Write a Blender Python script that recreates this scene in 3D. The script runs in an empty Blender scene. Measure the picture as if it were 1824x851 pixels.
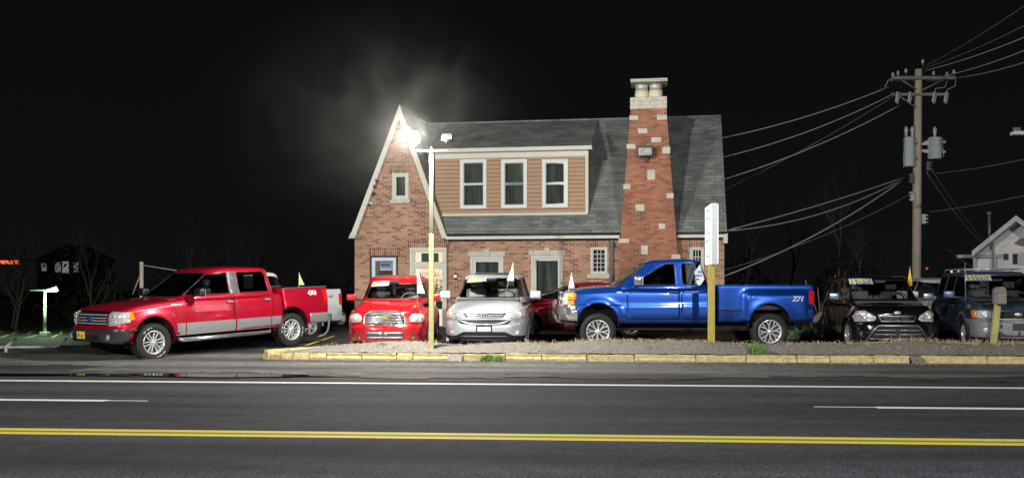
import bpy, bmesh, math, random
from mathutils import Vector, Matrix
from mathutils.bvhtree import BVHTree
random.seed(7)
C = bpy.context.scene.collection
R = math.radians
# ------------------------------------------------------------------ materials
MATS = {}
def nd(nt, t, **kw):
    n = nt.nodes.new(t)
    for k, v in kw.items():
        if hasattr(n, k) and not k[0].isupper(): setattr(n, k, v)
        else: n.inputs[k].default_value = v
    return n
def mat(name, col, rough=.6, metal=0., var=0., vs=4., bump=0., bs=60., coat=0., emit=None, es=1., spec=.5, rv=0., stretch=None):
    if name in MATS: return MATS[name]
    m = bpy.data.materials.new(name); m.use_nodes = True; nt = m.node_tree
    b = nt.nodes['Principled BSDF']; L = nt.links
    b.inputs['Base Color'].default_value = (*col, 1); b.inputs['Roughness'].default_value = rough
    b.inputs['Metallic'].default_value = metal; b.inputs['Specular IOR Level'].default_value = spec
    b.inputs['Coat Weight'].default_value = coat; b.inputs['Coat Roughness'].default_value = .05
    tc = nd(nt, 'ShaderNodeTexCoord'); src = tc.outputs['Object']
    if stretch:
        mp = nd(nt, 'ShaderNodeMapping'); mp.inputs['Scale'].default_value = stretch
        L.new(src, mp.inputs['Vector']); src = mp.outputs[0]
    if var or rv:
        n = nd(nt, 'ShaderNodeTexNoise'); n.inputs['Scale'].default_value = vs; n.inputs['Detail'].default_value = 8; n.inputs['Roughness'].default_value = .65
        L.new(src, n.inputs['Vector'])
        if var:
            r = nd(nt, 'ShaderNodeValToRGB')
            r.color_ramp.elements[0].position = .3; r.color_ramp.elements[1].position = .7
            r.color_ramp.elements[0].color = (*[c * (1 - var) for c in col], 1)
            r.color_ramp.elements[1].color = (*[min(1, c * (1 + var)) for c in col], 1)
            L.new(n.outputs['Fac'], r.inputs[0]); L.new(r.outputs[0], b.inputs['Base Color'])
        if rv:
            mr = nd(nt, 'ShaderNodeMapRange'); mr.inputs['To Min'].default_value = max(0, rough - rv); mr.inputs['To Max'].default_value = rough + rv
            L.new(n.outputs['Fac'], mr.inputs[0]); L.new(mr.outputs[0], b.inputs['Roughness'])
    if bump:
        n2 = nd(nt, 'ShaderNodeTexNoise'); n2.inputs['Scale'].default_value = bs; n2.inputs['Detail'].default_value = 6
        L.new(src, n2.inputs['Vector'])
        bp = nd(nt, 'ShaderNodeBump'); bp.inputs['Strength'].default_value = bump; bp.inputs['Distance'].default_value = .02
        L.new(n2.outputs['Fac'], bp.inputs['Height']); L.new(bp.outputs[0], b.inputs['Normal'])
    if emit:
        b.inputs['Emission Color'].default_value = (*emit, 1); b.inputs['Emission Strength'].default_value = es
    MATS[name] = m
    return m
def worn(name, col, under, thr=.42, sc=3., var=.15, rough=.75, stretch=(1, 1, 1)):
    m = bpy.data.materials.new(name); m.use_nodes = True; nt = m.node_tree; L = nt.links; b = nt.nodes['Principled BSDF']; b.inputs['Roughness'].default_value = rough
    tc = nd(nt, 'ShaderNodeTexCoord'); mp = nd(nt, 'ShaderNodeMapping'); mp.inputs['Scale'].default_value = stretch; L.new(tc.outputs['Object'], mp.inputs[0])
    n = nd(nt, 'ShaderNodeTexNoise'); n.inputs['Scale'].default_value = sc; n.inputs['Detail'].default_value = 12; n.inputs['Roughness'].default_value = .78; L.new(mp.outputs[0], n.inputs['Vector'])
    r = nd(nt, 'ShaderNodeValToRGB'); r.color_ramp.elements[0].position = thr - .02; r.color_ramp.elements[0].color = (0, 0, 0, 1); r.color_ramp.elements[1].position = thr + .02; r.color_ramp.elements[1].color = (1, 1, 1, 1); L.new(n.outputs['Fac'], r.inputs[0])
    n2 = nd(nt, 'ShaderNodeTexNoise'); n2.inputs['Scale'].default_value = sc * 4; n2.inputs['Detail'].default_value = 8; L.new(mp.outputs[0], n2.inputs['Vector'])
    h = nd(nt, 'ShaderNodeMapRange'); h.inputs['From Min'].default_value = .3; h.inputs['From Max'].default_value = .7; h.inputs['To Min'].default_value = 1 - var; h.inputs['To Max'].default_value = 1 + var; L.new(n2.outputs['Fac'], h.inputs[0])
    mx = nd(nt, 'ShaderNodeMix', data_type='RGBA'); L.new(r.outputs[0], mx.inputs['Factor']); mx.inputs['A'].default_value = (*under, 1); mx.inputs['B'].default_value = (*col, 1)
    mm = nd(nt, 'ShaderNodeMix', data_type='RGBA', blend_type='MULTIPLY'); mm.inputs['Factor'].default_value = 1; L.new(mx.outputs['Result'], mm.inputs['A']); L.new(h.outputs[0], mm.inputs['B']); L.new(mm.outputs['Result'], b.inputs['Base Color'])
    bp = nd(nt, 'ShaderNodeBump'); bp.inputs['Strength'].default_value = .4; bp.inputs['Distance'].default_value = .01; L.new(n2.outputs['Fac'], bp.inputs['Height']); L.new(bp.outputs[0], b.inputs['Normal'])
    MATS[name] = m
    return m
def glass(name, tint, rough=.02, refl=1.):
    if name in MATS: return MATS[name]
    m = bpy.data.materials.new(name); m.use_nodes = True; nt = m.node_tree; nt.nodes.clear()
    o = nd(nt, 'ShaderNodeOutputMaterial'); mx = nd(nt, 'ShaderNodeMixShader'); t = nd(nt, 'ShaderNodeBsdfTransparent'); g = nd(nt, 'ShaderNodeBsdfGlossy')
    t.inputs[0].default_value = (*tint, 1); g.inputs['Roughness'].default_value = rough; g.inputs[0].default_value = (refl, refl, refl, 1)
    f = nd(nt, 'ShaderNodeFresnel'); f.inputs[0].default_value = 1.5
    nt.links.new(f.outputs[0], mx.inputs[0]); nt.links.new(t.outputs[0], mx.inputs[1]); nt.links.new(g.outputs[0], mx.inputs[2]); nt.links.new(mx.outputs[0], o.inputs[0])
    MATS[name] = m
    return m
def brickmat(name, c1, c2, mortar, bw=.203, rh=.0677, ms=.008, dark=None, rot=False, rough=.85, bumpd=.012, off=.5, vary=.5):
    m = bpy.data.materials.new(name); m.use_nodes = True; nt = m.node_tree; L = nt.links
    b = nt.nodes['Principled BSDF']; b.inputs['Roughness'].default_value = rough
    tc = nd(nt, 'ShaderNodeTexCoord'); sp = nd(nt, 'ShaderNodeSeparateXYZ'); L.new(tc.outputs['Object'], sp.inputs[0])
    sn = nd(nt, 'ShaderNodeSeparateXYZ'); L.new(tc.outputs['Normal'], sn.inputs[0])
    ab = nd(nt, 'ShaderNodeMath', operation='ABSOLUTE'); L.new(sn.outputs['X'], ab.inputs[0])
    gt = nd(nt, 'ShaderNodeMath', operation='GREATER_THAN'); L.new(ab.outputs[0], gt.inputs[0]); gt.inputs[1].default_value = .75
    mxu = nd(nt, 'ShaderNodeMix', data_type='FLOAT'); L.new(gt.outputs[0], mxu.inputs['Factor']); L.new(sp.outputs['X'], mxu.inputs['A']); L.new(sp.outputs['Y'], mxu.inputs['B'])
    cb = nd(nt, 'ShaderNodeCombineXYZ')
    if rot: L.new(mxu.outputs[0], cb.inputs['Y']); L.new(sp.outputs['Z'], cb.inputs['X'])
    else: L.new(mxu.outputs[0], cb.inputs['X']); L.new(sp.outputs['Z'], cb.inputs['Y'])
    br = nd(nt, 'ShaderNodeTexBrick'); br.offset = off
    br.inputs['Color1'].default_value = (0, 0, 0, 1); br.inputs['Color2'].default_value = (1, 1, 1, 1); br.inputs['Mortar'].default_value = (.5, .5, .5, 1)
    br.inputs['Scale'].default_value = 1; br.inputs['Brick Width'].default_value = bw; br.inputs['Row Height'].default_value = rh
    br.inputs['Mortar Size'].default_value = ms; br.inputs['Mortar Smooth'].default_value = .3; br.inputs['Bias'].default_value = 0
    L.new(cb.outputs[0], br.inputs['Vector'])
    rp = nd(nt, 'ShaderNodeValToRGB'); e = rp.color_ramp.elements
    e[0].color = (*(dark or c1), 1); e[0].position = 0.0; e[1].color = (*c2, 1); e[1].position = 1.
    k = e.new(.18); k.color = (*(dark or c1), 1)
    k = e.new(.3); k.color = (*c1, 1)
    L.new(br.outputs['Color'], rp.inputs[0])
    ns = nd(nt, 'ShaderNodeTexNoise'); ns.inputs['Scale'].default_value = 1.3; ns.inputs['Detail'].default_value = 9; L.new(tc.outputs['Object'], ns.inputs['Vector'])
    hs = nd(nt, 'ShaderNodeMapRange'); hs.inputs['From Min'].default_value = .3; hs.inputs['From Max'].default_value = .7
    hs.inputs['To Min'].default_value = 1 - vary; hs.inputs['To Max'].default_value = 1 + vary * .5; L.new(ns.outputs['Fac'], hs.inputs[0])
    mm = nd(nt, 'ShaderNodeMix', data_type='RGBA', blend_type='MULTIPLY'); mm.inputs['Factor'].default_value = 1
    L.new(rp.outputs[0], mm.inputs['A']); L.new(hs.outputs[0], mm.inputs['B'])
    m2 = nd(nt, 'ShaderNodeMix', data_type='RGBA'); L.new(br.outputs['Fac'], m2.inputs['Factor']); L.new(mm.outputs['Result'], m2.inputs['A']); m2.inputs['B'].default_value = (*mortar, 1)
    L.new(m2.outputs['Result'], b.inputs['Base Color'])
    inv = nd(nt, 'ShaderNodeMath', operation='SUBTRACT'); inv.inputs[0].default_value = 1; L.new(br.outputs['Fac'], inv.inputs[1])
    n3 = nd(nt, 'ShaderNodeTexNoise'); n3.inputs['Scale'].default_value = 70; L.new(tc.outputs['Object'], n3.inputs['Vector'])
    ad = nd(nt, 'ShaderNodeMath', operation='MULTIPLY_ADD'); L.new(n3.outputs['Fac'], ad.inputs[0]); ad.inputs[1].default_value = .5; L.new(inv.outputs[0], ad.inputs[2])
    bp = nd(nt, 'ShaderNodeBump'); bp.inputs['Strength'].default_value = .8; bp.inputs['Distance'].default_value = bumpd
    L.new(ad.outputs[0], bp.inputs['Height']); L.new(bp.outputs[0], b.inputs['Normal'])
    MATS[name] = m
    return m
# ------------------------------------------------------------------ mesh helpers
def NB(): return bmesh.new()
def add(bm, o, mi=None, M=None):
    vm = {}
    for v in o.verts: vm[v] = bm.verts.new(M @ v.co if M else v.co)
    for f in o.faces:
        try:
            g = bm.faces.new([vm[v] for v in f.verts]); g.material_index = f.material_index if mi is None else mi; g.smooth = f.smooth
        except ValueError: pass
def box(bm, x0, x1, y0, y1, z0, z1, bev=0., mi=0, M=None, seg=2):
    t = NB()
    vs = [t.verts.new((x, y, z)) for x in (x0, x1) for y in (y0, y1) for z in (z0, z1)]
    for q in ((0, 1, 3, 2), (4, 6, 7, 5), (0, 4, 5, 1), (2, 3, 7, 6), (0, 2, 6, 4), (1, 5, 7, 3)): t.faces.new([vs[i] for i in q])
    if bev: bmesh.ops.bevel(t, geom=list(t.edges), offset=bev, segments=seg, affect='EDGES', profile=.6)
    add(bm, t, mi, M); t.free()
def tube(bm, pts, r, n=8, mi=0, cap=True, rs=None, smooth=True):
    pts = [Vector(p) for p in pts]; rings = []
    for i, p in enumerate(pts):
        a = pts[max(0, i - 1)]; b = pts[min(len(pts) - 1, i + 1)]; d = (b - a).normalized()
        u = d.cross(Vector((0, 0, 1)))
        if u.length < .05: u = d.cross(Vector((1, 0, 0)))
        u.normalize(); w = d.cross(u); rr = rs[i] if rs else r
        rings.append([bm.verts.new(p + (u * math.cos(k * 2 * math.pi / n) + w * math.sin(k * 2 * math.pi / n)) * rr) for k in range(n)])
    for i in range(len(rings) - 1):
        for k in range(n):
            f = bm.faces.new((rings[i][k], rings[i][(k + 1) % n], rings[i + 1][(k + 1) % n], rings[i + 1][k])); f.smooth = smooth; f.material_index = mi
    if cap:
        for rg in (rings[0], rings[-1]):
            f = bm.faces.new(rg); f.material_index = mi
def lathe(bm, prof, n=32, axis='Y', c=(0, 0, 0), mi=0, close=False, smooth=True):
    rings = []
    for (r, h) in prof:
        rg = []
        for k in range(n):
            a = 2 * math.pi * k / n; p = (r * math.cos(a), h, r * math.sin(a)) if axis == 'Y' else ((r * math.cos(a), r * math.sin(a), h) if axis == 'Z' else (h, r * math.cos(a), r * math.sin(a)))
            rg.append(bm.verts.new(Vector(p) + Vector(c)))
        rings.append(rg)
    for i in range(len(rings) - 1 + (1 if close else 0)):
        a, b = rings[i], rings[(i + 1) % len(rings)]
        for k in range(n):
            f = bm.faces.new((a[k], a[(k + 1) % n], b[(k + 1) % n], b[k])); f.smooth = smooth; f.material_index = mi
    if not close:
        for rg in (rings[0], rings[-1]):
            f = bm.faces.new(rg); f.material_index = mi
def prism(bm, poly, axis, a, b, mi=0, bev=0.):
    def P(p, h): return {'Y': (p[0], h, p[1]), 'X': (h, p[0], p[1]), 'Z': (p[0], p[1], h)}[axis]
    t = NB()
    A = [t.verts.new(P(p, a)) for p in poly]; B = [t.verts.new(P(p, b)) for p in poly]
    t.faces.new(A); t.faces.new(B); n = len(poly)
    for i in range(n): t.faces.new((A[i], A[(i + 1) % n], B[(i + 1) % n], B[i]))
    if bev: bmesh.ops.bevel(t, geom=list(t.edges), offset=bev, segments=2, affect='EDGES')
    add(bm, t, mi); t.free()
def build(name, bm, mats, parent=None, smooth=None, loc=None, norm=True):
    if norm: bmesh.ops.recalc_face_normals(bm, faces=bm.faces)
    if smooth is not None:
        for f in bm.faces: f.smooth = smooth
    me = bpy.data.meshes.new(name); bm.to_mesh(me); bm.free()
    for m in (mats if isinstance(mats, (list, tuple)) else [mats]): me.materials.append(m)
    o = bpy.data.objects.new(name, me); C.objects.link(o)
    if parent: o.parent = parent
    if loc: o.location = loc
    return o
def empty(name, loc=(0, 0, 0), rz=0., M=None):
    o = bpy.data.objects.new(name, None); C.objects.link(o)
    if M: o.matrix_world = M
    else: o.location = loc; o.rotation_euler = (0, 0, rz)
    return o
def tag(o, label, cat, group=None):
    o['label'] = label; o['category'] = cat
    if group: o['group'] = group
    return o
def struct(o): o['kind'] = 'structure'; return o
def stuff(o, label, cat): o['kind'] = 'stuff'; o['label'] = label; o['category'] = cat; return o
def copy_tree(o, parent=None):
    c = o.copy(); C.objects.link(c); c.parent = parent
    for ch in o.children: copy_tree(ch, c)
    return c
# ------------------------------------------------------------------ camera frame
YAW = R(4); FP = 1700.; HY = 503.; CAM = Vector((0, 0, 1.55))
Fv = Vector((-math.sin(YAW), math.cos(YAW), 0)); Rv = Vector((math.cos(YAW), math.sin(YAW), 0))
def W(lat, d, z=0.): return Fv * d + Rv * lat + Vector((0, 0, z))
def WP(px, d, z=0.): return W((px - 912) / FP * d, d, z)
def WPY(px, py, d): return W((px - 912) / FP * d, d, 1.55 + (HY - py) / FP * d)
def ray(M, px, py, ax, val):
    Mi = M.inverted(); o = Mi @ CAM; dd = Mi.to_3x3() @ (Fv + Rv * ((px - 912) / FP) + Vector((0, 0, (HY - py) / FP)))
    return o + dd * ((val - o[ax]) / dd[ax])
def sst(a, b, x):
    t = min(1, max(0, (x - a) / (b - a))); return t * t * (3 - 2 * t)
def ground(x, y):
    lat = x * Rv.x + y * Rv.y; d = x * Fv.x + y * Fv.y
    z = -.02
    z += -.06 * sst(15.2, 18.5, y)                                    # gutter
    z += sst(19.6, 22, y) * (.13 - .09 * (1 - sst(-6.5, -3, lat)))      # lot
    z += .15 * sst(23.5, 30, d) * sst(-9, -4, lat)
    z += -3.3 * sst(21.5, 58, d) * (1 - sst(-12, -10.3, lat)) * (1 if y > 20 else 0)
    z += -2.2 * sst(36, 75, d) * sst(-12, -10.3, lat)
    z += .25 * sst(4.0, 2.5, y) if False else 0
    if y < 3.6: z += .15
    return z
# ------------------------------------------------------------------ cutting
def cut(bm, poly, axis, filt=None):
    """slice bm along a convex 2-D polygon; returns the faces inside it"""
    ia, ib = {'Y': (0, 2), 'X': (1, 2), 'Z': (0, 1)}[axis]
    n = len(poly); ar = sum(poly[i][0] * poly[(i + 1) % n][1] - poly[(i + 1) % n][0] * poly[i][1] for i in range(n))
    if ar < 0: poly = poly[::-1]
    a0 = min(p[0] for p in poly); a1 = max(p[0] for p in poly); b0 = min(p[1] for p in poly); b1 = max(p[1] for p in poly)
    def cand():
        r = []
        for f in bm.faces:
            if filt and not filt(f): continue
            A = [v.co[ia] for v in f.verts]; B = [v.co[ib] for v in f.verts]
            if max(A) < a0 or min(A) > a1 or max(B) < b0 or min(B) > b1: continue
            r.append(f)
        return r
    bm.normal_update()
    for i in range(n):
        p, q = poly[i], poly[(i + 1) % n]
        nx, ny = q[1] - p[1], -(q[0] - p[0]); l = math.hypot(nx, ny)
        if l < 1e-6: continue
        co = Vector((0, 0, 0)); no = Vector((0, 0, 0)); co[ia], co[ib] = p; no[ia], no[ib] = nx / l, ny / l
        fs = cand()
        if not fs: return []
        g = set(fs)
        for f in fs: g.update(f.edges); g.update(f.verts)
        bmesh.ops.bisect_plane(bm, geom=list(g), dist=1e-5, plane_co=co, plane_no=no)
    bm.normal_update(); out = []
    for f in cand():
        c = f.calc_center_median(); a, b = c[ia], c[ib]; ok = True
        for i in range(n):
            p, q = poly[i], poly[(i + 1) % n]
            if (q[0] - p[0]) * (b - p[1]) - (q[1] - p[1]) * (a - p[0]) < -1e-6: ok = False; break
        if ok: out.append(f)
    return out
def take(bm, faces):
    o = NB(); vm = {}
    for f in faces:
        for v in f.verts:
            if v not in vm: w = o.verts.new(v.co); w.normal = v.normal; vm[v] = w
    nr = {}
    for f in faces:
        g = o.faces.new([vm[v] for v in f.verts]); g.smooth = f.smooth; g.material_index = f.material_index
    for v, w in vm.items(): nr[w] = v.normal.copy()
    o.verts.index_update(); o.faces.ensure_lookup_table()
    o_n = {w.index: nr[w] for w in nr}
    if faces: bmesh.ops.delete(bm, geom=faces, context='FACES')
    return o, o_n
def thick(p, th, mi_side=None, mi_in=None, lift=0.):
    """give an open patch thickness: outer skin moved out by `lift`, sheet `th` deep below it"""
    bm, nr = p; bm.verts.index_update()
    vs = list(bm.verts); fs = list(bm.faces); es = [e for e in bm.edges if len(e.link_faces) == 1]
    inn = {}
    for v in vs: inn[v] = bm.verts.new(v.co + nr[v.index] * (lift - th))
    bd = []
    for e in es:
        f = e.link_faces[0]; a, b = e.verts
        for l in f.loops:
            if l.edge == e: a, b = l.vert, l.link_loop_next.vert
        bd.append((a, b))
    for a, b in bd:
        try:
            g = bm.faces.new((b, a, inn[a], inn[b])); g.smooth = False
            if mi_side is not None: g.material_index = mi_side
        except ValueError: pass
    if mi_in is not None:
        for f in fs:
            try: g = bm.faces.new([inn[v] for v in reversed(f.verts)]); g.material_index = mi_in; g.smooth = True
            except ValueError: pass
    for v in vs: v.co = v.co + nr[v.index] * lift
    return bm
def pchip(pts):
    pts = sorted(pts); xs = [p[0] for p in pts]; ys = [p[1] for p in pts]; n = len(xs)
    if n == 1: return lambda x: ys[0]
    h = [xs[i + 1] - xs[i] for i in range(n - 1)]; dl = [(ys[i + 1] - ys[i]) / h[i] for i in range(n - 1)]
    m = [dl[0]] + [0 if dl[i - 1] * dl[i] <= 0 else 2 * dl[i - 1] * dl[i] / (dl[i - 1] + dl[i]) for i in range(1, n - 1)] + [dl[-1]]
    def f(x):
        if x <= xs[0]: return ys[0]
        if x >= xs[-1]: return ys[-1]
        i = 0
        while x > xs[i + 1]: i += 1
        t = (x - xs[i]) / h[i]
        return (ys[i] * (1 + 2 * t) * (1 - t) ** 2 + m[i] * h[i] * t * (1 - t) ** 2 + ys[i + 1] * t * t * (3 - 2 * t) + m[i + 1] * h[i] * t * t * (t - 1))
    return f
def circ(cx, cz, r, n=20, a0=0, a1=360):
    return [(cx + r * math.cos(R(a0 + (a1 - a0) * k / n)), cz + r * math.sin(R(a0 + (a1 - a0) * k / n))) for k in range(n)]
def rnd(poly, r, n=3):
    """round the corners of a convex polygon"""
    out = []; m = len(poly)
    for i in range(m):
        p0, p, p1 = Vector(poly[i - 1]), Vector(poly[i]), Vector(poly[(i + 1) % m])
        a = (p0 - p); b = (p1 - p); ra = min(r, a.length * .45); rb = min(r, b.length * .45); A = p + a.normalized() * ra; B = p + b.normalized() * rb
        for k in range(n + 1):
            t = k / n; q = A * (1 - t) ** 2 + p * 2 * t * (1 - t) + B * t * t; out.append((q.x, q.y))
    return out
def shrink(poly, d):
    cx = sum(p[0] for p in poly) / len(poly); cy = sum(p[1] for p in poly) / len(poly)
    w = max(p[0] for p in poly) - min(p[0] for p in poly); h = max(p[1] for p in poly) - min(p[1] for p in poly)
    return [(cx + (p[0] - cx) * (1 - 2 * d / w), cy + (p[1] - cy) * (1 - 2 * d / h)) for p in poly]
def text_bm(s, size, shear=0., bold=0.):
    cu = bpy.data.curves.new('t', 'FONT'); cu.body = s; cu.size = size; cu.align_x = 'CENTER'; cu.align_y = 'CENTER'; cu.shear = shear; cu.offset = bold; cu.resolution_u = 3
    o = bpy.data.objects.new('t', cu); C.objects.link(o); dg = bpy.context.evaluated_depsgraph_get(); dg.update()
    me = bpy.data.meshes.new_from_object(o.evaluated_get(dg)); bm = NB(); bm.from_mesh(me)
    bpy.data.objects.remove(o); bpy.data.curves.remove(cu); bpy.data.meshes.remove(me)
    bmesh.ops.triangulate(bm, faces=bm.faces)
    return bm
def project_text(s, size, bvh, axis, sgn, u0, v0, mirror=1, lift=.004, shear=0., bold=0., slant=0.):
    """wrap text onto a surface; axis X: (u,v)=(y,z), axis Y: (u,v)=(x,z)"""
    bm = text_bm(s, size, shear, bold)
    for v in bm.verts:
        u = u0 + v.co.x * mirror; w = v0 + v.co.y + slant * v.co.x
        o = Vector((sgn * 9, u, w)) if axis == 'X' else Vector((u, sgn * 9, w))
        d = Vector((-sgn, 0, 0)) if axis == 'X' else Vector((0, -sgn, 0))
        h = bvh.ray_cast(o, d)
        if h[0] is None: h = (bvh.find_nearest(o - o.project(d) )[0], None)
        v.co = h[0] - d * lift
    return bm
LAMP_FLOOD = 2600; LAMP_ST = 24000; EXPO = 0.0; HAZE = 0; MIST = .0058
# ------------------------------------------------------------------ vehicle materials
def paint(name, col, metal=.35, rough=.32): return mat(name, col, rough, metal, coat=1., var=.06, vs=2.)
TYRE = mat('tyre rubber', (.012, .012, .012), .75, bump=.3, bs=90)
CHROME = mat('chrome', (.74, .75, .77), .22, .55)
MIRC = mat('mirror chrome', (.8, .8, .82), .14, .92)
ALLOY = mat('alloy', (.62, .63, .65), .3, .45)
BLACKP = mat('black plastic', (.012, .012, .013), .45)
DARK = mat('dark void', (.004, .004, .004), .9)
GREYP = mat('grey plastic', (.09, .09, .1), .5)
SILV = mat('silver lower paint', (.42, .43, .45), .35, .6, coat=.6)
LAMPW = mat('headlamp glass', (.62, .63, .62), .15, .3, coat=1., var=.55, vs=20)
LAMPR = mat('red lamp', (.55, .008, .01), .12, coat=1., var=.35, vs=25, emit=(1, .02, .02), es=.12)
LAMPO = mat('amber lamp', (.85, .25, .01), .12, coat=1., var=.2, vs=25)
TRIM = mat('cabin trim', (.03, .03, .03), .8)
SEAT = mat('grey seat cloth', (.42, .42, .40), .9, var=.2)
SEATD = mat('dark seat cloth', (.11, .11, .12), .85, var=.2)
STICK = mat('price sticker white', (.55, .57, .62), .5)
STICKB = mat('price sticker blue', (.02, .06, .5), .5)
YEL = mat('price yellow', (.85, .72, .02), .5)
GL = glass('window glass', (.80, .86, .83)); GLD = glass('tinted glass', (.10, .10, .10), .03, .75); GLM = glass('smoked glass', (.42, .45, .44))
UNDER = mat('underbody', (.01, .01, .01), .8)

def lower_mesh(s):
    W_ = s['W']; n = s.get('nexp', 3.6); T = pchip(s['T']); B = pchip(s['B']); S = pchip(s['S']); P = pchip(s.get('P', [(0, 1)]))
    xf, xr, nf, nr_ = s['xf'], s['xr'], s.get('nf', .6), s.get('nr', .45); rt0 = s.get('rt', .12); rb0 = s.get('rb', .06); crown = s.get('crown', .04)
    Ps = [.04, .15, .28, .42, .55, .66, .75, .82, .88, .925, .955, .98, .993]
    st = []
    for p in Ps: st.append((xr + nr_ - nr_ * (1 - p ** n) ** (1 / n), p))
    m = int((xf - nf - xr - nr_) / .07)
    for i in range(m + 1): st.append((xr + nr_ + (xf - nf - xr - nr_) * i / m, 1))
    for p in reversed(Ps): st.append((xf - nf + nf * (1 - p ** n) ** (1 / n), p))
    wf = pchip(s['WF']) if 'WF' in s else None; wr = pchip(s['WR']) if 'WR' in s else None
    bm = NB(); rings = []; K = 16
    for x, p in st:
        w = W_ * p * P(x); t = T(x); b = B(x); rt = min(rt0, .45 * (t - b), .9 * w * S(t)); rb = min(rb0, .3 * (t - b), .8 * w)
        pts = []; wt = w * S(t)
        for j in range(9):
            y = (wt - rt) * j / 8; pts.append((y, t - crown * (y / W_) ** 2))
        te = t - crown * ((wt - rt) / W_) ** 2
        for j in range(1, 6):
            a = j / 6 * math.pi / 2; pts.append((wt - rt + rt * math.sin(a), te - rt + rt * math.cos(a)))
        for j in range(K + 1):
            z = te - rt + (b + rb - te + rt) * j / K; y = w * S(z)
            for (fx_, fz, fr, fa) in s.get('flares', []):
                dd = math.hypot(x - fx_, z - fz); 
                if z > fz - .35: y += fa * math.exp(-((dd - fr) / .085) ** 2) * (1 if p > .9 else 0)
            for fn in s.get('bulge', []): y += fn(x, z) * (1 if p > .6 else 0)
            pts.append((y, z))
        ws = w * S(b)
        for j in range(1, 4):
            a = j / 3 * math.pi / 2; pts.append((w * S(b + rb) - rb + rb * math.cos(a), b + rb - rb * math.sin(a)))
        yb = pts[-1][0]
        for j in range(1, 4): pts.append((yb * (1 - j / 3), b))
        ring = []
        for side in (1, -1):
            rg = []
            for k, (y, z) in enumerate(pts):
                xx = x
                if wf: xx += wf(z) * sst(xf - .7, xf - .05, x)
                if wr: xx += wr(z) * (1 - sst(xr + .05, xr + .6, x))
                if side == -1 and k in (0, len(pts) - 1): rg.append(ring[0][k])
                else: rg.append(bm.verts.new((xx, y * side, z)))
            ring.append(rg)
        rings.append(ring)
    for i in range(len(rings) - 1):
        for sd in (0, 1):
            a, b = rings[i][sd], rings[i + 1][sd]
            for k in range(len(a) - 1):
                q = [a[k], a[k + 1], b[k + 1], b[k]]
                if sd: q.reverse()
                try: bm.faces.new(q).smooth = True
                except ValueError: pass
    for r, fl in ((rings[0], 0), (rings[-1], 1)):
        q = r[0] + r[1][-2:0:-1]
        if fl: q = q[::-1]
        try: bm.faces.new(q)
        except ValueError: pass
    bmesh.ops.recalc_face_normals(bm, faces=bm.faces)
    if bm.calc_volume(signed=True) < 0: bmesh.ops.reverse_faces(bm, faces=bm.faces)
    bm.normal_update()
    return bm

def green_mesh(g):
    """cabin above the beltline"""
    belt = pchip(g['belt']); roof = pchip(g['roof']); n = g.get('n', 7); ri = g.get('ri', .09); bow = g.get('bow', .10); cr = g.get('crown', .035)
    vs = [-.1, 0, .1, .22, .34, .46, .58, .7, .8, .87, .92, .955, .98, .995]; NA = 25
    bm = NB(); rings = []; h = 0
    def pt(a, xf, xr, w, bw):
        c_, s_ = math.cos(a), math.sin(a); c = (xf + xr) / 2; A = (xf - xr) / 2
        x = c + A * math.copysign(abs(c_) ** (2 / n), c_); y = w * abs(s_) ** (2 / n)
        if c_ > 0: x -= bw * (y / w) ** 2 * (c_ > 0) * min(1, abs(c_) ** (2 / n) * 1.0)
        else: x += bw * .5 * (y / w) ** 2 * min(1, abs(c_) ** (2 / n))
        return x, y
    angs = []
    for k in range(NA + 1):
        t = k / NA; a = math.pi * t; angs.append(a - .16 * math.sin(4 * a))
    specs = []
    for v in vs:
        e = 0
        if v > .87: q = (v - .87) / .13; e = ri * (1 - math.sqrt(max(0, 1 - q * q)))
        specs.append((v, 1, e))
    for k in (.93, .85, .75, .62, .48, .34, .2, .08): specs.append((1, k, ri))
    for v, k, e in specs:
        xf = g['xwb'] + (g['xwt'] - g['xwb']) * v - e * .8; xr = g['xrb'] + (g['xrt'] - g['xrb']) * v + e * .8
        w = g['wb'] + (g['wt'] - g['wb']) * v - e
        rg = []; c = (xf + xr) / 2
        for sd in (1, -1):
            hh = []
            for i, a in enumerate(angs):
                x, y = pt(a, xf, xr, w, bow)
                x = c + (x - c) * k; y *= k
                z = belt(x) + v * (roof(x) - belt(x)) + (cr * (1 - k * k) if k < 1 else 0)
                if sd == -1 and i in (0, NA): hh.append(rg[0][i])
                else: hh.append(bm.verts.new((x, y * sd, z)))
            rg.append(hh)
        rings.append(rg)
    for i in range(len(rings) - 1):
        for sd in (0, 1):
            a, b = rings[i][sd], rings[i + 1][sd]
            for k in range(len(a) - 1):
                q = [a[k], a[k + 1], b[k + 1], b[k]]
                if sd: q.reverse()
                bm.faces.new(q).smooth = True
    q = rings[-1][0] + rings[-1][1][-2:0:-1]; bm.faces.new(q)
    bmesh.ops.recalc_face_normals(bm, faces=bm.faces)
    if sum(f.normal.z for f in bm.faces) < 0: bmesh.ops.reverse_faces(bm, faces=bm.faces)
    bm.normal_update()
    return bm

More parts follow.
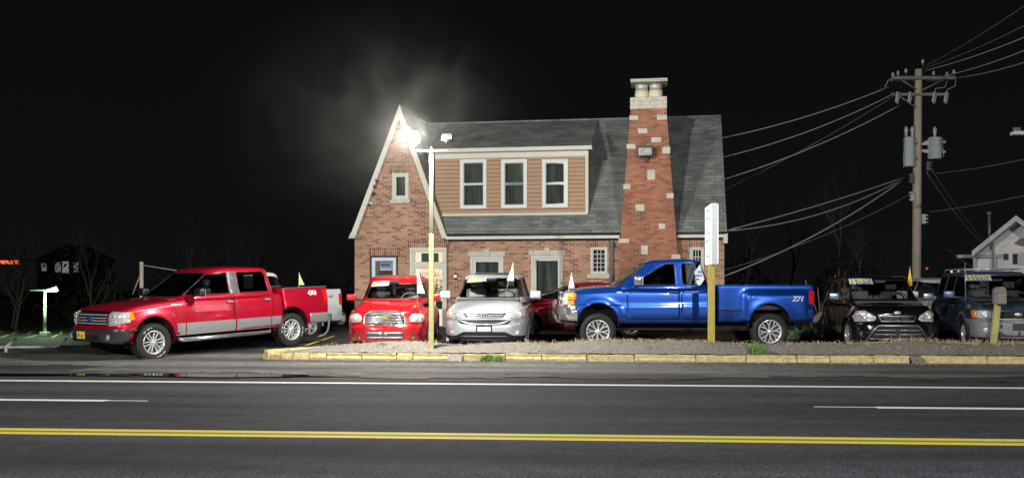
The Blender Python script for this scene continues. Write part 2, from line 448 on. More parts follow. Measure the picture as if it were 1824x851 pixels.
def make_wheel(parent, x, y, r, w, sd, rr, style='spoke', n=6, tyre_letters=False, rimmat=None, steer=0.):
    """sd=+1 outer face towards +y"""
    bm = NB(); h = w / 2
    prof = [(rr, -h * .8), (rr + .02, -h), (r * .9, -h * 1.05), (r * .975, -h * .9), (r, -h * .6), (r, h * .6), (r * .975, h * .9), (r * .9, h * 1.05), (rr + .02, h), (rr, h * .8)]
    lathe(bm, prof, 40, close=True)
    # tread blocks
    if r > .36:
        for k in range(36):
            a = 2 * math.pi * k / 36
            for q in (-1, 1):
                M = Matrix.Rotation(-a - q * .03, 4, 'Y') @ Matrix.Translation((r * .985, q * h * .72, 0)); box(bm, -.012, .014, -h * .2, h * .24, -.022, .022, M=M)
    o = build('wheel', bm, TYRE, parent); o.location = (x, y, r); o.rotation_euler = (0, R(random.uniform(0, 60)), steer)
    if tyre_letters:
        for a0 in (50, 230):
            bm = NB()
            for k in range(9):
                a = R(a0 + k * 4.6)
                if k % 4 == 3: continue
                M = Matrix.Rotation(-a, 4, 'Y') @ Matrix.Translation((r * .80, sd * h * 1.035, 0)); box(bm, -.013, .013, -.004, .004, -.010, .010, M=M)
            build('raised_lettering', bm, mat('tyre letters', (.4, .4, .38), .7), o)
    bm = NB(); s = sd
    lathe(bm, [(rr * 1.04, s * h * .82), (rr * 1.04, s * h * .95), (rr * .97, s * h * .98), (rr * .93, s * h * .85), (rr * .9, s * h * .1), (rr * .9, -s * h * .5), (rr * 1.0, -s * h * .6)], 40, close=False)
    bmesh.ops.delete(bm, geom=[f for f in bm.faces if len(f.verts) > 8], context='FACES')
    face = h * .70
    lathe(bm, [(rr * .22, s * (face - .05)), (rr * .22, s * (face + .005)), (rr * .12, s * (face + .025)), (.001, s * (face + .028))], 20)
    for k in range(n):
        a = 2 * math.pi * k / n
        if style == 'spoke':
            t = NB(); prism(t, [(rr * .12, -rr * .13), (rr * .93, -rr * .10), (rr * .93, rr * .10), (rr * .12, rr * .13)], 'Y', s * (face - .045), s * face, bev=.008)
        elif style == 'twin':
            t = NB()
            for q in (-1, 1): prism(t, [(rr * .12, q * rr * .02), (rr * .93, q * rr * .12), (rr * .93, q * rr * .24), (rr * .15, q * rr * .12)], 'Y', s * (face - .045), s * face, bev=.006)
        elif style == 'web':
            t = NB(); prism(t, [(rr * .12, -rr * .06), (rr * .55, -rr * .06), (rr * .93, -rr * .26), (rr * .93, -rr * .14), (rr * .62, rr * .0), (rr * .93, rr * .14), (rr * .93, rr * .26), (rr * .55, rr * .06), (rr * .12, rr * .06)], 'Y', s * (face - .04), s * face)
        add(bm, t, 0, Matrix.Rotation(-a, 4, 'Y')); t.free()
    for k in range(6):
        a = 2 * math.pi * (k + .5) / 6; lathe(bm, [(.012, s * face), (.012, s * (face + .02)), (.006, s * (face + .024))], 8, c=(rr * .17 * math.cos(a), 0, rr * .17 * math.sin(a)))
    build('rim', bm, rimmat or ALLOY, o)
    bm = NB(); lathe(bm, [(rr * .9, s * h * .0), (rr * .9, s * (h * .0 + .01))], 24); build('brake_disc', bm, mat('brake disc', (.06, .06, .06), .5, .6), o)
    return o

SIDE = lambda sd, wmin=.3: (lambda f: f.normal.y * sd > .15 and f.calc_center_median().y * sd > wmin)
FRONT = lambda f: f.normal.x > .12
REAR = lambda f: f.normal.x < -.2

class Car:
    def __init__(s, name, M, paintm):
        s.root = empty(name, M=M); s.M = M; s.paint = paintm; s.parts = {}
    def ray(s, px, py, ax, val): return ray(s.M, px, py, ax, val)
    def poly(s, pxs, ax, val):
        o = [s.ray(x, y, ax, val) for x, y in pxs]
        return [((p.x, p.z) if ax == 1 else (p.y, p.z)) for p in o]
    def lower(s, spec): s.low = lower_mesh(spec); s.W = spec['W']; s.low0 = BVHTree.FromBMesh(s.low); s.spec = spec
    def green(s, spec): s.gr = green_mesh(spec); s.gr0 = BVHTree.FromBMesh(s.gr); s.g = spec
    def piece(s, name, src, poly, axis, filt, m, th=.01, lift=.0, parent=None, round_=0., mi_side=None):
        if round_: poly = rnd(poly, round_)
        fs = cut(src, poly, axis, filt)
        if not fs: print('EMPTY CUT', name, s.root.name); return None
        p = take(src, fs); bm = thick(p, th + lift, lift=lift)
        o = build(name, bm, m if isinstance(m, (list, tuple)) else [m], parent or s.root, norm=False)
        for i in o.data.polygons: i.material_index = 0
        return o
    def window(s, poly, axis, filt, m=None, name='window', round_=.04, frame=True):
        poly = rnd(poly, round_)
        fs = cut(s.gr, poly, axis, filt)
        if not fs: print('EMPTY WINDOW', s.root.name); return
        bm, nr = take(s.gr, fs); gp = shrink(poly, .018) if frame else poly
        if frame:
            inner = cut(bm, gp, axis, None); g2 = take(bm, inner)
            rest = (bm, {v.index: v.normal.copy() for v in bm.verts}) ; bm.verts.index_update(); rest = (bm, {v.index: v.normal.copy() for v in bm.verts})
        else: g2 = (bm, nr); rest = None
        g2[0].verts.index_update()
        for v in g2[0].verts: v.co -= g2[1][v.index] * .008
        o = build(name, g2[0], m or GL, s.root, norm=False)
        if rest and rest[0].faces: build('window_seal', thick(rest, .012, lift=-.002), BLACKP, o, norm=False)
        return o
    def arch(s, x, z, r, hmax=None):
        W_ = s.W
        for sd in (1, -1):
            pol = circ(x, z, r, 22, 0, 180) + [(x - r, s.spec['arch_b']), (x + r, s.spec['arch_b'])]
            seen = set(); pol = [p for p in pol if not (round(p[0], 4), round(p[1], 4)) in seen and not seen.add((round(p[0], 4), round(p[1], 4)))]
            pol = circ(x, z, r, 22, 0, 180) + [(x - r, z)] + [(x - r, s.spec['arch_b']), (x + r, s.spec['arch_b'])]
            fs = cut(s.low, pol, 'Y', lambda f: f.calc_center_median().y * sd > W_ * .45)
            if fs: bmesh.ops.delete(s.low, geom=fs, context='FACES')
            bm = NB(); prev = None; arc = [(x + r * 1.0, s.spec['arch_b'])] + circ(x, z, r * 1.0, 22, 0, 180) + [(x - r * 1.0, z), (x - r, s.spec['arch_b'])]
            ys = [W_ * .995, W_ * .93, W_ * .42]
            rows = []
            for yi, yy in enumerate(ys):
                row = []
                for (ax_, az) in arc:
                    o_ = Vector((ax_, sd * 9, az)); h = s.low0.ray_cast(o_, Vector((0, -sd, 0))) if yi == 0 else (None,)
                    y_ = h[0].y if h[0] is not None else yy * sd
                    row.append(bm.verts.new((ax_, y_, az)))
                rows.append(row)
            for i in range(2):
                for k in range(len(arc) - 1):
                    f = bm.faces.new((rows[i][k], rows[i][k + 1], rows[i + 1][k + 1], rows[i + 1][k])); f.smooth = True; f.material_index = 0 if i == 0 else 1
            bm.faces.new(rows[2]).material_index = 1
            build('wheel_arch_liner', bm, [s.paint if not s.spec.get('archtrim') else BLACKP, DARK], s.root, norm=False)
    def doors(s, polys, handles=(), low=True, hm=None):
        for sd in (1, -1):
            dl = []
            for poly in polys:
                fs = cut(s.low, poly, 'Y', SIDE(sd, s.W * .5))
                if not fs: continue
                bmO, _ = take(s.low, fs)
                inner = cut(bmO, shrink(poly, .012), 'Y', None); d = take(bmO, inner)
                add(s.low, bmO, 1); bmO.free()
                dl.append(build('door', thick(d, .02, lift=.0015), [s.paint, s.paint], s.root, norm=False))
            for i, (hx, hz) in enumerate(handles):
                h = s.low0.ray_cast(Vector((hx, sd * 5, hz)), Vector((0, -sd, 0)))
                if h[0] is None: continue
                bm = NB(); y = h[0].y
                prism(bm, rnd([(hx - .1, hz - .03), (hx + .1, hz - .03), (hx + .1, hz + .03), (hx - .1, hz + .03)], .02), 'Y', y - sd * .01, y + sd * .006)
                bar = NB(); box(bar, hx - .085, hx + .07, min(y, y + sd * .035), max(y, y + sd * .035), hz - .004, hz + .022, .008); add(bm, bar, 1)
                if dl: build('handle', bm, [BLACKP, hm or s.paint], dl[min(i, len(dl) - 1)])
    def finish(s, inside=True):
        g = s.g
        for f in s.low.faces:
            c = f.calc_center_median()
            if f.normal.z > .6 and g['xrb'] + .1 < c.x < g['xwb'] - .25 and abs(c.y) < g['wb'] - .05 and c.z > .8: f.material_index = 2
            elif f.normal.z < -.5 and c.z < .6: f.material_index = 3
        build('body', s.low, [s.paint, DARK, TRIM, UNDER], s.root, norm=False)
        s.gr.verts.index_update(); p = (s.gr, {v.index: v.normal.copy() for v in s.gr.verts})
        build('cabin', thick(p, .035, 1, 1), [s.paint, TRIM], s.root, norm=False)
    def interior(s, xs, seatm, z0, drv=1, y=.38, wheel=True, hz=.0):
        for i, x in enumerate(xs):
            for sd in ((1, -1) if i == 0 else (1, 0, -1)):
                bm = NB(); wd = .24 if i == 0 else .2
                M = Matrix.Translation((x, sd * y * (1 if i == 0 else 1.1), z0)) @ Matrix.Rotation(R(-14), 4, 'Y')
                box(bm, -.06, .06, -wd, wd, -.3, .22 if i == 0 else .12, .05, M=M, seg=3)
                o = build('seat', bm, seatm, s.root, smooth=True)
                bm = NB(); box(bm, -.045, .045, -.13, .13, .27 if i == 0 else .16, .43 if i == 0 else .3, .04, M=M, seg=3); 
                for q in (-.05, .05): box(bm, -.008, .008, q - .008, q + .008, .18 if i == 0 else .08, .3 if i == 0 else .2, M=M)
                build('headrest', bm, seatm, o, smooth=True)
        if wheel:
            x = xs[0] + .62; bm = NB(); pts = []
            M = Matrix.Translation((x, drv * y, z0 + .03)) @ Matrix.Rotation(R(62), 4, 'Y')
            for k in range(25): a = 2 * math.pi * k / 24; pts.append(M @ Vector((.19 * math.cos(a), .19 * math.sin(a), 0)))
            tube(bm, pts, .016, 6, cap=False); tube(bm, [M @ Vector((0, -.18, 0)), M @ Vector((0, .18, 0))], .02, 6); tube(bm, [M @ Vector((0, 0, 0)), M @ Vector((.18, 0, 0))], .02, 6)
            build('steering_wheel', bm, mat('wheel grey', (.16, .16, .15), .6), s.root)
        bm = NB(); x = xs[0] + .82; box(bm, x, x + .3, -s.g['wb'] + .12, s.g['wb'] - .12, z0 - .1, z0 + .015, .04); build('dashboard', bm, mat('dash', (.06, .06, .06), .7), s.root)
        bm = NB(); x = s.g['xwt'] + .12; box(bm, x, x + .03, -.12, .12, s.g['roof'](0) - .2 if callable(s.g['roof']) else z0 + .42, z0 + .48, .01); build('rear_view_mirror', bm, BLACKP, s.root)
    def mirror(s, x, z, m=None, y=None, sc=1.):
        for sd in (1, -1):
            bm = NB(); yy = y or s.g['wb']
            t = NB(); box(t, -.07 * sc, .06 * sc, 0, .22 * sc, -.0, .16 * sc, .04 * sc, seg=3)
            M = Matrix.Translation((x, sd * yy + sd * .07, z)) @ Matrix.Diagonal((1, sd, 1, 1)); add(bm, t, 0, M)
            t = NB(); box(t, -.03, .03, -.12, .08, .0, .05, .012); add(bm, t, 1, M)
            o = build('wing_mirror', bm, [m or s.paint, BLACKP], s.root)
            for f in o.data.polygons: f.use_smooth = True
            bm = NB(); t = NB(); box(t, -.076 * sc, -.068 * sc, .025, .2 * sc, .02, .14 * sc, .0); add(bm, t, 0, M); build('mirror_glass', bm, CHROME, o)
    def sticker(s, text, poly, bvh, size, yc, zc, slant=0., textm=None, blue=False):
        """price sticker laid on the windshield"""
        w = max(p[0] for p in poly) - min(p[0] for p in poly)
        bm = NB(); a, b, c, d = poly; N = 12; rows = []
        for j in range(4):
            row = []
            for i in range(N + 1):
                u = i / N; v = j / 3; p = [(a[k] * (1 - u) + b[k] * u) * (1 - v) + (d[k] * (1 - u) + c[k] * u) * v for k in (0, 1)]
                h = bvh.ray_cast(Vector((9, p[0], p[1])), Vector((-1, 0, 0)))
                row.append(bm.verts.new((h[0] if h[0] is not None else Vector((0, p[0], p[1]))) + Vector((.004, 0, .003))))
            rows.append(row)
        for j in range(3):
            for i in range(N): bm.faces.new((rows[j][i], rows[j][i + 1], rows[j + 1][i + 1], rows[j + 1][i]))
        o = build('price_sticker', bm, STICKB if blue else STICK, s.root)
        t1 = project_text(text, size, bvh, 'X', 1, yc, zc, 1, .011, slant=slant, bold=.004); 
        for v in t1.verts: v.co += Vector((.0, 0, .003))
        t2 = project_text(text, size, bvh, 'X', 1, yc, zc, 1, .007, slant=slant, bold=.018)
        for v in t2.verts: v.co += Vector((.0, 0, .003))
        build('text_outline', t2, STICKB, o, norm=False); build('price_text', t1, YEL, o, norm=False)
        return o
    def plate(s, x, y, z, m, m2=None, w=.31, h=.155, face=1, marks=True):
        bm = NB(); box(bm, x - .012, x + .006, y - w / 2, y + w / 2, z - h / 2, z + h / 2, .005); o = build('number_plate', bm, m, s.root)
        if m2:
            bm = NB(); box(bm, x + .0065, x + .010, y - w / 2 + .03, y + w / 2 - .03, z - h * .28, z + h * .26, .003); build('plate_mark', bm, m2, o)
    def front_x(s, y, z): 
        h = s.low0.ray_cast(Vector((9, y, z)), Vector((-1, 0, 0))); return h[0].x if h[0] is not None else s.spec['xf']

def car_M(lat, d, head, pitch=0., zoff=0., wb=2.6, gz=None):
    p = W(lat, d); a = R(head) + YAW; f = Vector((math.cos(a), math.sin(a), 0)); A = p + f * wb / 2; B = p - f * wb / 2
    za, zb = ground(A.x, A.y), ground(B.x, B.y)
    if gz: za, zb = gz
    z = (za + zb) / 2; pt = math.atan2(za - zb, wb)
    return Matrix.Translation((p.x, p.y, z + .002)) @ Matrix.Rotation(a, 4, 'Z') @ Matrix.Rotation(-pt, 4, 'Y')

def bed_mesh(c, xf, xr, z0, zt, W_, S, fl, m, spec_extra, cav=(.12, .55), arch=None):
    """pickup bed: an own loft with a cut-in cargo box"""
    sp = dict(xf=xf, xr=xr, W=W_, T=[(0, zt)], B=[(0, z0)], S=S, nf=.04, nr=.06, nexp=5, rt=.035, rb=.04, crown=.0, flares=fl, arch_b=c.spec['arch_b']); sp.update(spec_extra)
    bm = lower_mesh(sp); old = (c.low, c.low0, c.spec); c.low = bm; c.low0 = BVHTree.FromBMesh(bm); c.spec = sp
    if arch: c.arch(*arch)
    wi = W_ * sp.get('wi', .86)
    fs = cut(bm, [(xf - .06, -wi), (xf - .06, wi), (xr + .07, wi), (xr + .07, -wi)], 'Z', lambda f: f.normal.z > .6)
    if fs: bmesh.ops.delete(bm, geom=fs, context='FACES')
    box2 = NB(); x0, x1 = xr + .07, xf - .06; zb = zt - cav[1]
    v = {}
    for k, (x, y) in enumerate(((x0, -wi), (x1, -wi), (x1, wi), (x0, wi))):
        v[k] = (box2.verts.new((x, y, zt - .004)), box2.verts.new((x, y, zb)))
    for k in range(4): box2.faces.new((v[k][0], v[(k + 1) % 4][0], v[(k + 1) % 4][1], v[k][1]))
    box2.faces.new([v[k][1] for k in range(4)])
    rl = NB()
    for sd in (1, -1): box(rl, xr + .05, xf - .04, sd * wi - .01 if sd > 0 else sd * (W_ - .045), (W_ - .045) if sd > 0 else sd * wi + .01, zt - .012, zt + .008, .004)
    res = (bm, box2, rl, c.low0); 
    c.low, c.low0, c.spec = old
    return res
# ================================================================== RED CREW-CAB PICKUP
def truck_cab(c, H):
    pass
def red_truck():
    P_ = paint('red paint', (.50, .006, .032), .5, .34)
    M = car_M(-7.26, 22.46, 231.8, wb=3.69, gz=(-.13, .0)); c = Car('pickup_truck', M, P_)
    S = [(.3, .93), (.5, .975), (.75, 1.0), (.95, .995), (1.15, .975), (1.32, .95), (1.5, .93)]
    c.lower(dict(W=.985, xf=2.74, xr=-1.60, nf=.5, nr=.05, nexp=3.4, T=[(-1.6, 1.33), (1.0, 1.33), (1.35, 1.31), (1.9, 1.27), (2.35, 1.21), (2.62, 1.13), (2.74, 1.02)],
        B=[(-1.6, .5), (1.2, .48), (1.6, .5), (2.7, .46)], S=S, rt=.10, crown=.05, WF=[(.45, .02), (.72, .06), (.78, .0), (1.0, -.02), (1.2, -.08)],
        flares=[(1.845, .46, .53, .035)], arch_b=.40))
    c.green(dict(belt=[(-1.6, 1.31), (.6, 1.31), (1.2, 1.29)], roof=[(-1.6, 1.88), (-1.2, 1.93), (-.4, 1.955), (.2, 1.94), (.45, 1.90)], xwb=1.25, xwt=.34, xrb=-1.56, xrt=-1.42, wb=.93, wt=.76, ri=.10, bow=.12, crown=.03))
    # glass
    c.window([(-.77, 1.335), (.77, 1.335), (.66, 1.855), (-.66, 1.855)], 'X', FRONT, GLM, round_=.08)
    c.window([(-.66, 1.42), (.66, 1.42), (.58, 1.80), (-.58, 1.80)], 'X', REAR, GLD)
    for sd in (1, -1):
        c.window([(.98, 1.36), (.93, 1.40), (.44, 1.80), (.3, 1.825), (-.13, 1.845), (-.13, 1.36)], 'Y', SIDE(sd), GLM, round_=.02)
        c.piece('door_pillar', c.gr, [(-.14, 1.345), (-.14, 1.85), (-.37, 1.85), (-.37, 1.345)], 'Y', SIDE(sd), mat('grey pillar', (.16, .17, .19), .3, .3, coat=.5), .01, .006)
        c.window([(-.385, 1.36), (-.385, 1.845), (-1.12, 1.845), (-1.2, 1.78), (-1.24, 1.36)], 'Y', SIDE(sd), GLD, round_=.02)
    c.arch(1.845, .46, .50)
    c.doors([rnd([(1.07, .56), (1.07, 1.2), (1.0, 1.322), (-.22, 1.322), (-.22, .56)], .05), rnd([(-.25, .56), (-.25, 1.322), (-1.32, 1.322), (-1.32, .9), (-1.2, .56)], .05)], [(-.08, 1.17), (-1.13, 1.17)], hm=CHROME)
    for sd in (1, -1):   # two-tone lower rocker laid over doors and fender
        bm = NB(); top = []
        for seg in ((1.30, 1.085), (1.06, -.215), (-.255, -1.22), (-1.24, -1.585)):
            N = 6; pr = None
            for i in range(N + 1):
                x = seg[0] + (seg[1] - seg[0]) * i / N; col = []
                for z in (.505, .6, .70, .765):
                    h = c.low0.ray_cast(Vector((x, sd * 5, z)), Vector((0, -sd, 0))); y = (h[0].y if h[0] is not None else .96 * sd) + .009 * sd; col.append(bm.verts.new((x, y, z)))
                if pr:
                    for k in range(3): bm.faces.new((pr[k], col[k], col[k + 1], pr[k + 1]))
                pr = col
        build('rocker_panel', bm, SILV, c.root, smooth=True)
    fx = c.front_x
    # grille, lamps, bumper
    g = c.piece('grille', c.low, [(-.60, .80), (.60, .80), (.64, 1.06), (.60, 1.10), (-.60, 1.10), (-.64, 1.06)], 'X', FRONT, [BLACKP], .06, -.02)
    for z, t in ((.845, .022), (.905, .022), (.965, .022), (1.03, .022)):
        bm = NB(); pts = [Vector((fx(y, z) + .008, y, z)) for y in [k * .1 - .6 for k in range(13)]]; 
        for a, b in zip(pts, pts[1:]):
            t_ = NB(); dx = b - a; box(t_, 0, dx.length, -.01, .012, -t / 2, t / 2); ang = math.atan2(dx.y, dx.x); add(bm, t_, 0, Matrix.Translation(a) @ Matrix.Rotation(ang, 4, 'Z'))
        build('grille_bar', bm, CHROME, c.root)
    bm = NB(); x0 = fx(0, .95); lathe(bm, [(.001, x0 + .03), (.12, x0 + .025), (.135, x0 + .01), (.135, x0)], 28, axis='X', c=(0, 0, .95)); 
    for v in bm.verts: v.co.z = .95 + (v.co.z - .95) * .5
    build('badge', bm, mat('badge blue', (.03, .06, .25), .3, coat=1.), c.root)
    for sd in (1, -1):
        hl = c.piece('headlight', c.low, sorted_poly([(sd * .66, .80), (sd * .66, 1.10), (sd * .98, 1.07), (sd * .98, .86), (sd * .80, .80)]), 'X', FRONT, LAMPW, .04, .006)
        c.piece('indicator', c.low, [(2.42, .90), (2.42, 1.09), (2.30, 1.07), (2.28, .92)], 'Y', SIDE(sd, .6), LAMPO, .02, .006)
        for yy, zz, rr in ((.76, .99, .07), (.80, .88, .05)):
            bm = NB(); xx = fx(sd * yy, zz) + .004; lathe(bm, [(rr, xx), (rr * .9, xx + .012), (rr * .55, xx + .002), (.001, xx + .01)], 20, axis='X', c=(0, sd * yy, zz)); build('reflector', bm, CHROME, hl)
    c.piece('bumper', c.low, [(-1.1, .47), (1.1, .47), (1.1, .72), (-1.1, .72)], 'X', lambda f: f.normal.x > .02 and f.calc_center_median().x > 2.2, mat('dark bumper', (.16, .16, .17), .2, .85), .03, .05)
    bm = NB(); xx = fx(0, .58) + .045; box(bm, xx - .03, xx + .02, -.52, .52, .50, .62, .02); build('air_intake', bm, BLACKP, c.root)
    for sd in (1, -1):
        bm = NB(); xx = fx(sd * .72, .56) + .05; lathe(bm, [(.06, xx - .02), (.06, xx + .01), (.045, xx + .012), (.001, xx + .004)], 20, axis='X', c=(0, sd * .74, .57)); build('fog_lamp', bm, LAMPW, c.root)
    c.plate(fx(0, .57) + .085, -.16, .60, mat('yellow plate', (.75, .62, .08), .5), None)
    bm = NB(); x_ = fx(0, .57) + .092
    for y0, z0, w, h in ((-.23, .60, .05, .07), (-.09, .585, .045, .05)): box(bm, x_, x_ + .006, y0 - w / 2, y0 + w / 2, z0 - h / 2, z0 + h / 2, .002)
    build('plate_emblem', bm, mat('plate ink', (.2, .06, .02), .6), c.root)
    c.interior([.25, -.75], SEATD, 1.28, 1)
    # paper in rear door window
    bm = NB(); box(bm, -.86, -.60, .80, .803, 1.46, 1.76); build('window_notice', bm, mat('green notice', (.35, .45, .36), .7), c.root)
    for y0 in (0,):
        bm = NB(); box(bm, .72, .80, -.25, .35, 1.335, 1.345); build('dash_paper', bm, STICK, c.root)
    c.mirror(.82, 1.33, BLACKP, y=.95, sc=1.15)
    c.finish()
    # bed
    bm, cav, rl, bv = bed_mesh(c, -1.625, -3.03, .52, 1.42, .975, S, [(-1.845, .46, .53, .035)], P_, {}, arch=(-1.845, .46, .50))
    low, c.low = c.low, bm; l0, c.low0 = c.low0, bv
    for sd in (1, -1):
        c.piece('tail_light', bm, [(-2.90, 1.02), (-2.86, 1.33), (-3.05, 1.33), (-3.05, 1.0)], 'Y', SIDE(sd, .6), LAMPR, .02, .006)
        c.piece('rocker_panel', bm, [(-2.42, .50), (-2.40, .765), (-3.06, .765), (-3.06, .50)], 'Y', SIDE(sd, .6), SILV, .02, .008)
    for sd in (1, -1):
        t = project_text('4X4', .155, bv, 'Y', sd, -2.52, 1.27, -sd, .009, bold=.006); build('badge_lettering', t, mat('decal white', (.7, .7, .72), .4), c.root, norm=False)
    c.low, c.low0 = low, l0
    b = build('cargo_bed', bm, [P_, DARK, TRIM, UNDER], c.root, norm=False); build('bed_liner', cav, BLACKP, b); build('bed_rail', rl, GREYP, b)
    # chrome step, rear bumper, mirrors lamp
    for sd in (1, -1):
        bm = NB(); tube(bm, [(1.25, sd * .90, .44), (1.18, sd * 1.0, .40), (-1.15, sd * 1.0, .40), (-1.22, sd * .90, .44)], .045, 10); build('side_step', bm, MIRC, c.root)
    bm = NB(); box(bm, -3.16, -3.0, -.96, .96, .52, .72, .04, seg=3); build('rear_bumper', bm, GREYP, c.root, smooth=True)
    bm = NB(); pts = [(-3.0, .97, .66), (-3.0, 1.0, .5), (-2.95, 1.0, .30), (-2.85, .98, .2), (-2.65, .96, .16)]; tube(bm, pts, .03, 8); build('exhaust_pipe', bm, GREYP, c.root)
    for x in (1.845, -1.845):
        for sd in (1, -1): make_wheel(c.root, x, sd * .84, .40, .27, sd, .245, 'twin', 6, True, CHROME)
    # fender emblem strip
    for sd in (1, -1):
        bm = NB(); h = c.low0.ray_cast(Vector((1.28, sd * 5, 1.18)), Vector((0, -sd, 0))); y = h[0].y; box(bm, 1.14, 1.42, y - .006, y + .006, 1.155, 1.195, .003); build('fender_badge', bm, ALLOY, c.root)
    bm = NB(); box(bm, -1.2, 2.3, -.6, .6, .3, .5); build('chassis', bm, UNDER, c.root)
    return tag(c.root, 'red crew cab pickup truck with silver lower panels and black grille', 'pickup truck')
def sorted_poly(p): return p

# ================================================================== BLUE STEPSIDE PICKUP
def blue_truck():
    P_ = paint('blue paint', (.006, .062, .36), .62, .32)
    M = car_M(3.84, 22.27, 180, wb=3.85, gz=(.06, .06)); c = Car('pickup_truck', M, P_)
    S = [(.4, .93), (.6, .97), (.8, 1.0), (.98, 1.0), (1.0, .985), (1.2, .98), (1.4, .95), (1.5, .93)]
    pp = lambda l: c.poly(l, 1, .96)
    c.lower(dict(W=.97, xf=2.72, xr=-.70, nf=.38, nr=.05, nexp=3.6, T=[(-.7, 1.40), (1.4, 1.43), (1.9, 1.41), (2.4, 1.36), (2.62, 1.30), (2.72, 1.24)],
        B=[(-.7, .57), (1.4, .57), (2.2, .62), (2.72, .66)], S=S, rt=.10, crown=.06, WF=[(.6, .02), (.9, .03), (1.0, .0), (1.35, -.04)], flares=[(1.92, .56, .50, .03)], arch_b=.5))
    c.green(dict(belt=[(-.8, 1.39), (1.6, 1.39)], roof=[(-.6, 1.97), (0, 2.01), (.6, 2.0), (.95, 1.93)], xwb=1.62, xwt=.86, xrb=-.66, xrt=-.48, wb=.92, wt=.76, ri=.09, bow=.12, crown=.03))
    c.window([(-.76, 1.43), (.76, 1.43), (.65, 1.93), (-.65, 1.93)], 'X', FRONT, GLM, round_=.07)
    c.window([(-.62, 1.50), (.62, 1.50), (.54, 1.86), (-.54, 1.86)], 'X', REAR, GLD)
    for sd in (1, -1):
        c.window([(1.20, 1.43), (1.08, 1.50), (.76, 1.86), (.62, 1.905), (.18, 1.92), (.16, 1.43)], 'Y', SIDE(sd), GLD, round_=.04)
        c.window([(.03, 1.43), (.05, 1.925), (-.36, 1.925), (-.48, 1.86), (-.54, 1.43)], 'Y', SIDE(sd), GLD, round_=.06)
    c.arch(1.92, .56, .47)
    c.doors([rnd([(1.28, .66), (1.28, 1.25), (1.18, 1.385), (.09, 1.385), (.09, .66)], .05), rnd([(.065, .66), (.065, 1.385), (-.58, 1.385), (-.58, .66)], .05)], [(.22, 1.26)])
    fx = c.front_x
    c.piece('grille', c.low, [(-.56, .98), (.56, .98), (.58, 1.26), (-.58, 1.26)], 'X', FRONT, BLACKP, .06, -.02)
    bm = NB(); x_ = fx(0, 1.12) + .01; box(bm, x_ - .02, x_ + .02, -.56, .56, 1.09, 1.15, .01); box(bm, x_ - .03, x_ + .01, -.6, .6, 1.255, 1.28, .006); box(bm, x_ - .03, x_ + .01, -.6, .6, .965, .985, .006); build('grille_surround', bm, CHROME, c.root)
    for sd in (1, -1):
        c.piece('headlight', c.low, [(sd * .60, 1.0), (sd * .60, 1.25), (sd * .88, 1.23), (sd * .88, 1.0)], 'X', FRONT, LAMPW, .04, .004)
        c.piece('indicator', c.low, [(2.62, 1.10), (2.62, 1.26), (2.44, 1.26), (2.40, 1.21), (2.40, 1.10)], 'Y', lambda f: f.normal.y * sd > .05 and f.calc_center_median().y * sd > .6, LAMPO, .03, .012)
        c.piece('indicator', c.low, [(2.62, .99), (2.62, 1.085), (2.44, 1.085), (2.44, .99)], 'Y', lambda f: f.normal.y * sd > .05 and f.calc_center_median().y * sd > .6, LAMPO, .03, .012)
        c.piece('side_lamp', c.low, [(2.72, .99), (2.72, 1.28), (2.635, 1.28), (2.635, .99)], 'Y', lambda f: f.normal.y * sd > .02 and f.calc_center_median().y * sd > .45, LAMPW, .03, .01)
    c.piece('bumper', c.low, [(-1.1, .66), (1.1, .66), (1.1, .965), (-1.1, .965)], 'X', lambda f: f.normal.x > .01 and f.calc_center_median().x > 2.38, MIRC, .03, .045)
    bm = NB(); box(bm, 2.35, 2.66, -.80, .80, .50, .66, .04); build('front_valance', bm, BLACKP, c.root)
    bm = NB()
    for q in (-1, 1): tube(bm, [(2.80, q * .42, 1.08), (2.86, q * .42, 1.0), (2.86, q * .42, .72), (2.80, q * .42, .60), (2.45, q * .5, .56)], .038, 10)
    tube(bm, [(2.86, -.42, .78), (2.86, .42, .78)], .034, 10)
    build('brush_guard', bm, GREYP, c.root)
    c.interior([.45], SEATD, 1.38, 1)
    c.mirror(1.06, 1.42, MIRC, y=.95, sc=1.35)
    c.finish()
    def step(x, z):   # bulging rear fender of the stepside bed
        if z > 1.36: return 0
        return .10 * math.exp(-((max(0, abs(x + 2.02) - .70)) / .10) ** 2) * sst(1.42, 1.26, z) if z > 1.2 else .10 * math.exp(-((max(0, abs(x + 2.02) - .70)) / .10) ** 2)
    def stp(x, z):
        k = math.exp(-((max(0, abs(x + 2.10) - .62)) / .11) ** 2)
        return .11 * k * (1 - sst(1.18, 1.36, z))
    bm, cav, rl, bv = bed_mesh(c, -.775, -2.95, .60, 1.43, .88, [(.5, .96), (.9, 1.0), (1.4, 1.0)], [(-1.92, .56, .49, .015)], P_, dict(bulge=[stp], wi=.88), arch=(-1.92, .56, .47))
    low, c.low = c.low, bm; l0, c.low0 = c.low0, bv
    for sd in (1, -1):
        c.piece('tail_light', bm, [(-2.80, 1.02), (-2.80, 1.26), (-2.82, 1.30), (-3.05, 1.30), (-3.05, 1.0)], 'Y', SIDE(sd, .5), LAMPR, .02, .012)
        c.piece('reverse_lamp', bm, [(-2.84, 1.10), (-2.84, 1.18), (-2.99, 1.18), (-2.99, 1.10)], 'Y', SIDE(sd, .5), LAMPO, .02, .02)
        t = project_text('Z71', .15, bv, 'Y', sd, -2.53, 1.12, -sd, .009, shear=.3, bold=.006); build('badge_lettering', t, mat('decal silver', (.6, .6, .62), .4), c.root, norm=False)
        c.piece('step_plate', bm, [(-.80, .86), (-1.30, .86), (-1.30, .885), (-.80, .885)], 'Y', SIDE(sd, .5), BLACKP, .02, .03)
    c.low, c.low0 = low, l0
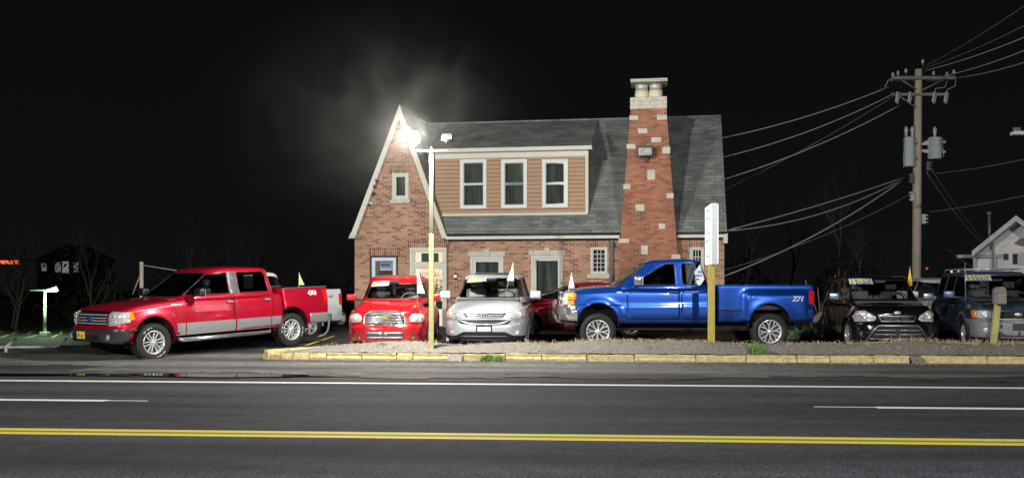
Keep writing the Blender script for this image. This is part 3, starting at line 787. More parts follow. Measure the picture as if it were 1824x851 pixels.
    b = build('cargo_bed', bm, [P_, DARK, TRIM, UNDER], c.root, norm=False); build('bed_liner', cav, BLACKP, b); build('bed_rail', rl, P_, b)
    bm = NB(); prism(bm, [(-2.9, .58), (-2.9, .70), (-3.12, .86), (-3.14, .80), (-3.02, .60)], 'Y', -.86, .86, bev=.02); build('rear_bumper', bm, GREYP, c.root)
    for x in (1.92, -1.92):
        for sd in (1, -1): make_wheel(c.root, x, sd * .83, .395, .30, sd, .255, 'web', 8, False, CHROME)
    bm = NB(); box(bm, -2.6, 2.2, -.45, .45, .40, .58); tube(bm, [(-1.92, -.8, .40), (-1.92, .8, .40)], .06, 8); tube(bm, [(1.92, -.8, .40), (1.92, .8, .40)], .05, 8); lathe(bm, [(.13, -.14), (.15, 0), (.13, .14)], 14, c=(-1.92, 0, .4)); build('chassis', bm, UNDER, c.root)
    for sd in (1, -1):
        bm = NB(); h = c.low0.ray_cast(Vector((1.42, sd * 5, 1.27)), Vector((0, -sd, 0))); y = h[0].y; box(bm, 1.38, 1.50, y - .008, y + .008, 1.255, 1.285, .003); build('fender_badge', bm, ALLOY, c.root)
    # reflection of a pennant in the rear quarter window, painted on a thin sheet
    for sd in (1,):
        bm = NB(); y = .825
        prism(bm, [(-.02, 1.43), (-.40, 1.90), (-.48, 1.56), (-.38, 1.43)], 'Y', y, y + .003)
        for v in bm.verts: v.co.y -= (v.co.z - 1.43) * .26 - .06
        o = build('pennant_reflection', bm, mat('pennant reflection', (.6, .65, .72), .6), c.root)
        for k in range(4):
            bm = NB(); x0 = -.14 - k * .065; z0 = 1.46 + k * .085; box(bm, x0 - .16, x0, y + .004, y + .007, z0, z0 + .03)
            for v in bm.verts: v.co.y -= (v.co.z - 1.43) * .26 - .06
            build('reflected_line', bm, mat('reflected lettering grey', (.12, .15, .25), .6), o)
    return tag(c.root, 'blue extended cab pickup truck with flared rear fenders and tinted windows', 'pickup truck')

# ================================================================== WHITE PICKUP BEHIND THE RED ONE
def white_truck():
    P_ = paint('white paint', (.62, .66, .68), 0., .35)
    M = car_M(-7.58, 26.26, 231.8, wb=3.6, gz=(-.12, -.08)); c = Car('pickup_truck', M, P_)
    S = [(.3, .93), (.5, .975), (.75, 1.0), (1.15, .98), (1.5, .94)]
    c.lower(dict(W=.98, xf=2.7, xr=-1.1, nf=.5, nr=.05, T=[(-1.1, 1.28), (1.2, 1.30), (2.3, 1.2), (2.7, 1.05)], B=[(0, .45)], S=S, rt=.10, crown=.05, flares=[(1.8, .42, .49, .03)], arch_b=.38))
    c.green(dict(belt=[(0, 1.27)], roof=[(-1.2, 1.86), (-.4, 1.93), (.4, 1.9)], xwb=1.3, xwt=.5, xrb=-1.06, xrt=-.92, wb=.92, wt=.77, crown=.03))
    c.window([(-.75, 1.33), (.75, 1.33), (.65, 1.83), (-.65, 1.83)], 'X', FRONT, GLD)
    c.window([(-.62, 1.36), (.62, 1.36), (.54, 1.78), (-.54, 1.78)], 'X', REAR, GLD)
    for sd in (1, -1):
        c.window([(.95, 1.33), (.5, 1.80), (-.05, 1.82), (-.05, 1.33)], 'Y', SIDE(sd), GLD)
        c.window([(-.15, 1.33), (-.15, 1.82), (-.68, 1.82), (-.86, 1.74), (-.92, 1.33)], 'Y', SIDE(sd), GLD, round_=.08)
    c.arch(1.8, .42, .46); c.doors([rnd([(1.05, .55), (1.05, 1.27), (-.1, 1.27), (-.1, .55)], .05), rnd([(-.13, .55), (-.13, 1.27), (-.95, 1.27), (-.95, .55)], .05)], [(.05, 1.1), (-.8, 1.1)])
    for sd in (1, -1): c.piece('headlight', c.low, [(sd * .55, .85), (sd * .55, 1.05), (sd * .93, 1.03), (sd * .93, .85)], 'X', FRONT, LAMPW, .04, .006)
    c.piece('grille', c.low, [(-.5, .78), (.5, .78), (.5, 1.05), (-.5, 1.05)], 'X', FRONT, BLACKP, .06, -.01)
    c.piece('bumper', c.low, [(-1.1, .45), (1.1, .45), (1.1, .7), (-1.1, .7)], 'X', lambda f: f.normal.x > .02 and f.calc_center_median().x > 2.2, CHROME, .03, .04)
    c.mirror(.9, 1.3); c.finish()
    bm, cav, rl, bv = bed_mesh(c, -1.12, -3.0, .50, 1.42, .975, S, [(-1.8, .42, .49, .03)], P_, {}, arch=(-1.8, .42, .46))
    low, c.low = c.low, bm; l0, c.low0 = c.low0, bv
    for sd in (1, -1):
        c.piece('tail_light', bm, [(-2.86, .98), (-2.86, 1.30), (-3.02, 1.30), (-3.02, .96)], 'Y', SIDE(sd, .5), LAMPR, .02, .01)
        t = project_text('4.4', .12, bv, 'Y', sd, -2.55, 1.22, -sd, .009, shear=.3, bold=.004); build('badge_lettering', t, mat('decal purple', (.12, .05, .3), .4), c.root, norm=False)
        t = NB(); 
        h = bv.ray_cast(Vector((-2.4, sd * 5, 1.2)), Vector((0, -sd, 0))); y = h[0].y; box(t, -2.46, -2.22, y - .004, y + .004, 1.205, 1.22); build('badge_stripe', t, mat('decal red', (.4, .03, .05), .4), c.root)
    c.piece('tail_light', bm, [(.80, .98), (.80, 1.30), (.97, 1.30), (.97, .98)], 'X', REAR, LAMPR, .02, .01); c.piece('tail_light', bm, [(-.80, .98), (-.80, 1.30), (-.97, 1.30), (-.97, .98)], 'X', REAR, LAMPR, .02, .01)
    c.low, c.low0 = low, l0
    b = build('cargo_bed', bm, [P_, DARK, TRIM, UNDER], c.root, norm=False); build('bed_liner', cav, BLACKP, b); build('bed_rail', rl, P_, b)
    bm = NB(); box(bm, -3.14, -3.0, -.95, .95, .45, .65, .04); build('rear_bumper', bm, CHROME, c.root, smooth=True)
    for x in (1.8, -1.8):
        for sd in (1, -1): make_wheel(c.root, x, sd * .84, .38, .25, sd, .22, 'spoke', 6)
    return tag(c.root, 'white pickup truck mostly hidden behind the red crew cab pickup', 'pickup truck')

# ================================================================== generic passenger vehicles
def passenger(name, M, P_, L, lowspec, gspec, ws, rw, sides, archs, dpolys, dh, roofless=False, glassm=None, wheels=None, mirror=None, seats=None, seatm=None, ws_m=None, side_m=None, archtrim=False, dz=1.0, dorder=None):
    c = Car(name, M, P_); lowspec['archtrim'] = archtrim; c.lower(lowspec); c.green(gspec)
    c.wso = c.window(ws, 'X', FRONT, ws_m or GL, round_=.07)
    c.window(rw, 'X', REAR, GLD)
    for sd in (1, -1):
        for p in sides: c.window(p, 'Y', SIDE(sd), side_m or GL, round_=.03)
    for a in archs: c.arch(*a)
    c.doors(dpolys, dh)
    if seats: c.interior(seats, seatm or SEAT, dz)
    if mirror: c.mirror(*mirror)
    return c
def wheels_of(c, xs, y, r, w, rr, style, n, m=None, steer=0.):
    for i, x in enumerate(xs):
        for sd in (1, -1): make_wheel(c.root, x, sd * y, r, w, sd, rr, style, n, False, m, steer=steer if i == 0 else 0)

def hhr():
    P_ = paint('bright red paint', (.52, .010, .018), .2, .28)
    M = car_M(-2.80, 23.30, 270, wb=2.63); c = passenger('hatchback_car', M, P_, 4.475,
        dict(W=.875, xf=2.23, xr=-2.22, nf=.62, nr=.35, nexp=2.9, T=[(-2.2, 1.05), (0, 1.05), (.9, 1.10), (1.3, 1.09), (1.7, 1.03), (2.0, .94), (2.15, .86), (2.23, .78)], B=[(-2.2, .3), (-1.9, .2), (1.9, .17), (2.23, .2)],
             S=[(.15, .93), (.35, .985), (.6, 1.0), (.8, .985), (.95, .93), (1.08, .86)], rt=.20, crown=.02, P=[(-2.2, .97), (0, 1), (1.2, .995), (2.2, .97)],
             WF=[(.15, .03), (.35, .07), (.52, .07), (.60, .01), (.9, .0)], flares=[(1.315, .34, .42, .05), (-1.315, .34, .42, .05)], arch_b=.15),
        dict(belt=[(-2.2, 1.05), (0, 1.04), (1.1, 1.06)], roof=[(-2.1, 1.42), (-1.6, 1.58), (-.9, 1.65), (-.2, 1.655), (.3, 1.60), (.62, 1.52)], xwb=1.14, xwt=.46, xrb=-2.12, xrt=-1.85, wb=.80, wt=.65, ri=.12, bow=.16, crown=.03, n=6),
        [(-.655, 1.12), (.655, 1.12), (.575, 1.475), (-.575, 1.475)], [(-.55, 1.15), (.55, 1.15), (.45, 1.45), (-.45, 1.45)],
        [[(.80, 1.12), (.38, 1.46), (.05, 1.50), (.05, 1.12)], [(-.03, 1.12), (-.03, 1.50), (-.75, 1.51), (-.82, 1.12)], [(-.95, 1.14), (-.9, 1.50), (-1.45, 1.46), (-1.6, 1.14)]],
        [(1.315, .33, .39), (-1.315, .33, .39)], [rnd([(.85, .28), (.92, .7), (.85, 1.02), (.02, 1.03), (.02, .28)], .05), rnd([(-.0, .28), (-.0, 1.03), (-.85, 1.03), (-.98, .8), (-.85, .28)], .05)], [(.15, .9), (-.7, .9)],
        seats=[.18, -.75], seatm=SEAT, dz=1.06)
    fx = c.front_x; v = lambda l: c.poly(l, 0, 2.12)
    # paint the grille opening, halved chrome surround
    g = rnd([(-.455, .60), (.455, .60), (.435, .83), (.30, .905), (-.30, .905), (-.435, .83)], .05)
    g = [(y - .02, z - .03) for y, z in g]
    c.piece('grille', c.low, g, 'X', FRONT, mat('grille steel', (.12, .12, .125), .35, .8), .05, .004)
    ring = NB(); pts = [Vector((fx(y, z) + .012, y, z)) for y, z in g + g[:1]]; tube(ring, pts, .016, 8, cap=False); build('grille_surround', ring, MIRC, c.root)
    for z in (.63, .69, .75, .81):
        bm = NB(); w = .42 if z < .78 else .39; pts = [Vector((fx(-.02 + q * w, z) + .012, -.02 + q * w, z)) for q in [k / 7 - 1 for k in range(15)]]; tube(bm, pts, .0115, 6); build('grille_bar', bm, MIRC, c.root)
    bm = NB(); x = fx(-.02, .72) + .03; box(bm, x - .02, x + .01, -.10, .06, .695, .745, .01); box(bm, x - .02, x + .008, -.05, .01, .68, .76, .008); build('badge', bm, mat('gold badge', (.6, .45, .15), .3, .8), c.root)
    for sd in (1, -1):
        pol = rnd([(sd * .54, .63), (sd * .52, .74), (sd * .60, .82), (sd * .80, .80), (sd * .845, .70), (sd * .80, .62)], .04)
        hl = c.piece('headlight', c.low, pol, 'X', lambda f: f.normal.x > .03, LAMPW, .04, .012)
        bm = NB(); x = fx(sd * .64, .715) + .012; lathe(bm, [(.075, x), (.07, x + .014), (.04, x + .003), (.001, x + .012)], 20, axis='X', c=(0, sd * .64, .715)); build('reflector', bm, CHROME, hl)
        bm = NB(); x = fx(sd * .775, .71) + .01; lathe(bm, [(.04, x), (.036, x + .012), (.001, x + .014)], 16, axis='X', c=(0, sd * .775, .71)); build('indicator', bm, LAMPO, hl)
        bm = NB(); x = fx(sd * .585, .335) + .0; lathe(bm, [(.085, x), (.08, x + .008), (.07, x + .004), (.001, x + .004)], 20, axis='X', c=(0, sd * .585, .335)); build('fog_lamp', bm, mat('dark lens', (.06, .03, .03), .3), c.root)
    low_ = rnd([(-.42, .33), (-.36, .27), (.36, .27), (.42, .33), (.42, .43), (-.42, .43)], .04)
    c.piece('air_intake', c.low, low_, 'X', FRONT, GREYP, .04, .002)
    bm = NB(); 
    for z in (.30, .40): tube(bm, [Vector((fx(y, z) + .012, y, z)) for y in [k * .06 - .39 for k in range(14)]], .009, 6)
    build('intake_trim', bm, ALLOY, c.root)
    c.plate(fx(0, .38) + .03, -.03, .39, BLACKP, None, .34, .13); bm = NB(); x = fx(0, .38) + .037
    for y0 in (-.13, .0): lathe(bm, [(.03, x), (.028, x + .004), (.001, x + .005)], 14, axis='X', c=(0, y0 + .02, .39))
    build('plate_mark', bm, STICK, c.root)
    # bonnet shut lines: fender crease
    c.piece('bonnet_line', c.low, [(-.62, 1.035), (-.60, 1.03), (-.47, .84), (-.49, .84)], 'X', FRONT, DARK, .01, -.004)
    c.mirror(.66, 1.07, y=.83)
    c.sticker('$7777', [(-.565, 1.40), (-.13, 1.425), (-.13, 1.53), (-.53, 1.505)], c.gr0, .145, -.34, 1.462, slant=.05)
    b = NB(); tube(b, [(.95, -.5, 1.125), (1.0, .1, 1.135)], .008, 6); tube(b, [(.95, 0, 1.125), (1.0, .55, 1.135)], .008, 6); build('wiper', b, BLACKP, c.root)
    c.finish(); wheels_of(c, (1.315, -1.315), .775, .325, .21, .205, 'spoke', 7)
    return tag(c.root, 'bright red retro hatchback facing the road with a tall chrome grille', 'car')

def crv():
    P_ = paint('silver paint', (.60, .64, .68), .42, .36)
    M = car_M(-.45, 23.05, 266, wb=2.62); c = passenger('suv_car', M, P_, 4.57,
        dict(W=.91, xf=2.22, xr=-2.3, nf=.62, nr=.35, nexp=2.9, T=[(-2.3, 1.1), (0, 1.1), (1.0, 1.13), (1.4, 1.10), (1.85, 1.02), (2.1, .93), (2.22, .84)], B=[(-2.3, .3), (-1.9, .24), (1.9, .22), (2.22, .25)],
             S=[(.2, .94), (.4, .985), (.65, 1.0), (.85, .985), (1.0, .94), (1.13, .88)], rt=.15, crown=.06, P=[(-2.3, .96), (0, 1), (2.2, .985)],
             WF=[(.2, .0), (.38, .05), (.55, .06), (.65, .02), (.9, .0)], flares=[(1.31, .35, .42, .03), (-1.31, .35, .42, .03)], arch_b=.2),
        dict(belt=[(-2.2, 1.12), (0, 1.09), (1.2, 1.10)], roof=[(-2.1, 1.58), (-1.5, 1.67), (-.5, 1.71), (.2, 1.69), (.5, 1.64)], xwb=1.32, xwt=.42, xrb=-2.2, xrt=-1.75, wb=.84, wt=.67, ri=.13, bow=.18, crown=.03, n=6),
        [(-.735, 1.155), (.735, 1.155), (.60, 1.615), (-.60, 1.615)], [(-.55, 1.2), (.55, 1.2), (.45, 1.55), (-.45, 1.55)],
        [[(.90, 1.17), (.42, 1.56), (.05, 1.60), (.05, 1.16)], [(-.03, 1.16), (-.03, 1.60), (-.75, 1.60), (-.85, 1.16)], [(-.95, 1.18), (-.85, 1.58), (-1.4, 1.5), (-1.65, 1.2)]],
        [(1.31, .35, .40), (-1.31, .35, .40)], [rnd([(.85, .32), (.92, .7), (.88, 1.07), (.02, 1.07), (.02, .32)], .05), rnd([(-.0, .32), (-.0, 1.07), (-.85, 1.07), (-.98, .8), (-.85, .32)], .05)], [(.15, .95), (-.7, .95)],
        seats=[.25, -.7], seatm=SEAT, dz=1.13)
    fx = c.front_x
    low = [(-.95, .2), (.95, .2), (.95, .33), (.62, .36), (.45, .43), (-.45, .43), (-.62, .36), (-.95, .33)]
    for pol in ([(-.95, .2), (-.62, .2), (-.62, .36), (-.95, .34)], [(.62, .2), (.95, .2), (.95, .34), (.62, .36)], [(-.62, .2), (.62, .2), (.62, .36), (.45, .44), (-.45, .44), (-.62, .36)]):
        c.piece('lower_bumper', c.low, pol, 'X', lambda f: f.normal.x > .01 and f.calc_center_median().x > 1.7, BLACKP, .03, -.015)
    for z in (.26, .34): 
        bm = NB(); tube(bm, [Vector((fx(y, z) + .01, y, z)) for y in [k * .1 - .5 for k in range(11)]], .012, 6); build('intake_bar', bm, GREYP, c.root)
    c.piece('grille', c.low, rnd([(-.48, .845), (-.40, .735), (.40, .735), (.48, .845), (.42, .855), (-.42, .855)], .02), 'X', FRONT, BLACKP, .05, -.015)
    for z, w in ((.76, .40), (.80, .44), (.845, .47)):
        bm = NB(); tube(bm, [Vector((fx(w * q, z) + .014, w * q, z)) for q in [k / 7 - 1 for k in range(15)]], .011, 6); build('grille_bar', bm, CHROME, c.root)
    c.piece('lower_grille', c.low, rnd([(-.60, .68), (-.50, .60), (.50, .60), (.60, .68), (.56, .70), (-.56, .70)], .02), 'X', FRONT, BLACKP, .05, -.01)
    bm = NB(); tube(bm, [Vector((fx(.56 * q, .60 + .09 * abs(q) ** 3) + .014, .56 * q, .60 + .09 * abs(q) ** 3)) for q in [k / 10 - 1 for k in range(21)]], .015, 6); build('lower_trim', bm, CHROME, c.root)
    bm = NB(); x = fx(0, .80) + .02; box(bm, x - .02, x + .012, -.07, .07, .745, .86, .02, seg=3); b = build('badge', bm, CHROME, c.root)
    bm = NB(); 
    for q in (-1, 1): prism(bm, [(q * .045, .765), (q * .03, .765), (q * .022, .84), (q * .04, .84)], 'X', x + .012, x + .016)
    box(bm, x + .012, x + .0155, -.03, .03, .797, .81); build('emblem', bm, DARK, b)
    for sd in (1, -1):
        pol = [(sd * .50, .74), (sd * .60, .715), (sd * .87, .72), (sd * .885, .86), (sd * .82, .96), (sd * .70, .90)]
        hl = c.piece('headlight', c.low, pol, 'X', lambda f: f.normal.x > .02, LAMPW, .04, .012)
        bm = NB(); x = fx(sd * .74, .80) + .014; lathe(bm, [(.075, x), (.07, x + .014), (.04, x + .003), (.001, x + .012)], 20, axis='X', c=(0, sd * .74, .80)); build('reflector', bm, CHROME, hl)
        bm = NB(); x = fx(sd * .82, .875) + .0; lathe(bm, [(.035, x), (.03, x + .014), (.001, x + .014)], 16, axis='X', c=(0, sd * .815, .87)); build('indicator', bm, LAMPO, hl)
        bm = NB(); x = fx(sd * .68, .42); lathe(bm, [(.075, x), (.07, x + .012), (.05, x + .004), (.001, x + .01)], 20, axis='X', c=(0, sd * .68, .42)); 
        for v in bm.verts: v.co.z = .42 + (v.co.z - .42) * .6
        build('fog_lamp', bm, LAMPW, c.root)
    c.plate(fx(0, .5) + .02, 0, .50, BLACKP, STICK, .36, .19)
    c.mirror(.80, 1.13, y=.86, sc=1.15)
    c.sticker('$9990', [(-.595, 1.50), (-.12, 1.53), (-.12, 1.615), (-.555, 1.59)], c.gr0, .135, -.345, 1.56, slant=.05)
    bm = NB(); box(bm, -.5, .22, -.42, .42, 1.70, 1.735, .012); build('sunroof', bm, BLACKP, c.root)
    b = NB(); tube(b, [(1.02, -.5, 1.165), (1.12, .1, 1.18)], .008, 6); tube(b, [(1.05, .02, 1.165), (1.02, .6, 1.18)], .008, 6); build('wiper', b, BLACKP, c.root)
    bm = NB(); box(bm, .62, .64, .50, .60, 1.2, 1.27); build('dash_paper', bm, STICK, c.root)
    c.finish(); wheels_of(c, (1.31, -1.31), .80, .35, .225, .215, 'spoke', 7, steer=0)
    return tag(c.root, 'silver compact suv facing the road with twin bar chrome grille', 'suv')

def soul():
    P_ = paint('black paint', (.008, .007, .008), .2, .16)
    M = car_M(8.63, 22.85, 264, wb=2.55); c = passenger('hatchback_car', M, P_, 4.1,
        dict(W=.89, xf=2.02, xr=-2.05, nf=.60, nr=.3, nexp=3.0, T=[(-2.05, 1.08), (0, 1.06), (.9, 1.08), (1.3, 1.06), (1.7, 1.0), (1.92, .92), (2.02, .82)], B=[(-2, .28), (-1.7, .2), (1.7, .18), (2.02, .2)],
             S=[(.15, .94), (.4, .99), (.65, 1.0), (.85, .98), (1.08, .92)], rt=.12, crown=.04, P=[(-2, .97), (0, 1), (2, .98)], WF=[(.15, .04), (.4, .07), (.58, .05), (.66, .0), (.9, .0)], flares=[(1.275, .34, .42, .045), (-1.275, .34, .42, .045)], arch_b=.16),
        dict(belt=[(-2, 1.12), (0, 1.05), (1.1, 1.05)], roof=[(-2, 1.56), (-1.4, 1.62), (-.4, 1.66), (.2, 1.65), (.55, 1.60)], xwb=1.18, xwt=.52, xrb=-2.0, xrt=-1.85, wb=.84, wt=.72, ri=.08, bow=.12, crown=.02, n=8),
        [(-.715, 1.11), (.715, 1.11), (.655, 1.565), (-.655, 1.565)], [(-.55, 1.2), (.55, 1.2), (.5, 1.5), (-.5, 1.5)],
        [[(.88, 1.12), (.50, 1.52), (.02, 1.56), (.02, 1.12)], [(-.04, 1.12), (-.04, 1.56), (-.72, 1.56), (-.80, 1.13)], [(-.88, 1.16), (-.82, 1.55), (-1.4, 1.53), (-1.5, 1.22)]],
        [(1.275, .33, .39), (-1.275, .33, .39)], [rnd([(.85, .28), (.88, .7), (.84, 1.03), (.0, 1.03), (.0, .28)], .05), rnd([(-.02, .28), (-.02, 1.03), (-.82, 1.05), (-.92, .8), (-.82, .28)], .05)], [(.12, .92), (-.68, .92)],
        seats=[.2, -.7], seatm=SEATD, dz=1.07)
    fx = c.front_x
    c.piece('grille', c.low, rnd([(-.36, .72), (-.32, .66), (.32, .66), (.36, .72), (.36, .76), (-.36, .76)], .015), 'X', FRONT, BLACKP, .05, -.01)
    bm = NB(); g = [(-.40, .78), (-.34, .655), (.34, .655), (.40, .78), (.1, .765), (-.1, .765)]; tube(bm, [Vector((fx(y, z) + .012, y, z)) for y, z in g + g[:1]], .013, 6, cap=False); build('grille_surround', bm, CHROME, c.root)
    ap = rnd([(-.62, .26), (.62, .26), (.43, .55), (-.43, .55)], .05)
    c.piece('lower_grille', c.low, ap, 'X', FRONT, mat('mesh black', (.02, .02, .02), .5, bump=1, bs=120), .05, -.01)
    bm = NB(); tube(bm, [Vector((fx(y, z) + .02, y, z)) for y, z in [(-.64, .24), (-.5, .47), (-.42, .56), (.42, .56), (.5, .47), (.64, .24)]], .024, 8); tube(bm, [Vector((fx(y, .27) + .015, y, .27)) for y in [k * .1 - .6 for k in range(13)]], .014, 6); build('grille_frame', bm, mat('satin silver', (.35, .35, .37), .3, .8), c.root)
    for z in (.37, .46):
        bm = NB(); tube(bm, [Vector((fx(y, z) + .006, y, z)) for y in [k * .1 - .5 for k in range(11)]], .007, 6); build('grille_bar', bm, ALLOY, c.root)
    for sd in (1, -1):
        pol = [(sd * .44, .70), (sd * .50, .65), (sd * .84, .63), (sd * .865, .74), (sd * .80, .87), (sd * .66, .88), (sd * .48, .78)]
        hl = c.piece('headlight', c.low, pol, 'X', lambda f: f.normal.x > .02, LAMPW, .04, .014)
        bm = NB(); x = fx(sd * .66, .77) + .014; lathe(bm, [(.07, x), (.065, x + .016), (.04, x + .003), (.001, x + .012)], 20, axis='X', c=(0, sd * .67, .77)); build('reflector', bm, CHROME, hl)
        bm = NB(); x = fx(sd * .79, .79) - .005; lathe(bm, [(.045, x), (.04, x + .014), (.001, x + .014)], 16, axis='X', c=(0, sd * .785, .79)); build('indicator', bm, LAMPO, hl)
        bm = NB(); x = fx(sd * .72, .36); lathe(bm, [(.07, x), (.065, x + .012), (.001, x + .004)], 20, axis='X', c=(0, sd * .72, .36)); build('fog_lamp', bm, mat('fog dark', (.05, .05, .055), .15), c.root)
    bm = NB(); x = fx(0, .84) + .005; lathe(bm, [(.001, x + .02), (.07, x + .016), (.08, x)], 24, axis='X', c=(0, 0, .84)); 
    for v in bm.verts: v.co.z = .84 + (v.co.z - .84) * .5
    build('badge', bm, CHROME, c.root)
    c.plate(fx(0, .4) + .02, 0, .41, mat('plate black', (.015, .015, .015), .4), None, .34, .16); 
    c.mirror(.72, 1.09, y=.86, sc=1.1, m=mat('mirror blue chrome', (.3, .4, .55), .25, .8))
    c.sticker('$7490', [(-.655, 1.46), (-.16, 1.46), (-.16, 1.585), (-.65, 1.585)], c.gr0, .16, -.405, 1.522)
    bm = NB(); box(bm, .62, .64, .38, .62, 1.13, 1.3); build('dash_paper', bm, STICK, c.root)
    b = NB(); tube(b, [(-1.5, .0, 1.66), (-1.7, .0, 1.86)], .006, 6); build('antenna', b, BLACKP, c.root)
    c.finish(); wheels_of(c, (1.275, -1.275), .79, .325, .215, .22, 'spoke', 5)
    return tag(c.root, 'black boxy hatchback with a large silver edged lower grille', 'car')

def escape():
    P_ = paint('slate blue paint', (.085, .12, .19), .5, .3)
    M = car_M(11.4, 22.75, 258, wb=2.62); c = passenger('suv_car', M, P_, 4.44,
        dict(W=.90, xf=2.12, xr=-2.25, nf=.5, nr=.25, nexp=3.6, T=[(-2.2, 1.12), (0, 1.10), (.9, 1.12), (1.4, 1.10), (1.9, 1.03), (2.06, .96), (2.12, .88)], B=[(-2, .32), (-1.7, .28), (1.7, .28), (2.12, .30)],
             S=[(.2, .96), (.45, .99), (.7, 1.0), (.9, .98), (1.12, .93)], rt=.12, crown=.04, WF=[(.25, .04), (.4, .07), (.62, .07), (.68, .0), (.9, .0)], flares=[(1.31, .38, .44, .05), (-1.31, .38, .44, .05)], arch_b=.24),
        dict(belt=[(0, 1.10)], roof=[(-2.1, 1.68), (-1.2, 1.75), (-.4, 1.76), (.2, 1.75), (.5, 1.71)], xwb=1.12, xwt=.40, xrb=-2.2, xrt=-2.0, wb=.85, wt=.71, ri=.08, bow=.12, crown=.02, n=8),
        [(-.72, 1.16), (.72, 1.16), (.65, 1.67), (-.65, 1.67)], [(-.55, 1.2), (.55, 1.2), (.5, 1.6), (-.5, 1.6)],
        [[(.82, 1.17), (.40, 1.62), (-.02, 1.66), (-.02, 1.17)], [(-.10, 1.17), (-.10, 1.66), (-.75, 1.66), (-.95, 1.17)], [(-1.05, 1.18), (-.95, 1.65), (-1.8, 1.63), (-1.85, 1.2)]],
        [(1.31, .37, .41), (-1.31, .37, .41)], [rnd([(.80, .42), (.84, .7), (.8, 1.07), (-.05, 1.07), (-.05, .42)], .05), rnd([(-.07, .42), (-.07, 1.07), (-.98, 1.07), (-1.0, .85), (-.85, .42)], .05)], [(.08, .95), (-.85, .95)],
        seats=[.15, -.75], seatm=SEATD, dz=1.10, side_m=GLD)
    fx = c.front_x; CL = mat('grey cladding', (.20, .21, .23), .45)
    c.piece('bumper', c.low, [(-1.1, .28), (1.1, .28), (1.1, .70), (-1.1, .70)], 'X', lambda f: f.normal.x > .01 and f.calc_center_median().x > 1.55 and abs(f.normal.z) < .9, CL, .03, .02)
    c.piece('grille', c.low, rnd([(-.40, .76), (-.34, .72), (.34, .72), (.40, .76), (.42, .88), (-.42, .88)], .02), 'X', FRONT, mat('mesh black', (.02, .02, .02), .5), .05, -.01)
    bm = NB(); g = [(-.45, .90), (-.42, .72), (-.35, .70), (.35, .70), (.42, .72), (.45, .90)]; tube(bm, [Vector((fx(y, z) + .012, y, z)) for y, z in g], .02, 6); build('grille_surround', bm, mat('satin silver2', (.4, .42, .45), .35, .5), c.root)
    bm = NB(); x = fx(0, .80) + .01; lathe(bm, [(.001, x + .02), (.075, x + .016), (.085, x)], 24, axis='X', c=(0, 0, .81)); 
    for v in bm.verts: v.co.z = .81 + (v.co.z - .81) * .5
    build('badge', bm, CHROME, c.root)
    for sd in (1, -1):
        hl = c.piece('headlight', c.low, [(sd * .50, .73), (sd * .50, .89), (sd * .80, .89), (sd * .80, .72)], 'X', FRONT, LAMPW, .04, .012)
        c.piece('indicator', c.low, [(sd * .805, .73), (sd * .805, .89), (sd * .875, .88), (sd * .875, .73)], 'X', lambda f: f.normal.x > .02, LAMPO, .04, .012)
        bm = NB(); x = fx(sd * .64, .81) + .014; lathe(bm, [(.07, x), (.065, x + .014), (.04, x + .003), (.001, x + .012)], 20, axis='X', c=(0, sd * .64, .81)); build('reflector', bm, CHROME, hl)
        bm = NB(); x = fx(sd * .62, .46) + .025; lathe(bm, [(.10, x), (.095, x + .012), (.06, x + .004), (.001, x + .01)], 20, axis='X', c=(0, sd * .62, .46)); 
        for v in bm.verts: v.co.z = .46 + (v.co.z - .46) * .55
        build('fog_lamp', bm, LAMPW, c.root)
        # fender cladding arcs
        for wx in (1.31, -1.31):
            bm = NB(); pr = None
            for (ax, az), (bx_, bz) in zip(circ(wx, .37, .405, 18, -5, 185), circ(wx, .37, .485, 18, -5, 185)):
                col = []
                for (q, w_) in (((ax, az), .02), ((bx_, bz), .012)):
                    h = c.low0.ray_cast(Vector((q[0], sd * 5, max(.31, q[1]))), Vector((0, -sd, 0))); y = (h[0].y if h[0] is not None else .89 * sd) + w_ * sd; col.append(bm.verts.new((q[0], y, q[1])))
                if pr: bm.faces.new((pr[0], col[0], col[1], pr[1]))
                pr = col
            build('fender_cladding', bm, CL, c.root, smooth=True)
    bm = NB(); x = fx(0, .52) + .025; box(bm, x - .03, x + .008, -.38, .38, .50, .60, .015); box(bm, x - .03, x + .008, -.5, .5, .32, .44, .015); build('air_intake', bm, BLACKP, c.root)
    c.plate(fx(0, .5) + .04, .03, .54, mat('plate black', (.015, .015, .015), .4), None, .32, .15)
    c.mirror(.66, 1.13, y=.87, sc=1.15)
    c.sticker('$5990', [(-.66, 1.54), (-.12, 1.54), (-.12, 1.68), (-.64, 1.68)], c.gr0, .165, -.385, 1.61)
    bm = NB()
    for sd in (1, -1):
        tube(bm, [(.25, sd * .62, 1.76), (.15, sd * .62, 1.815), (-1.7, sd * .62, 1.815), (-1.8, sd * .62, 1.74)], .018, 8)
        for x in (-.4, -1.1): box(bm, x - .03, x + .03, sd * .62 - .02, sd * .62 + .02, 1.74, 1.81)
    for x in (-.1, -1.2): tube(bm, [(x, -.62, 1.815), (x, .62, 1.815)], .018, 8)
    build('roof_rack', bm, mat('rack silver', (.55, .57, .6), .3, .6), c.root)
    b = NB(); tube(b, [(1.05, -.80, 1.10), (1.02, -.80, 1.95)], .006, 6); build('antenna', b, ALLOY, c.root)
    c.finish(); wheels_of(c, (1.31, -1.31), .80, .355, .225, .21, 'spoke', 5)
    return tag(c.root, 'slate blue suv with grey bumper cladding and a roof rack', 'suv')

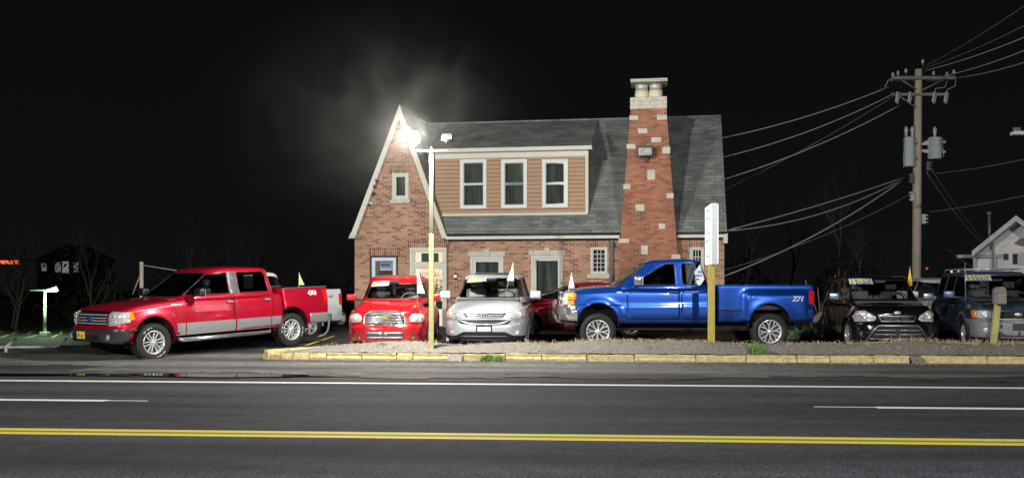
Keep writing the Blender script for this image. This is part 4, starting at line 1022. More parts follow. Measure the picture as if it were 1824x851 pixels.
def sedan(name, M, P_, label, cat='car', glassm=None, peak=1.45, wsx=(1.45, .45), style='spoke', side_m=None, hood=(.98, .72), Wd=.88):
    h1, h0 = hood
    c = passenger(name, M, P_, 4.5,
        dict(W=Wd, xf=2.25, xr=-2.25, nf=.6, nr=.4, nexp=2.9, T=[(-2.25, .9), (-1.9, 1.0), (0, h1), (wsx[0] - .2, h1), (wsx[0] + .2, h1 - .06), (2.0, h0 + .04), (2.25, h0 - .1)], B=[(-2.2, .3), (-1.9, .2), (1.9, .18), (2.25, .2)],
             S=[(.15, .94), (.4, .99), (.65, 1.0), (.85, .97), (1.0, .92)], rt=.12, crown=.05, flares=[(1.33, .33, .40, .025), (-1.33, .33, .40, .025)], arch_b=.16),
        dict(belt=[(-2.2, 1.0), (0, h1 - .02), (wsx[0], h1 - .05)], roof=[(-2.0, 1.2), (-1.2, peak - .06), (-.4, peak), (.2, peak - .02), (wsx[1], peak - .08)], xwb=wsx[0], xwt=wsx[1], xrb=-2.0, xrt=-1.2, wb=.80, wt=.60, ri=.1, bow=.15, crown=.03, n=6),
        [(-.68, h1 + .04), (.68, h1 + .04), (.54, peak - .11), (-.54, peak - .11)], [(-.55, 1.08), (.55, 1.08), (.45, peak - .12), (-.45, peak - .12)],
        [[(wsx[0] - .35, h1 + .03), (wsx[1] + .02, peak - .11), (.0, peak - .07), (.0, h1 + .03)], [(-.06, h1 + .03), (-.06, peak - .07), (-.85, peak - .11), (-1.2, 1.06)]],
        [(1.33, .32, .37), (-1.33, .32, .37)], [rnd([(.85, .26), (.88, .6), (.84, h1 - .05), (.0, h1 - .05), (.0, .26)], .05), rnd([(-.02, .26), (-.02, h1 - .05), (-.92, h1 - .05), (-.98, .8), (-.82, .26)], .05)], [(.12, .82), (-.78, .82)],
        seats=[.1, -.7], seatm=SEATD, dz=.98, side_m=side_m)
    for sd in (1, -1):
        c.piece('headlight', c.low, [(sd * .5, h0 - .14), (sd * .5, h0 - .02), (sd * .84, h0 + .02), (sd * .84, h0 - .12)], 'X', lambda f: f.normal.x > .02, LAMPW, .04, .008)
        c.piece('tail_light', c.low, [(sd * .5, .72), (sd * .5, .86), (sd * .84, .86), (sd * .84, .70)], 'X', lambda f: f.normal.x < -.02, LAMPR, .04, .008)
    c.piece('grille', c.low, [(-.4, h0 - .16), (.4, h0 - .16), (.4, h0 - .06), (-.4, h0 - .06)], 'X', FRONT, BLACKP, .04, -.01)
    c.piece('air_intake', c.low, [(-.45, .26), (.45, .26), (.4, .4), (-.4, .4)], 'X', FRONT, BLACKP, .04, -.01)
    c.mirror(wsx[0] - .5, h1 + .0, y=.82)
    c.finish(); wheels_of(c, (1.33, -1.33), .775, .32, .21, .205, style, 5)
    return tag(c.root, label, cat)
# ================================================================== ground, road
def asphalt(name, c, var=.35, speck=.5, wear=None, rough=.85):
    m = bpy.data.materials.new(name); m.use_nodes = True; nt = m.node_tree; L = nt.links; b = nt.nodes['Principled BSDF']
    b.inputs['Roughness'].default_value = rough; b.inputs['Specular IOR Level'].default_value = .3
    tc = nd(nt, 'ShaderNodeTexCoord')
    mp = nd(nt, 'ShaderNodeMapping'); mp.inputs['Scale'].default_value = (.12, .9, 1); L.new(tc.outputs['Object'], mp.inputs[0])
    n1 = nd(nt, 'ShaderNodeTexNoise'); n1.inputs['Scale'].default_value = 1.1; n1.inputs['Detail'].default_value = 6; L.new(mp.outputs[0], n1.inputs['Vector'])
    n2 = nd(nt, 'ShaderNodeTexNoise'); n2.inputs['Scale'].default_value = 34; n2.inputs['Detail'].default_value = 3; n2.inputs['Roughness'].default_value = .8; L.new(tc.outputs['Object'], n2.inputs['Vector'])
    n4 = nd(nt, 'ShaderNodeTexNoise'); n4.inputs['Scale'].default_value = 4; n4.inputs['Detail'].default_value = 10; n4.inputs['Roughness'].default_value = .75; L.new(tc.outputs['Object'], n4.inputs['Vector'])
    a = nd(nt, 'ShaderNodeMapRange'); a.inputs['From Min'].default_value = .3; a.inputs['From Max'].default_value = .7; a.inputs['To Min'].default_value = 1 - var; a.inputs['To Max'].default_value = 1 + var; L.new(n1.outputs['Fac'], a.inputs[0])
    s = nd(nt, 'ShaderNodeMapRange'); s.inputs['From Min'].default_value = .35; s.inputs['From Max'].default_value = .7; s.inputs['To Min'].default_value = 1 - speck * .7; s.inputs['To Max'].default_value = 1 + speck * 1.4; L.new(n2.outputs['Fac'], s.inputs[0])
    s4 = nd(nt, 'ShaderNodeMapRange'); s4.inputs['From Min'].default_value = .3; s4.inputs['From Max'].default_value = .7; s4.inputs['To Min'].default_value = 1 - var * .6; s4.inputs['To Max'].default_value = 1 + var * .8; L.new(n4.outputs['Fac'], s4.inputs[0])
    mu = nd(nt, 'ShaderNodeMath', operation='MULTIPLY'); L.new(a.outputs[0], mu.inputs[0]); L.new(s.outputs[0], mu.inputs[1])
    mu2 = nd(nt, 'ShaderNodeMath', operation='MULTIPLY'); L.new(mu.outputs[0], mu2.inputs[0]); L.new(s4.outputs[0], mu2.inputs[1])
    vm = nd(nt, 'ShaderNodeVectorMath', operation='SCALE'); vm.inputs[0].default_value = c; L.new(mu2.outputs[0], vm.inputs['Scale']); L.new(vm.outputs[0], b.inputs['Base Color'])
    bp = nd(nt, 'ShaderNodeBump'); bp.inputs['Strength'].default_value = .5; bp.inputs['Distance'].default_value = .01; L.new(n2.outputs['Fac'], bp.inputs['Height']); L.new(bp.outputs[0], b.inputs['Normal'])
    return m
def axisvals(segs):
    v = []
    for a, b, st in segs:
        n = max(1, round((b - a) / st)); v += [a + (b - a) * i / n for i in range(n)]
    return v + [segs[-1][1]]
def sheet(name, xs, ys, zf, m, keep=None):
    bm = NB(); g = {}
    for i, x in enumerate(xs):
        for j, y in enumerate(ys): g[i, j] = bm.verts.new((x, y, zf(x, y)))
    for i in range(len(xs) - 1):
        for j in range(len(ys) - 1):
            if keep and not keep((xs[i] + xs[i + 1]) / 2, (ys[j] + ys[j + 1]) / 2): continue
            f = bm.faces.new((g[i, j], g[i + 1, j], g[i + 1, j + 1], g[i, j + 1])); f.smooth = True
    bmesh.ops.delete(bm, geom=[v for v in bm.verts if not v.link_faces], context='VERTS')
    o = build(name, bm, m); 
    if o.data.polygons[0].normal.z < 0: o.data.flip_normals()
    return o
XS = axisvals([(-500, -120, 38), (-120, -40, 5), (-40, -20, 1.2), (-20, 22, .5), (22, 60, 2), (60, 140, 8), (140, 500, 40)])
YS = axisvals([(-80, 0, 10), (0, 14, 1), (14, 26, .3), (26, 40, .7), (40, 120, 3), (120, 500, 38)])
LOT = asphalt('lot asphalt', (.032, .032, .034), .4, .7)
struct(sheet('ground', XS, YS, ground, LOT))
RX = axisvals([(-200, -30, 10), (-30, 30, 2), (30, 200, 10)])
struct(sheet('road', RX, axisvals([(3.6, 14.95, .6)]), lambda x, y: 0., asphalt('road asphalt', (.0245, .0265, .0325), .7, 1.5, rough=.92)))
def gsh(x, y): return ground(x, y) + .006
APR = asphalt('worn shoulder asphalt', (.095, .093, .09), .6, .8)
def edge_noise(x, k=1.): return .18 * math.sin(x * 1.7 * k) + .12 * math.sin(x * 4.1 * k + 1) + .07 * math.sin(x * 9.3 * k + 2)
struct(sheet('shoulder', axisvals([(-40, 12, .4)]), axisvals([(14.95, 21.6, .15)]), gsh, APR,
    lambda x, y: (16.35 + .12 * x * 0 + edge_noise(x) < y < 19.8 + (1.2 if x < -6.2 else 0) + edge_noise(x * 1.3) * .6 * (x < -6.2)) and (x < 8 + 2 * (y - 17) + edge_noise(y * 5)) and not (x < -9 and y < 17.9 + .05 * (x + 9) * 0 + edge_noise(x * .6))))
WETD = mat('damp asphalt', (.018, .017, .017), .45, bump=.3, bs=30, rv=.2, vs=2)
struct(sheet('damp_patch', axisvals([(-22, 9, .3)]), axisvals([(15.3, 17.6, .1)]), lambda x, y: ground(x, y) + .011, mat('dirty shoulder', (.05, .042, .038), .8, var=.4, vs=3), lambda x, y: abs(y - (16.0 + .1 * math.sin(x * .4))) < .38 + edge_noise(x) and x < 2))
PUD = mat('puddle water', (.006, .006, .007), .03, bump=.05, bs=3)
for k, (cx, cy, ax_, ay) in enumerate(((-6.0, 15.62, 1.7, .26), (-9.5, 15.55, 2.6, .15), (-13.5, 15.5, 1.6, .10))):
    bm = NB(); ring = []
    for i in range(40):
        a = 2 * math.pi * i / 40; q = 1 + .18 * math.sin(3 * a + k) + .1 * math.sin(7 * a); x, y = cx + ax_ * math.cos(a) * q, cy + ay * math.sin(a) * q; ring.append(bm.verts.new((x, y, ground(x, y + .1) + .022)))
    z = max(v.co.z for v in ring)
    for v in ring: v.co.z = z
    bm.faces.new(ring); o = build('puddle', bm, PUD); struct(o)
# dark cracks / tar joints along the road edge
CR = mat('tar crack', (.008, .008, .008), .5)
for (x0, x1, yy) in ((-4.5, 3.5, 15.75), (1.5, 14, 15.6), (-9, -1, 16.5)):
    bm = NB(); x = x0; pr = None
    while x < x1:
        y = yy + edge_noise(x * 1.5) * .25; w = random.uniform(.008, .045); a = bm.verts.new((x, y - w, ground(x, y) + .014)); b = bm.verts.new((x, y + w, ground(x, y) + .014))
        if pr and random.random() > .12: bm.faces.new((pr[0], a, b, pr[1]))
        pr = (a, b); x += .14
    struct(build('road_crack', bm, CR))
WH = worn('road paint white', (.78, .79, .80), (.08, .08, .08), .34, 14); YP = worn('road paint yellow', (.74, .62, .06), (.10, .09, .03), .37, 14)
def stripe(name, x0, x1, y, w, m, z=.004):
    bm = NB(); n = max(1, int((x1 - x0) / 4)); 
    for i in range(n):
        a, b = x0 + (x1 - x0) * i / n, x0 + (x1 - x0) * (i + 1) / n
        vs = [bm.verts.new(p) for p in ((a, y - w / 2, z), (b, y - w / 2, z), (b, y + w / 2, z), (a, y + w / 2, z))]; bm.faces.new(vs)
    bmesh.ops.remove_doubles(bm, verts=bm.verts, dist=1e-5)
    return struct(build(name, bm, m))
stripe('edge_line', -200, 200, 14.5, .20, WH)
def yx(px, Y): u = (px - 912) / FP; d = Y / (math.cos(YAW) + u * math.sin(YAW)); return -d * math.sin(YAW) + d * u * math.cos(YAW)
Yd = 12.12
xe1 = yx(190, Yd); stripe('lane_line', xe1 - 3.1, xe1, Yd, .17, WH); stripe('lane_line', xe1, xe1 + .55, Yd + .01, .06, WH)
xe2 = yx(1560, Yd); stripe('lane_line', xe2, xe2 + 3.1, Yd, .17, WH); stripe('lane_line', xe2 - .75, xe2, Yd + .02, .06, WH)
for k in (-2, -1, 2): stripe('lane_line', xe1 + k * 12.2 - 3.1 if k < 0 else xe2 + 12.2, xe1 + k * 12.2 if k < 0 else xe2 + 15.3, Yd, .10, WH)
stripe('centre_line', -200, 200, 9.69, .145, YP); stripe('centre_line', -200, 200, 9.45, .145, YP)
stripe('centre_joint', -200, 200, 9.57, .10, mat('line gap', (.25, .2, .03), .8), .003)
# verge (gravel island) and kerb
YK = 19.72
def xk(px): return yx(px, YK)
def verge_z(x, y):
    xl = xk(480)
    t = sst(YK + .05, YK + .9, y) * (1 - sst(20.95, 21.35, y) * .8)
    return .085 + (.13 + .05 * sst(-3, -1, x) + .03 * math.sin(x * 1.1) + .02 * math.sin(x * 2.9)) * t * sst(xl, xl + 2.2, x) - .06 * sst(21.0, 21.5, y)
GRV = mat('gravel verge', (.22, .20, .175), .95, var=.4, vs=14, bump=1., bs=60)
def keepv(x, y):
    xl = xk(478)
    return x > xl + max(0, (y - YK)) * .72 + .12 + .02 * math.sin(9 * y)
struct(sheet('verge', axisvals([(xk(470), 24, .08)]), axisvals([(YK + .06, 21.45, .09)]), lambda x, y: verge_z(x, y) + random.uniform(-.008, .012), GRV, keepv))
struct(sheet('verge', axisvals([(24, 120, 4)]), axisvals([(YK + .06, 21.45, .3)]), verge_z, GRV))
KB = worn('kerb yellow paint', (.52, .43, .21), (.22, .20, .17), .38, 3.5, .28)
def kerb_block(bm, p, q, h=.13, w=.16, sl=0.):
    """one stone from p to q (2-D)"""
    p = Vector(p); q = Vector(q); L_ = (q - p).length; a = math.atan2(q.y - p.y, q.x - p.x); t = NB()
    box(t, .006, L_ - .006, 0, w, -.25, h - .035, .02)
    bmesh.ops.subdivide_edges(t, edges=[e for e in t.edges if e.calc_length() > .3], cuts=max(2, int(L_ / .12)), use_grid_fill=True)
    for v in t.verts:
        e_ = min(v.co.x, L_ - v.co.x); k_ = .012 if e_ > .06 else .02
        if v.co.z > -.1: v.co += Vector((random.uniform(-.003, .003), random.uniform(-.002, k_ * .25), random.uniform(-k_ * .4, .002) if v.co.z > .04 else 0))
    for v in t.verts:
        if v.co.y < w * .5 and v.co.z > 0: v.co.y += .03
        v.co.z += random.uniform(-.006, .006) if v.co.z > 0 else 0
    add(bm, t, 0, Matrix.Translation((p.x, p.y, ground((p.x + q.x) / 2, YK - .2) * .0 - .02 + sl)) @ Matrix.Rotation(a, 4, 'Z')); t.free()
bm = NB()
cuts = [500, 521, 550, 581, 644, 706, 735, 800]; 
for a, b in zip(cuts, cuts[1:]): kerb_block(bm, (xk(a), YK), (xk(b), YK), w=.18)
cuts = [822, 900, 965, 1045, 1130, 1240, 1330, 1420, 1480, 1557, 1622]
for a, b in zip(cuts, cuts[1:]): kerb_block(bm, (xk(a), YK + random.uniform(-.01, .01)), (xk(b), YK + random.uniform(-.01, .01)), w=.18, h=.13 + random.uniform(-.01, .008))
cuts = [1642, 1760, 1850, 2000, 2200, 2500, 3000]
for a, b in zip(cuts, cuts[1:]): kerb_block(bm, (xk(a), YK), (xk(b), YK), w=.18)
xl = xk(500); prev = (xl, YK)
for dx, dy in ((-.32, .10), (-.30, .28)): pass
P1 = (xl - .46, YK + .12)
kerb_block(bm, (xl - .44, YK + .10), (xl, YK), w=.2, h=.10)
# curved nose running back towards the lot
for a, b in (((xl - .44, YK + .16), (xl - .10, YK + .62)), ((xl - .10, YK + .62), (xl + .35, YK + 1.15)), ((xl + .35, YK + 1.15), (xl + .80, YK + 1.62)), ((xl + .80, YK + 1.62), (xl + 1.5, YK + 1.75))):
    t = NB(); kerb_block(bm, b, a, h=.13, w=.17, sl=.055); t.free()
struct(build('kerb', bm, KB))
# pale stall line in the lot by the red truck, faint stall lines
for (pa, pb, da, db) in ((545, 595, 23.6, 26.5),):
    A, B = WP(pa, da), WP(pb, db); bm = NB(); n = (B - A).normalized().cross(Vector((0, 0, 1))) * .05
    bm.faces.new([bm.verts.new(Vector((p.x, p.y, ground(p.x, p.y) + .01))) for p in (A - n, A + n, B + n, B - n)]); struct(build('stall_line', bm, YP))
for (x0, y0, x1, y1) in ((.2, 22.3, 1.4, 22.35), (4.6, 22.0, 5.6, 22.6), (-5.2, 22.2, -4.6, 24.5)):
    bm = NB(); A, B = Vector((x0, y0, 0)), Vector((x1, y1, 0)); n = (B - A).normalized().cross(Vector((0, 0, 1))) * .05
    bm.faces.new([bm.verts.new(Vector((p.x, p.y, ground(p.x, p.y) + .008))) for p in (A - n, A + n, B + n, B - n)]); struct(build('stall_line', bm, mat('worn white paint', (.3, .3, .3), .8, var=.4, vs=8)))
for (pa, pb) in ((798, 824), (1620, 1644)):   # gravel spilling through the gaps in the kerb
    struct(sheet('gravel_spill', axisvals([(xk(pa), xk(pb), .03)]), axisvals([(YK - .22, YK + .1, .03)]), lambda x, y: ground(x, y) + .012 + max(0, (y - YK + .22) / .32) * .15 + random.uniform(-.008, .008), GRV))
# dry grass & stones on the verge
def blades(bm, cx, cy, z, n, h, spread, w=.006, mi=0, lean=.6):
    for _ in range(n):
        a = random.uniform(0, 6.28); r = random.random() ** .5 * spread; x, y = cx + r * math.cos(a), cy + r * math.sin(a) * .6; hh = h * random.uniform(.4, 1.1)
        d = Vector((random.gauss(0, lean), random.gauss(0, lean), 1)).normalized(); s = Vector((math.cos(a + 1), math.sin(a + 1), 0)) * w
        p = Vector((x, y, z)); q = p + d * hh * .6 + Vector((0, 0, hh * .1)); e = q + Vector((d.x * 1.6, d.y * 1.6, d.z * .4)) * hh * .4
        v = [bm.verts.new(c) for c in (p - s, p + s, q + s * .7, q - s * .7, e)]
        f = bm.faces.new(v[:4]); g = bm.faces.new((v[3], v[2], v[4])); f.material_index = g.material_index = mi
bm = NB(); x = xk(560)
while x < 16:
    dens = .35 + .65 * (math.sin(x * .9 + 1) > -.2) * sst(-5, 2, x)
    for _ in range(5):
        if random.random() < dens: y = random.uniform(20.5, 21.3); blades(bm, x + random.uniform(-.2, .2), y, verge_z(x, y) - .01, random.randint(6, 15), random.uniform(.05, .13) if x < 6.5 else random.uniform(.06, .17), .14)
    if random.random() < .35: y = random.uniform(YK + .1, 20.4); blades(bm, x, y, verge_z(x, y) - .01, 8, .06, .15)
    x += .13
stuff(build('dry_grass', bm, mat('dry grass', (.42, .34, .20), .9, var=.35, vs=3)), 'dry straw coloured grass growing along the gravel verge', 'grass')
bm = NB()
for _ in range(700):
    x = random.uniform(xk(520), 16); y = random.uniform(YK + .18, 21.2); s = random.uniform(.008, .028)
    if not keepv(x, y): continue
    t = NB(); bmesh.ops.create_icosphere(t, subdivisions=1, radius=s)
    for v in t.verts: v.co = Vector((v.co.x * random.uniform(.7, 1.3), v.co.y * random.uniform(.7, 1.3), v.co.z * .6))
    add(bm, t, 0, Matrix.Translation((x, y, verge_z(x, y) + s * .2))); t.free()
for _ in range(260):
    x = random.uniform(-6, 15); y = YK - random.random() ** 2 * .35 - .02; s = random.uniform(.006, .02)
    t = NB(); bmesh.ops.create_icosphere(t, subdivisions=1, radius=s); add(bm, t, 0, Matrix.Translation((x, y, ground(x, y) + .01))); t.free()
stuff(build('loose_stones', bm, mat('stones', (.33, .30, .27), .95, var=.5, vs=30)), 'small loose stones scattered on the verge and along the kerb', 'stones')
WEED = mat('weed green', (.13, .28, .04), .7, var=.35, vs=9)
def weed(px, d, h, n, sp, label, leafy=False):
    p = WP(px, d); z = (verge_z(p.x, p.y) if p.y > YK else ground(p.x, p.y)) - .01; bm = NB()
    blades(bm, 0, 0, 0, n, h, sp, .008, lean=.5)
    if leafy:
        for _ in range(150):
            a = random.uniform(0, 6.28); r = random.random() * sp; c = Vector((r * math.cos(a), r * math.sin(a) * .6, random.uniform(.02, h))); s = random.uniform(.012, .025)
            u = Vector((random.gauss(0, 1), random.gauss(0, 1), random.gauss(0, .6))).normalized() * s; v = u.cross(Vector((random.random(), random.random(), 1))).normalized() * s * .6
            bm.faces.new([bm.verts.new(c + q) for q in (u, v, -u, -v)])
    o = build('weed_plant', bm, WEED); o.location = (p.x, p.y, z); tag(o, label, 'weed')
weed(875, 19.68, .22, 190, .24, 'bright green grass clump spilling over the kerb below the silver suv')
weed(1345, 19.66, .27, 90, .20, 'leafy green weed growing at the kerb near the blue pickup rear wheel', True)
weed(683, 20.6, .07, 60, .13, 'tiny yellow green weed on the verge in front of the red hatchback')
bm = NB()
for px_, n_, s_ in ((978, 70, .22), (1165, 40, .18)):
    p = WP(px_, 20.0); blades(bm, p.x, p.y, verge_z(p.x, p.y) - .01, n_, .05, s_, .008)
stuff(build('ground_cover', bm, WEED), 'thin patches of low green growth on the verge', 'grass')
# leafy clump behind the blue pickup
bm = NB()
for _ in range(260):
    bx_ = random.uniform(-.9, .9); by = random.uniform(-.3, .3); a = random.uniform(-1.2, 1.2); L_ = random.uniform(.25, .55)
    d = Vector((math.sin(a), random.gauss(0, .3), abs(math.cos(a)) * .8 + .15)).normalized(); s = d.cross(Vector((0, 1, 0))).normalized() * .022; p = Vector((bx_, by, 0)); pr = None
    for k in range(5):
        t = k / 4; q = p + d * L_ * t - Vector((0, 0, .25 * L_ * t * t)); w = s * (1 - t) * (1 if k else .7); c = (bm.verts.new(q - w), bm.verts.new(q + w + Vector((0, 0, .001))))
        if pr: bm.faces.new((pr[0], pr[1], c[1], c[0]))
        pr = c
p = WP(1425, 25.2); o = build('yucca_plant', bm, mat('yucca green', (.16, .26, .12), .6, var=.4, vs=4)); o.location = (p.x, p.y, ground(p.x, p.y)); tag(o, 'low spiky green plants behind the rear bumper of the blue pickup', 'plant')

# ================================================================== THE BRICK HOUSE
HZ = .22
HA = YAW - R(9.2); HP = WP(912, 29.0); HM = Matrix.Translation((HP.x, HP.y, HZ)) @ Matrix.Rotation(HA, 4, 'Z')
house = empty('brick_house', M=HM); tag(house, 'two storey brick house with steep front gable, wide dormer and tapered stone flecked chimney', 'house')
def hr(px, py, y=0.): p = ray(HM, px, py, 1, y); return (p.x, p.z)
def hx(px, y=0.): return ray(HM, px, 420, 1, y).x
def hz(py, px=912, y=0.): return ray(HM, px, py, 1, y).z
BR = brickmat('brick wall', (.43, .20, .115), (.55, .31, .195), (.52, .43, .34), dark=(.25, .11, .065), ms=.009, vary=.3)
BRC = brickmat('chimney brick', (.36, .13, .07), (.45, .19, .11), (.36, .25, .18), dark=(.29, .095, .055), ms=.007, vary=.35)
BRS = brickmat('soldier course', (.33, .14, .08), (.45, .24, .15), (.48, .40, .32), dark=(.2, .08, .05), rot=True, bw=.21, rh=.0677, off=0)
CRM = mat('cream trim paint', (.62, .62, .55), .6, var=.06, vs=6); WHT = mat('white trim paint', (.74, .75, .74), .55, var=.04, vs=6)
STONE = mat('limestone', (.56, .54, .47), .85, var=.2, vs=5, bump=.3, bs=30)
SHG = brickmat('roof shingles', (.22, .245, .235), (.29, .315, .30), (.14, .15, .145), bw=.32, rh=.10, ms=.008, dark=(.19, .21, .20), rough=.9, bumpd=.02, off=.37, vary=.4)
SID = mat('tan clapboard', (.42, .275, .17), .6, var=.08, vs=3); PANE = glass('pane glass', (.72, .77, .77), .03, .5)
LAMPH = HM.inverted() @ WPY(735, 246, 19.8); CAMH = HM.inverted() @ CAM
def pane_lean(p):   # panes turned off the lamp's mirror angle to keep its reflection out of view
    p = Vector(p); n = (LAMPH - p).normalized() + (CAMH - p).normalized(); az = math.degrees(math.atan2(n.x, -n.y))
    return 0. if abs(az) > 4.2 else (az + 4.2 if az < 0 else az - 4.2)
CURT = mat('dark curtain', (.20, .185, .165), .9, var=.65, vs=1.6, stretch=(5, 1, .4)); ROOM = mat('dark room', (.012, .012, .012), .9)
xL, xR = hx(634), hx(1290); zE = hz(420); yRidge = 2.75; yB = 5.8
zR = ray(HM, 1180, 210, 1, yRidge).z
def wall_panel(name, outline, openings, y, th, m, parent):
    bm = NB(); bm.faces.new([bm.verts.new((p[0], y, p[1])) for p in outline]); bm.normal_update()
    for op in openings:
        fs = cut(bm, op, 'Y', None); bmesh.ops.delete(bm, geom=fs, context='FACES')
    bmesh.ops.recalc_face_normals(bm, faces=bm.faces)
    if bm.faces and sum(f.normal.y for f in bm.faces) > 0: bmesh.ops.reverse_faces(bm, faces=bm.faces)
    bm.normal_update(); bm.verts.index_update()
    b = thick((bm, {v.index: Vector((0, -1, 0)) for v in bm.verts}), th)
    return build(name, b, m, parent, norm=False)
def rect(x0, x1, z0, z1): return [(x0, z0), (x1, z0), (x1, z1), (x0, z1)]
def prect(px0, px1, py0, py1, y=0.):
    xm = (px0 + px1) / 2; ym = (py0 + py1) / 2
    return (ray(HM, px0, ym, 1, y).x, ray(HM, px1, ym, 1, y).x, ray(HM, xm, py1, 1, y).z, ray(HM, xm, py0, 1, y).z)
def frame_bm(bm, x0, x1, z0, z1, w, ya, yb, bev=.006):
    box(bm, x0, x0 + w, ya, yb, z0, z1, bev); box(bm, x1 - w, x1, ya, yb, z0, z1, bev); box(bm, x0 + w - .001, x1 - w + .001, ya + .001, yb - .001, z1 - w, z1 - .001, bev); box(bm, x0 + w - .001, x1 - w + .001, ya + .001, yb - .001, z0 + .001, z0 + w, bev)
def window(r, y, sash=True, fw=.10, m=CRM, inset=.0, sill=None, curtain=CURT, label=None, mull=None):
    x0, x1, z0, z1 = r; bm = NB()
    frame_bm(bm, x0, x1, z0, z1, fw * .55, y - .035, y + .10)
    frame_bm(bm, x0 + fw * .55, x1 - fw * .55, z0 + fw * .55, z1 - fw * .55, fw * .45, y - .005, y + .09)
    f = build('window', bm, m, house)
    if label: f['label'] = label
    a, b, c, d = x0 + fw, x1 - fw, z0 + fw, z1 - fw
    if sash:
        bm = NB(); zm = c + (d - c) * (sash if sash is not True else .48); box(bm, a, b, y + .015, y + .06, zm - .022, zm + .022, .005); frame_bm(bm, a, b, c, zm - .02, .028, y + .03, y + .06, .003); frame_bm(bm, a, b, zm + .02, d, .028, y + .02, y + .05, .003); build('sash', bm, WHT, f)
    if mull:
        bm = NB(); 
        for k in range(1, mull[0]): xx = a + (b - a) * k / mull[0]; box(bm, xx - .008, xx + .008, y + .03, y + .045, c, d)
        for k in range(1, mull[1]): zz = c + (d - c) * k / mull[1]; box(bm, a, b, y + .031, y + .044, zz - .008, zz + .008)
        build('muntin', bm, WHT, f)
    bm = NB(); box(bm, a, b, y + .062, y + .066, c, d); o_ = build('pane', bm, PANE, f)
    xm_ = (a + b) / 2; o_.data.transform(Matrix.Translation((xm_, y + .064, 0)) @ Matrix.Rotation(R(pane_lean((xm_, y, (c + d) / 2))), 4, 'Z') @ Matrix.Rotation(R(random.uniform(.3, .8)), 4, 'X') @ Matrix.Translation((-xm_, -y - .064, 0)))
    bm = NB(); n = 24; pr = None
    for k in range(n + 1):
        xx = a + (b - a) * k / n; yy = y + .16 + .018 * math.sin(k * 1.7) + .01 * math.sin(k * 3.3); q = (bm.verts.new((xx, yy, c - .02)), bm.verts.new((xx, yy, d + .02)))
        if pr: bm.faces.new((pr[0], q[0], q[1], pr[1])).smooth = True
        pr = q
    build('curtain', bm, curtain, f)
    if sill:
        bm = NB(); box(bm, x0 - sill[0], x1 + sill[0], y - .09, y + .05, z0 - sill[1], z0 - .002, .01); build('sill', bm, WHT if m is WHT else STONE, f)
    return f
# openings on the ground floor
rG = prect(838, 897, 457, 600); rW2 = prect(946, 1003, 455, 600); rS = prect(1052, 1082, 440, 488); rR = prect(1229, 1254, 440, 500)
rD = prect(661, 711, 455, 610); rShop = prect(732, 797, 441, 590); rAt = prect(701, 730, 309, 356)
gp = .12   # gable stands proud of the main wall
xGl, xGr = hx(634), hx(797); 
apex = hr(714.5, 192, -gp); gl = hr(630, 419, -gp); gr = hr(797, 421, -gp)
zG = (gl[1] + gr[1]) / 2
wall_panel('wall', rect(hx(797) - .05, xR, -.5, zE + .1), [rect(*rG), rect(*rW2), rect(*rS), rect(*rR)], 0, .25, BR, house)
wall_panel('wall', [(xGl, -.5), (xGr + .02, -.5), (xGr + .02, zG + .1), (apex[0], apex[1] - .1), (xGl, zG + .1)], [rect(*rD), rect(*rShop), rect(*rAt)], -gp, .25, BR, house)
bm = NB(); box(bm, xL, xL + .25, .14, yB, -.5, zE); box(bm, xR - .25, xR - .001, .26, yB, -.5, zE); box(bm, xL + .26, xR - .26, yB - .25, yB - .001, -.5, zE)
prism(bm, [(.2, zE), (yB + .0, zE), (yRidge, zR - .12)], 'X', xR - .25, xR - .002); build('wall', bm, BR, house)
bm = NB(); box(bm, xL + .3, xR - .3, .55, .57, -.3, zE - .05); build('room_backdrop', bm, ROOM, house)
# main roof
def slab(bm, pts, th):   # sheet with thickness downwards
    A = [bm.verts.new(p) for p in pts]; B = [bm.verts.new(Vector(p) - Vector((0, 0, th))) for p in pts]; n = len(pts)
    bm.faces.new(A); bm.faces.new(B)
    for i in range(n): bm.faces.new((A[i], A[(i + 1) % n], B[(i + 1) % n], B[i]))
yE = -.30; zEv = zE + .02; xRo = xR + .06
def roofmat_uv(): pass
bm = NB(); xl0 = apex[0]
slab(bm, [(gr[0] + .02, yE, zEv + .06), (xRo, yE, zEv + .06), (xRo, yRidge, zR), (xl0, yRidge, zR)], .09)
slab(bm, [(gr[0], 2 * yRidge + .3, zEv + .06), (xl0, yRidge + .001, zR), (xRo, yRidge + .001, zR), (xRo, 2 * yRidge + .3, zEv + .06)], .09)
roof = build('roof', bm, SHG, house)
bm = NB(); box(bm, xl0 + .1, xRo, yRidge - .09, yRidge + .09, zR - .02, zR + .03, .01); build('ridge_cap', bm, SHG, roof)
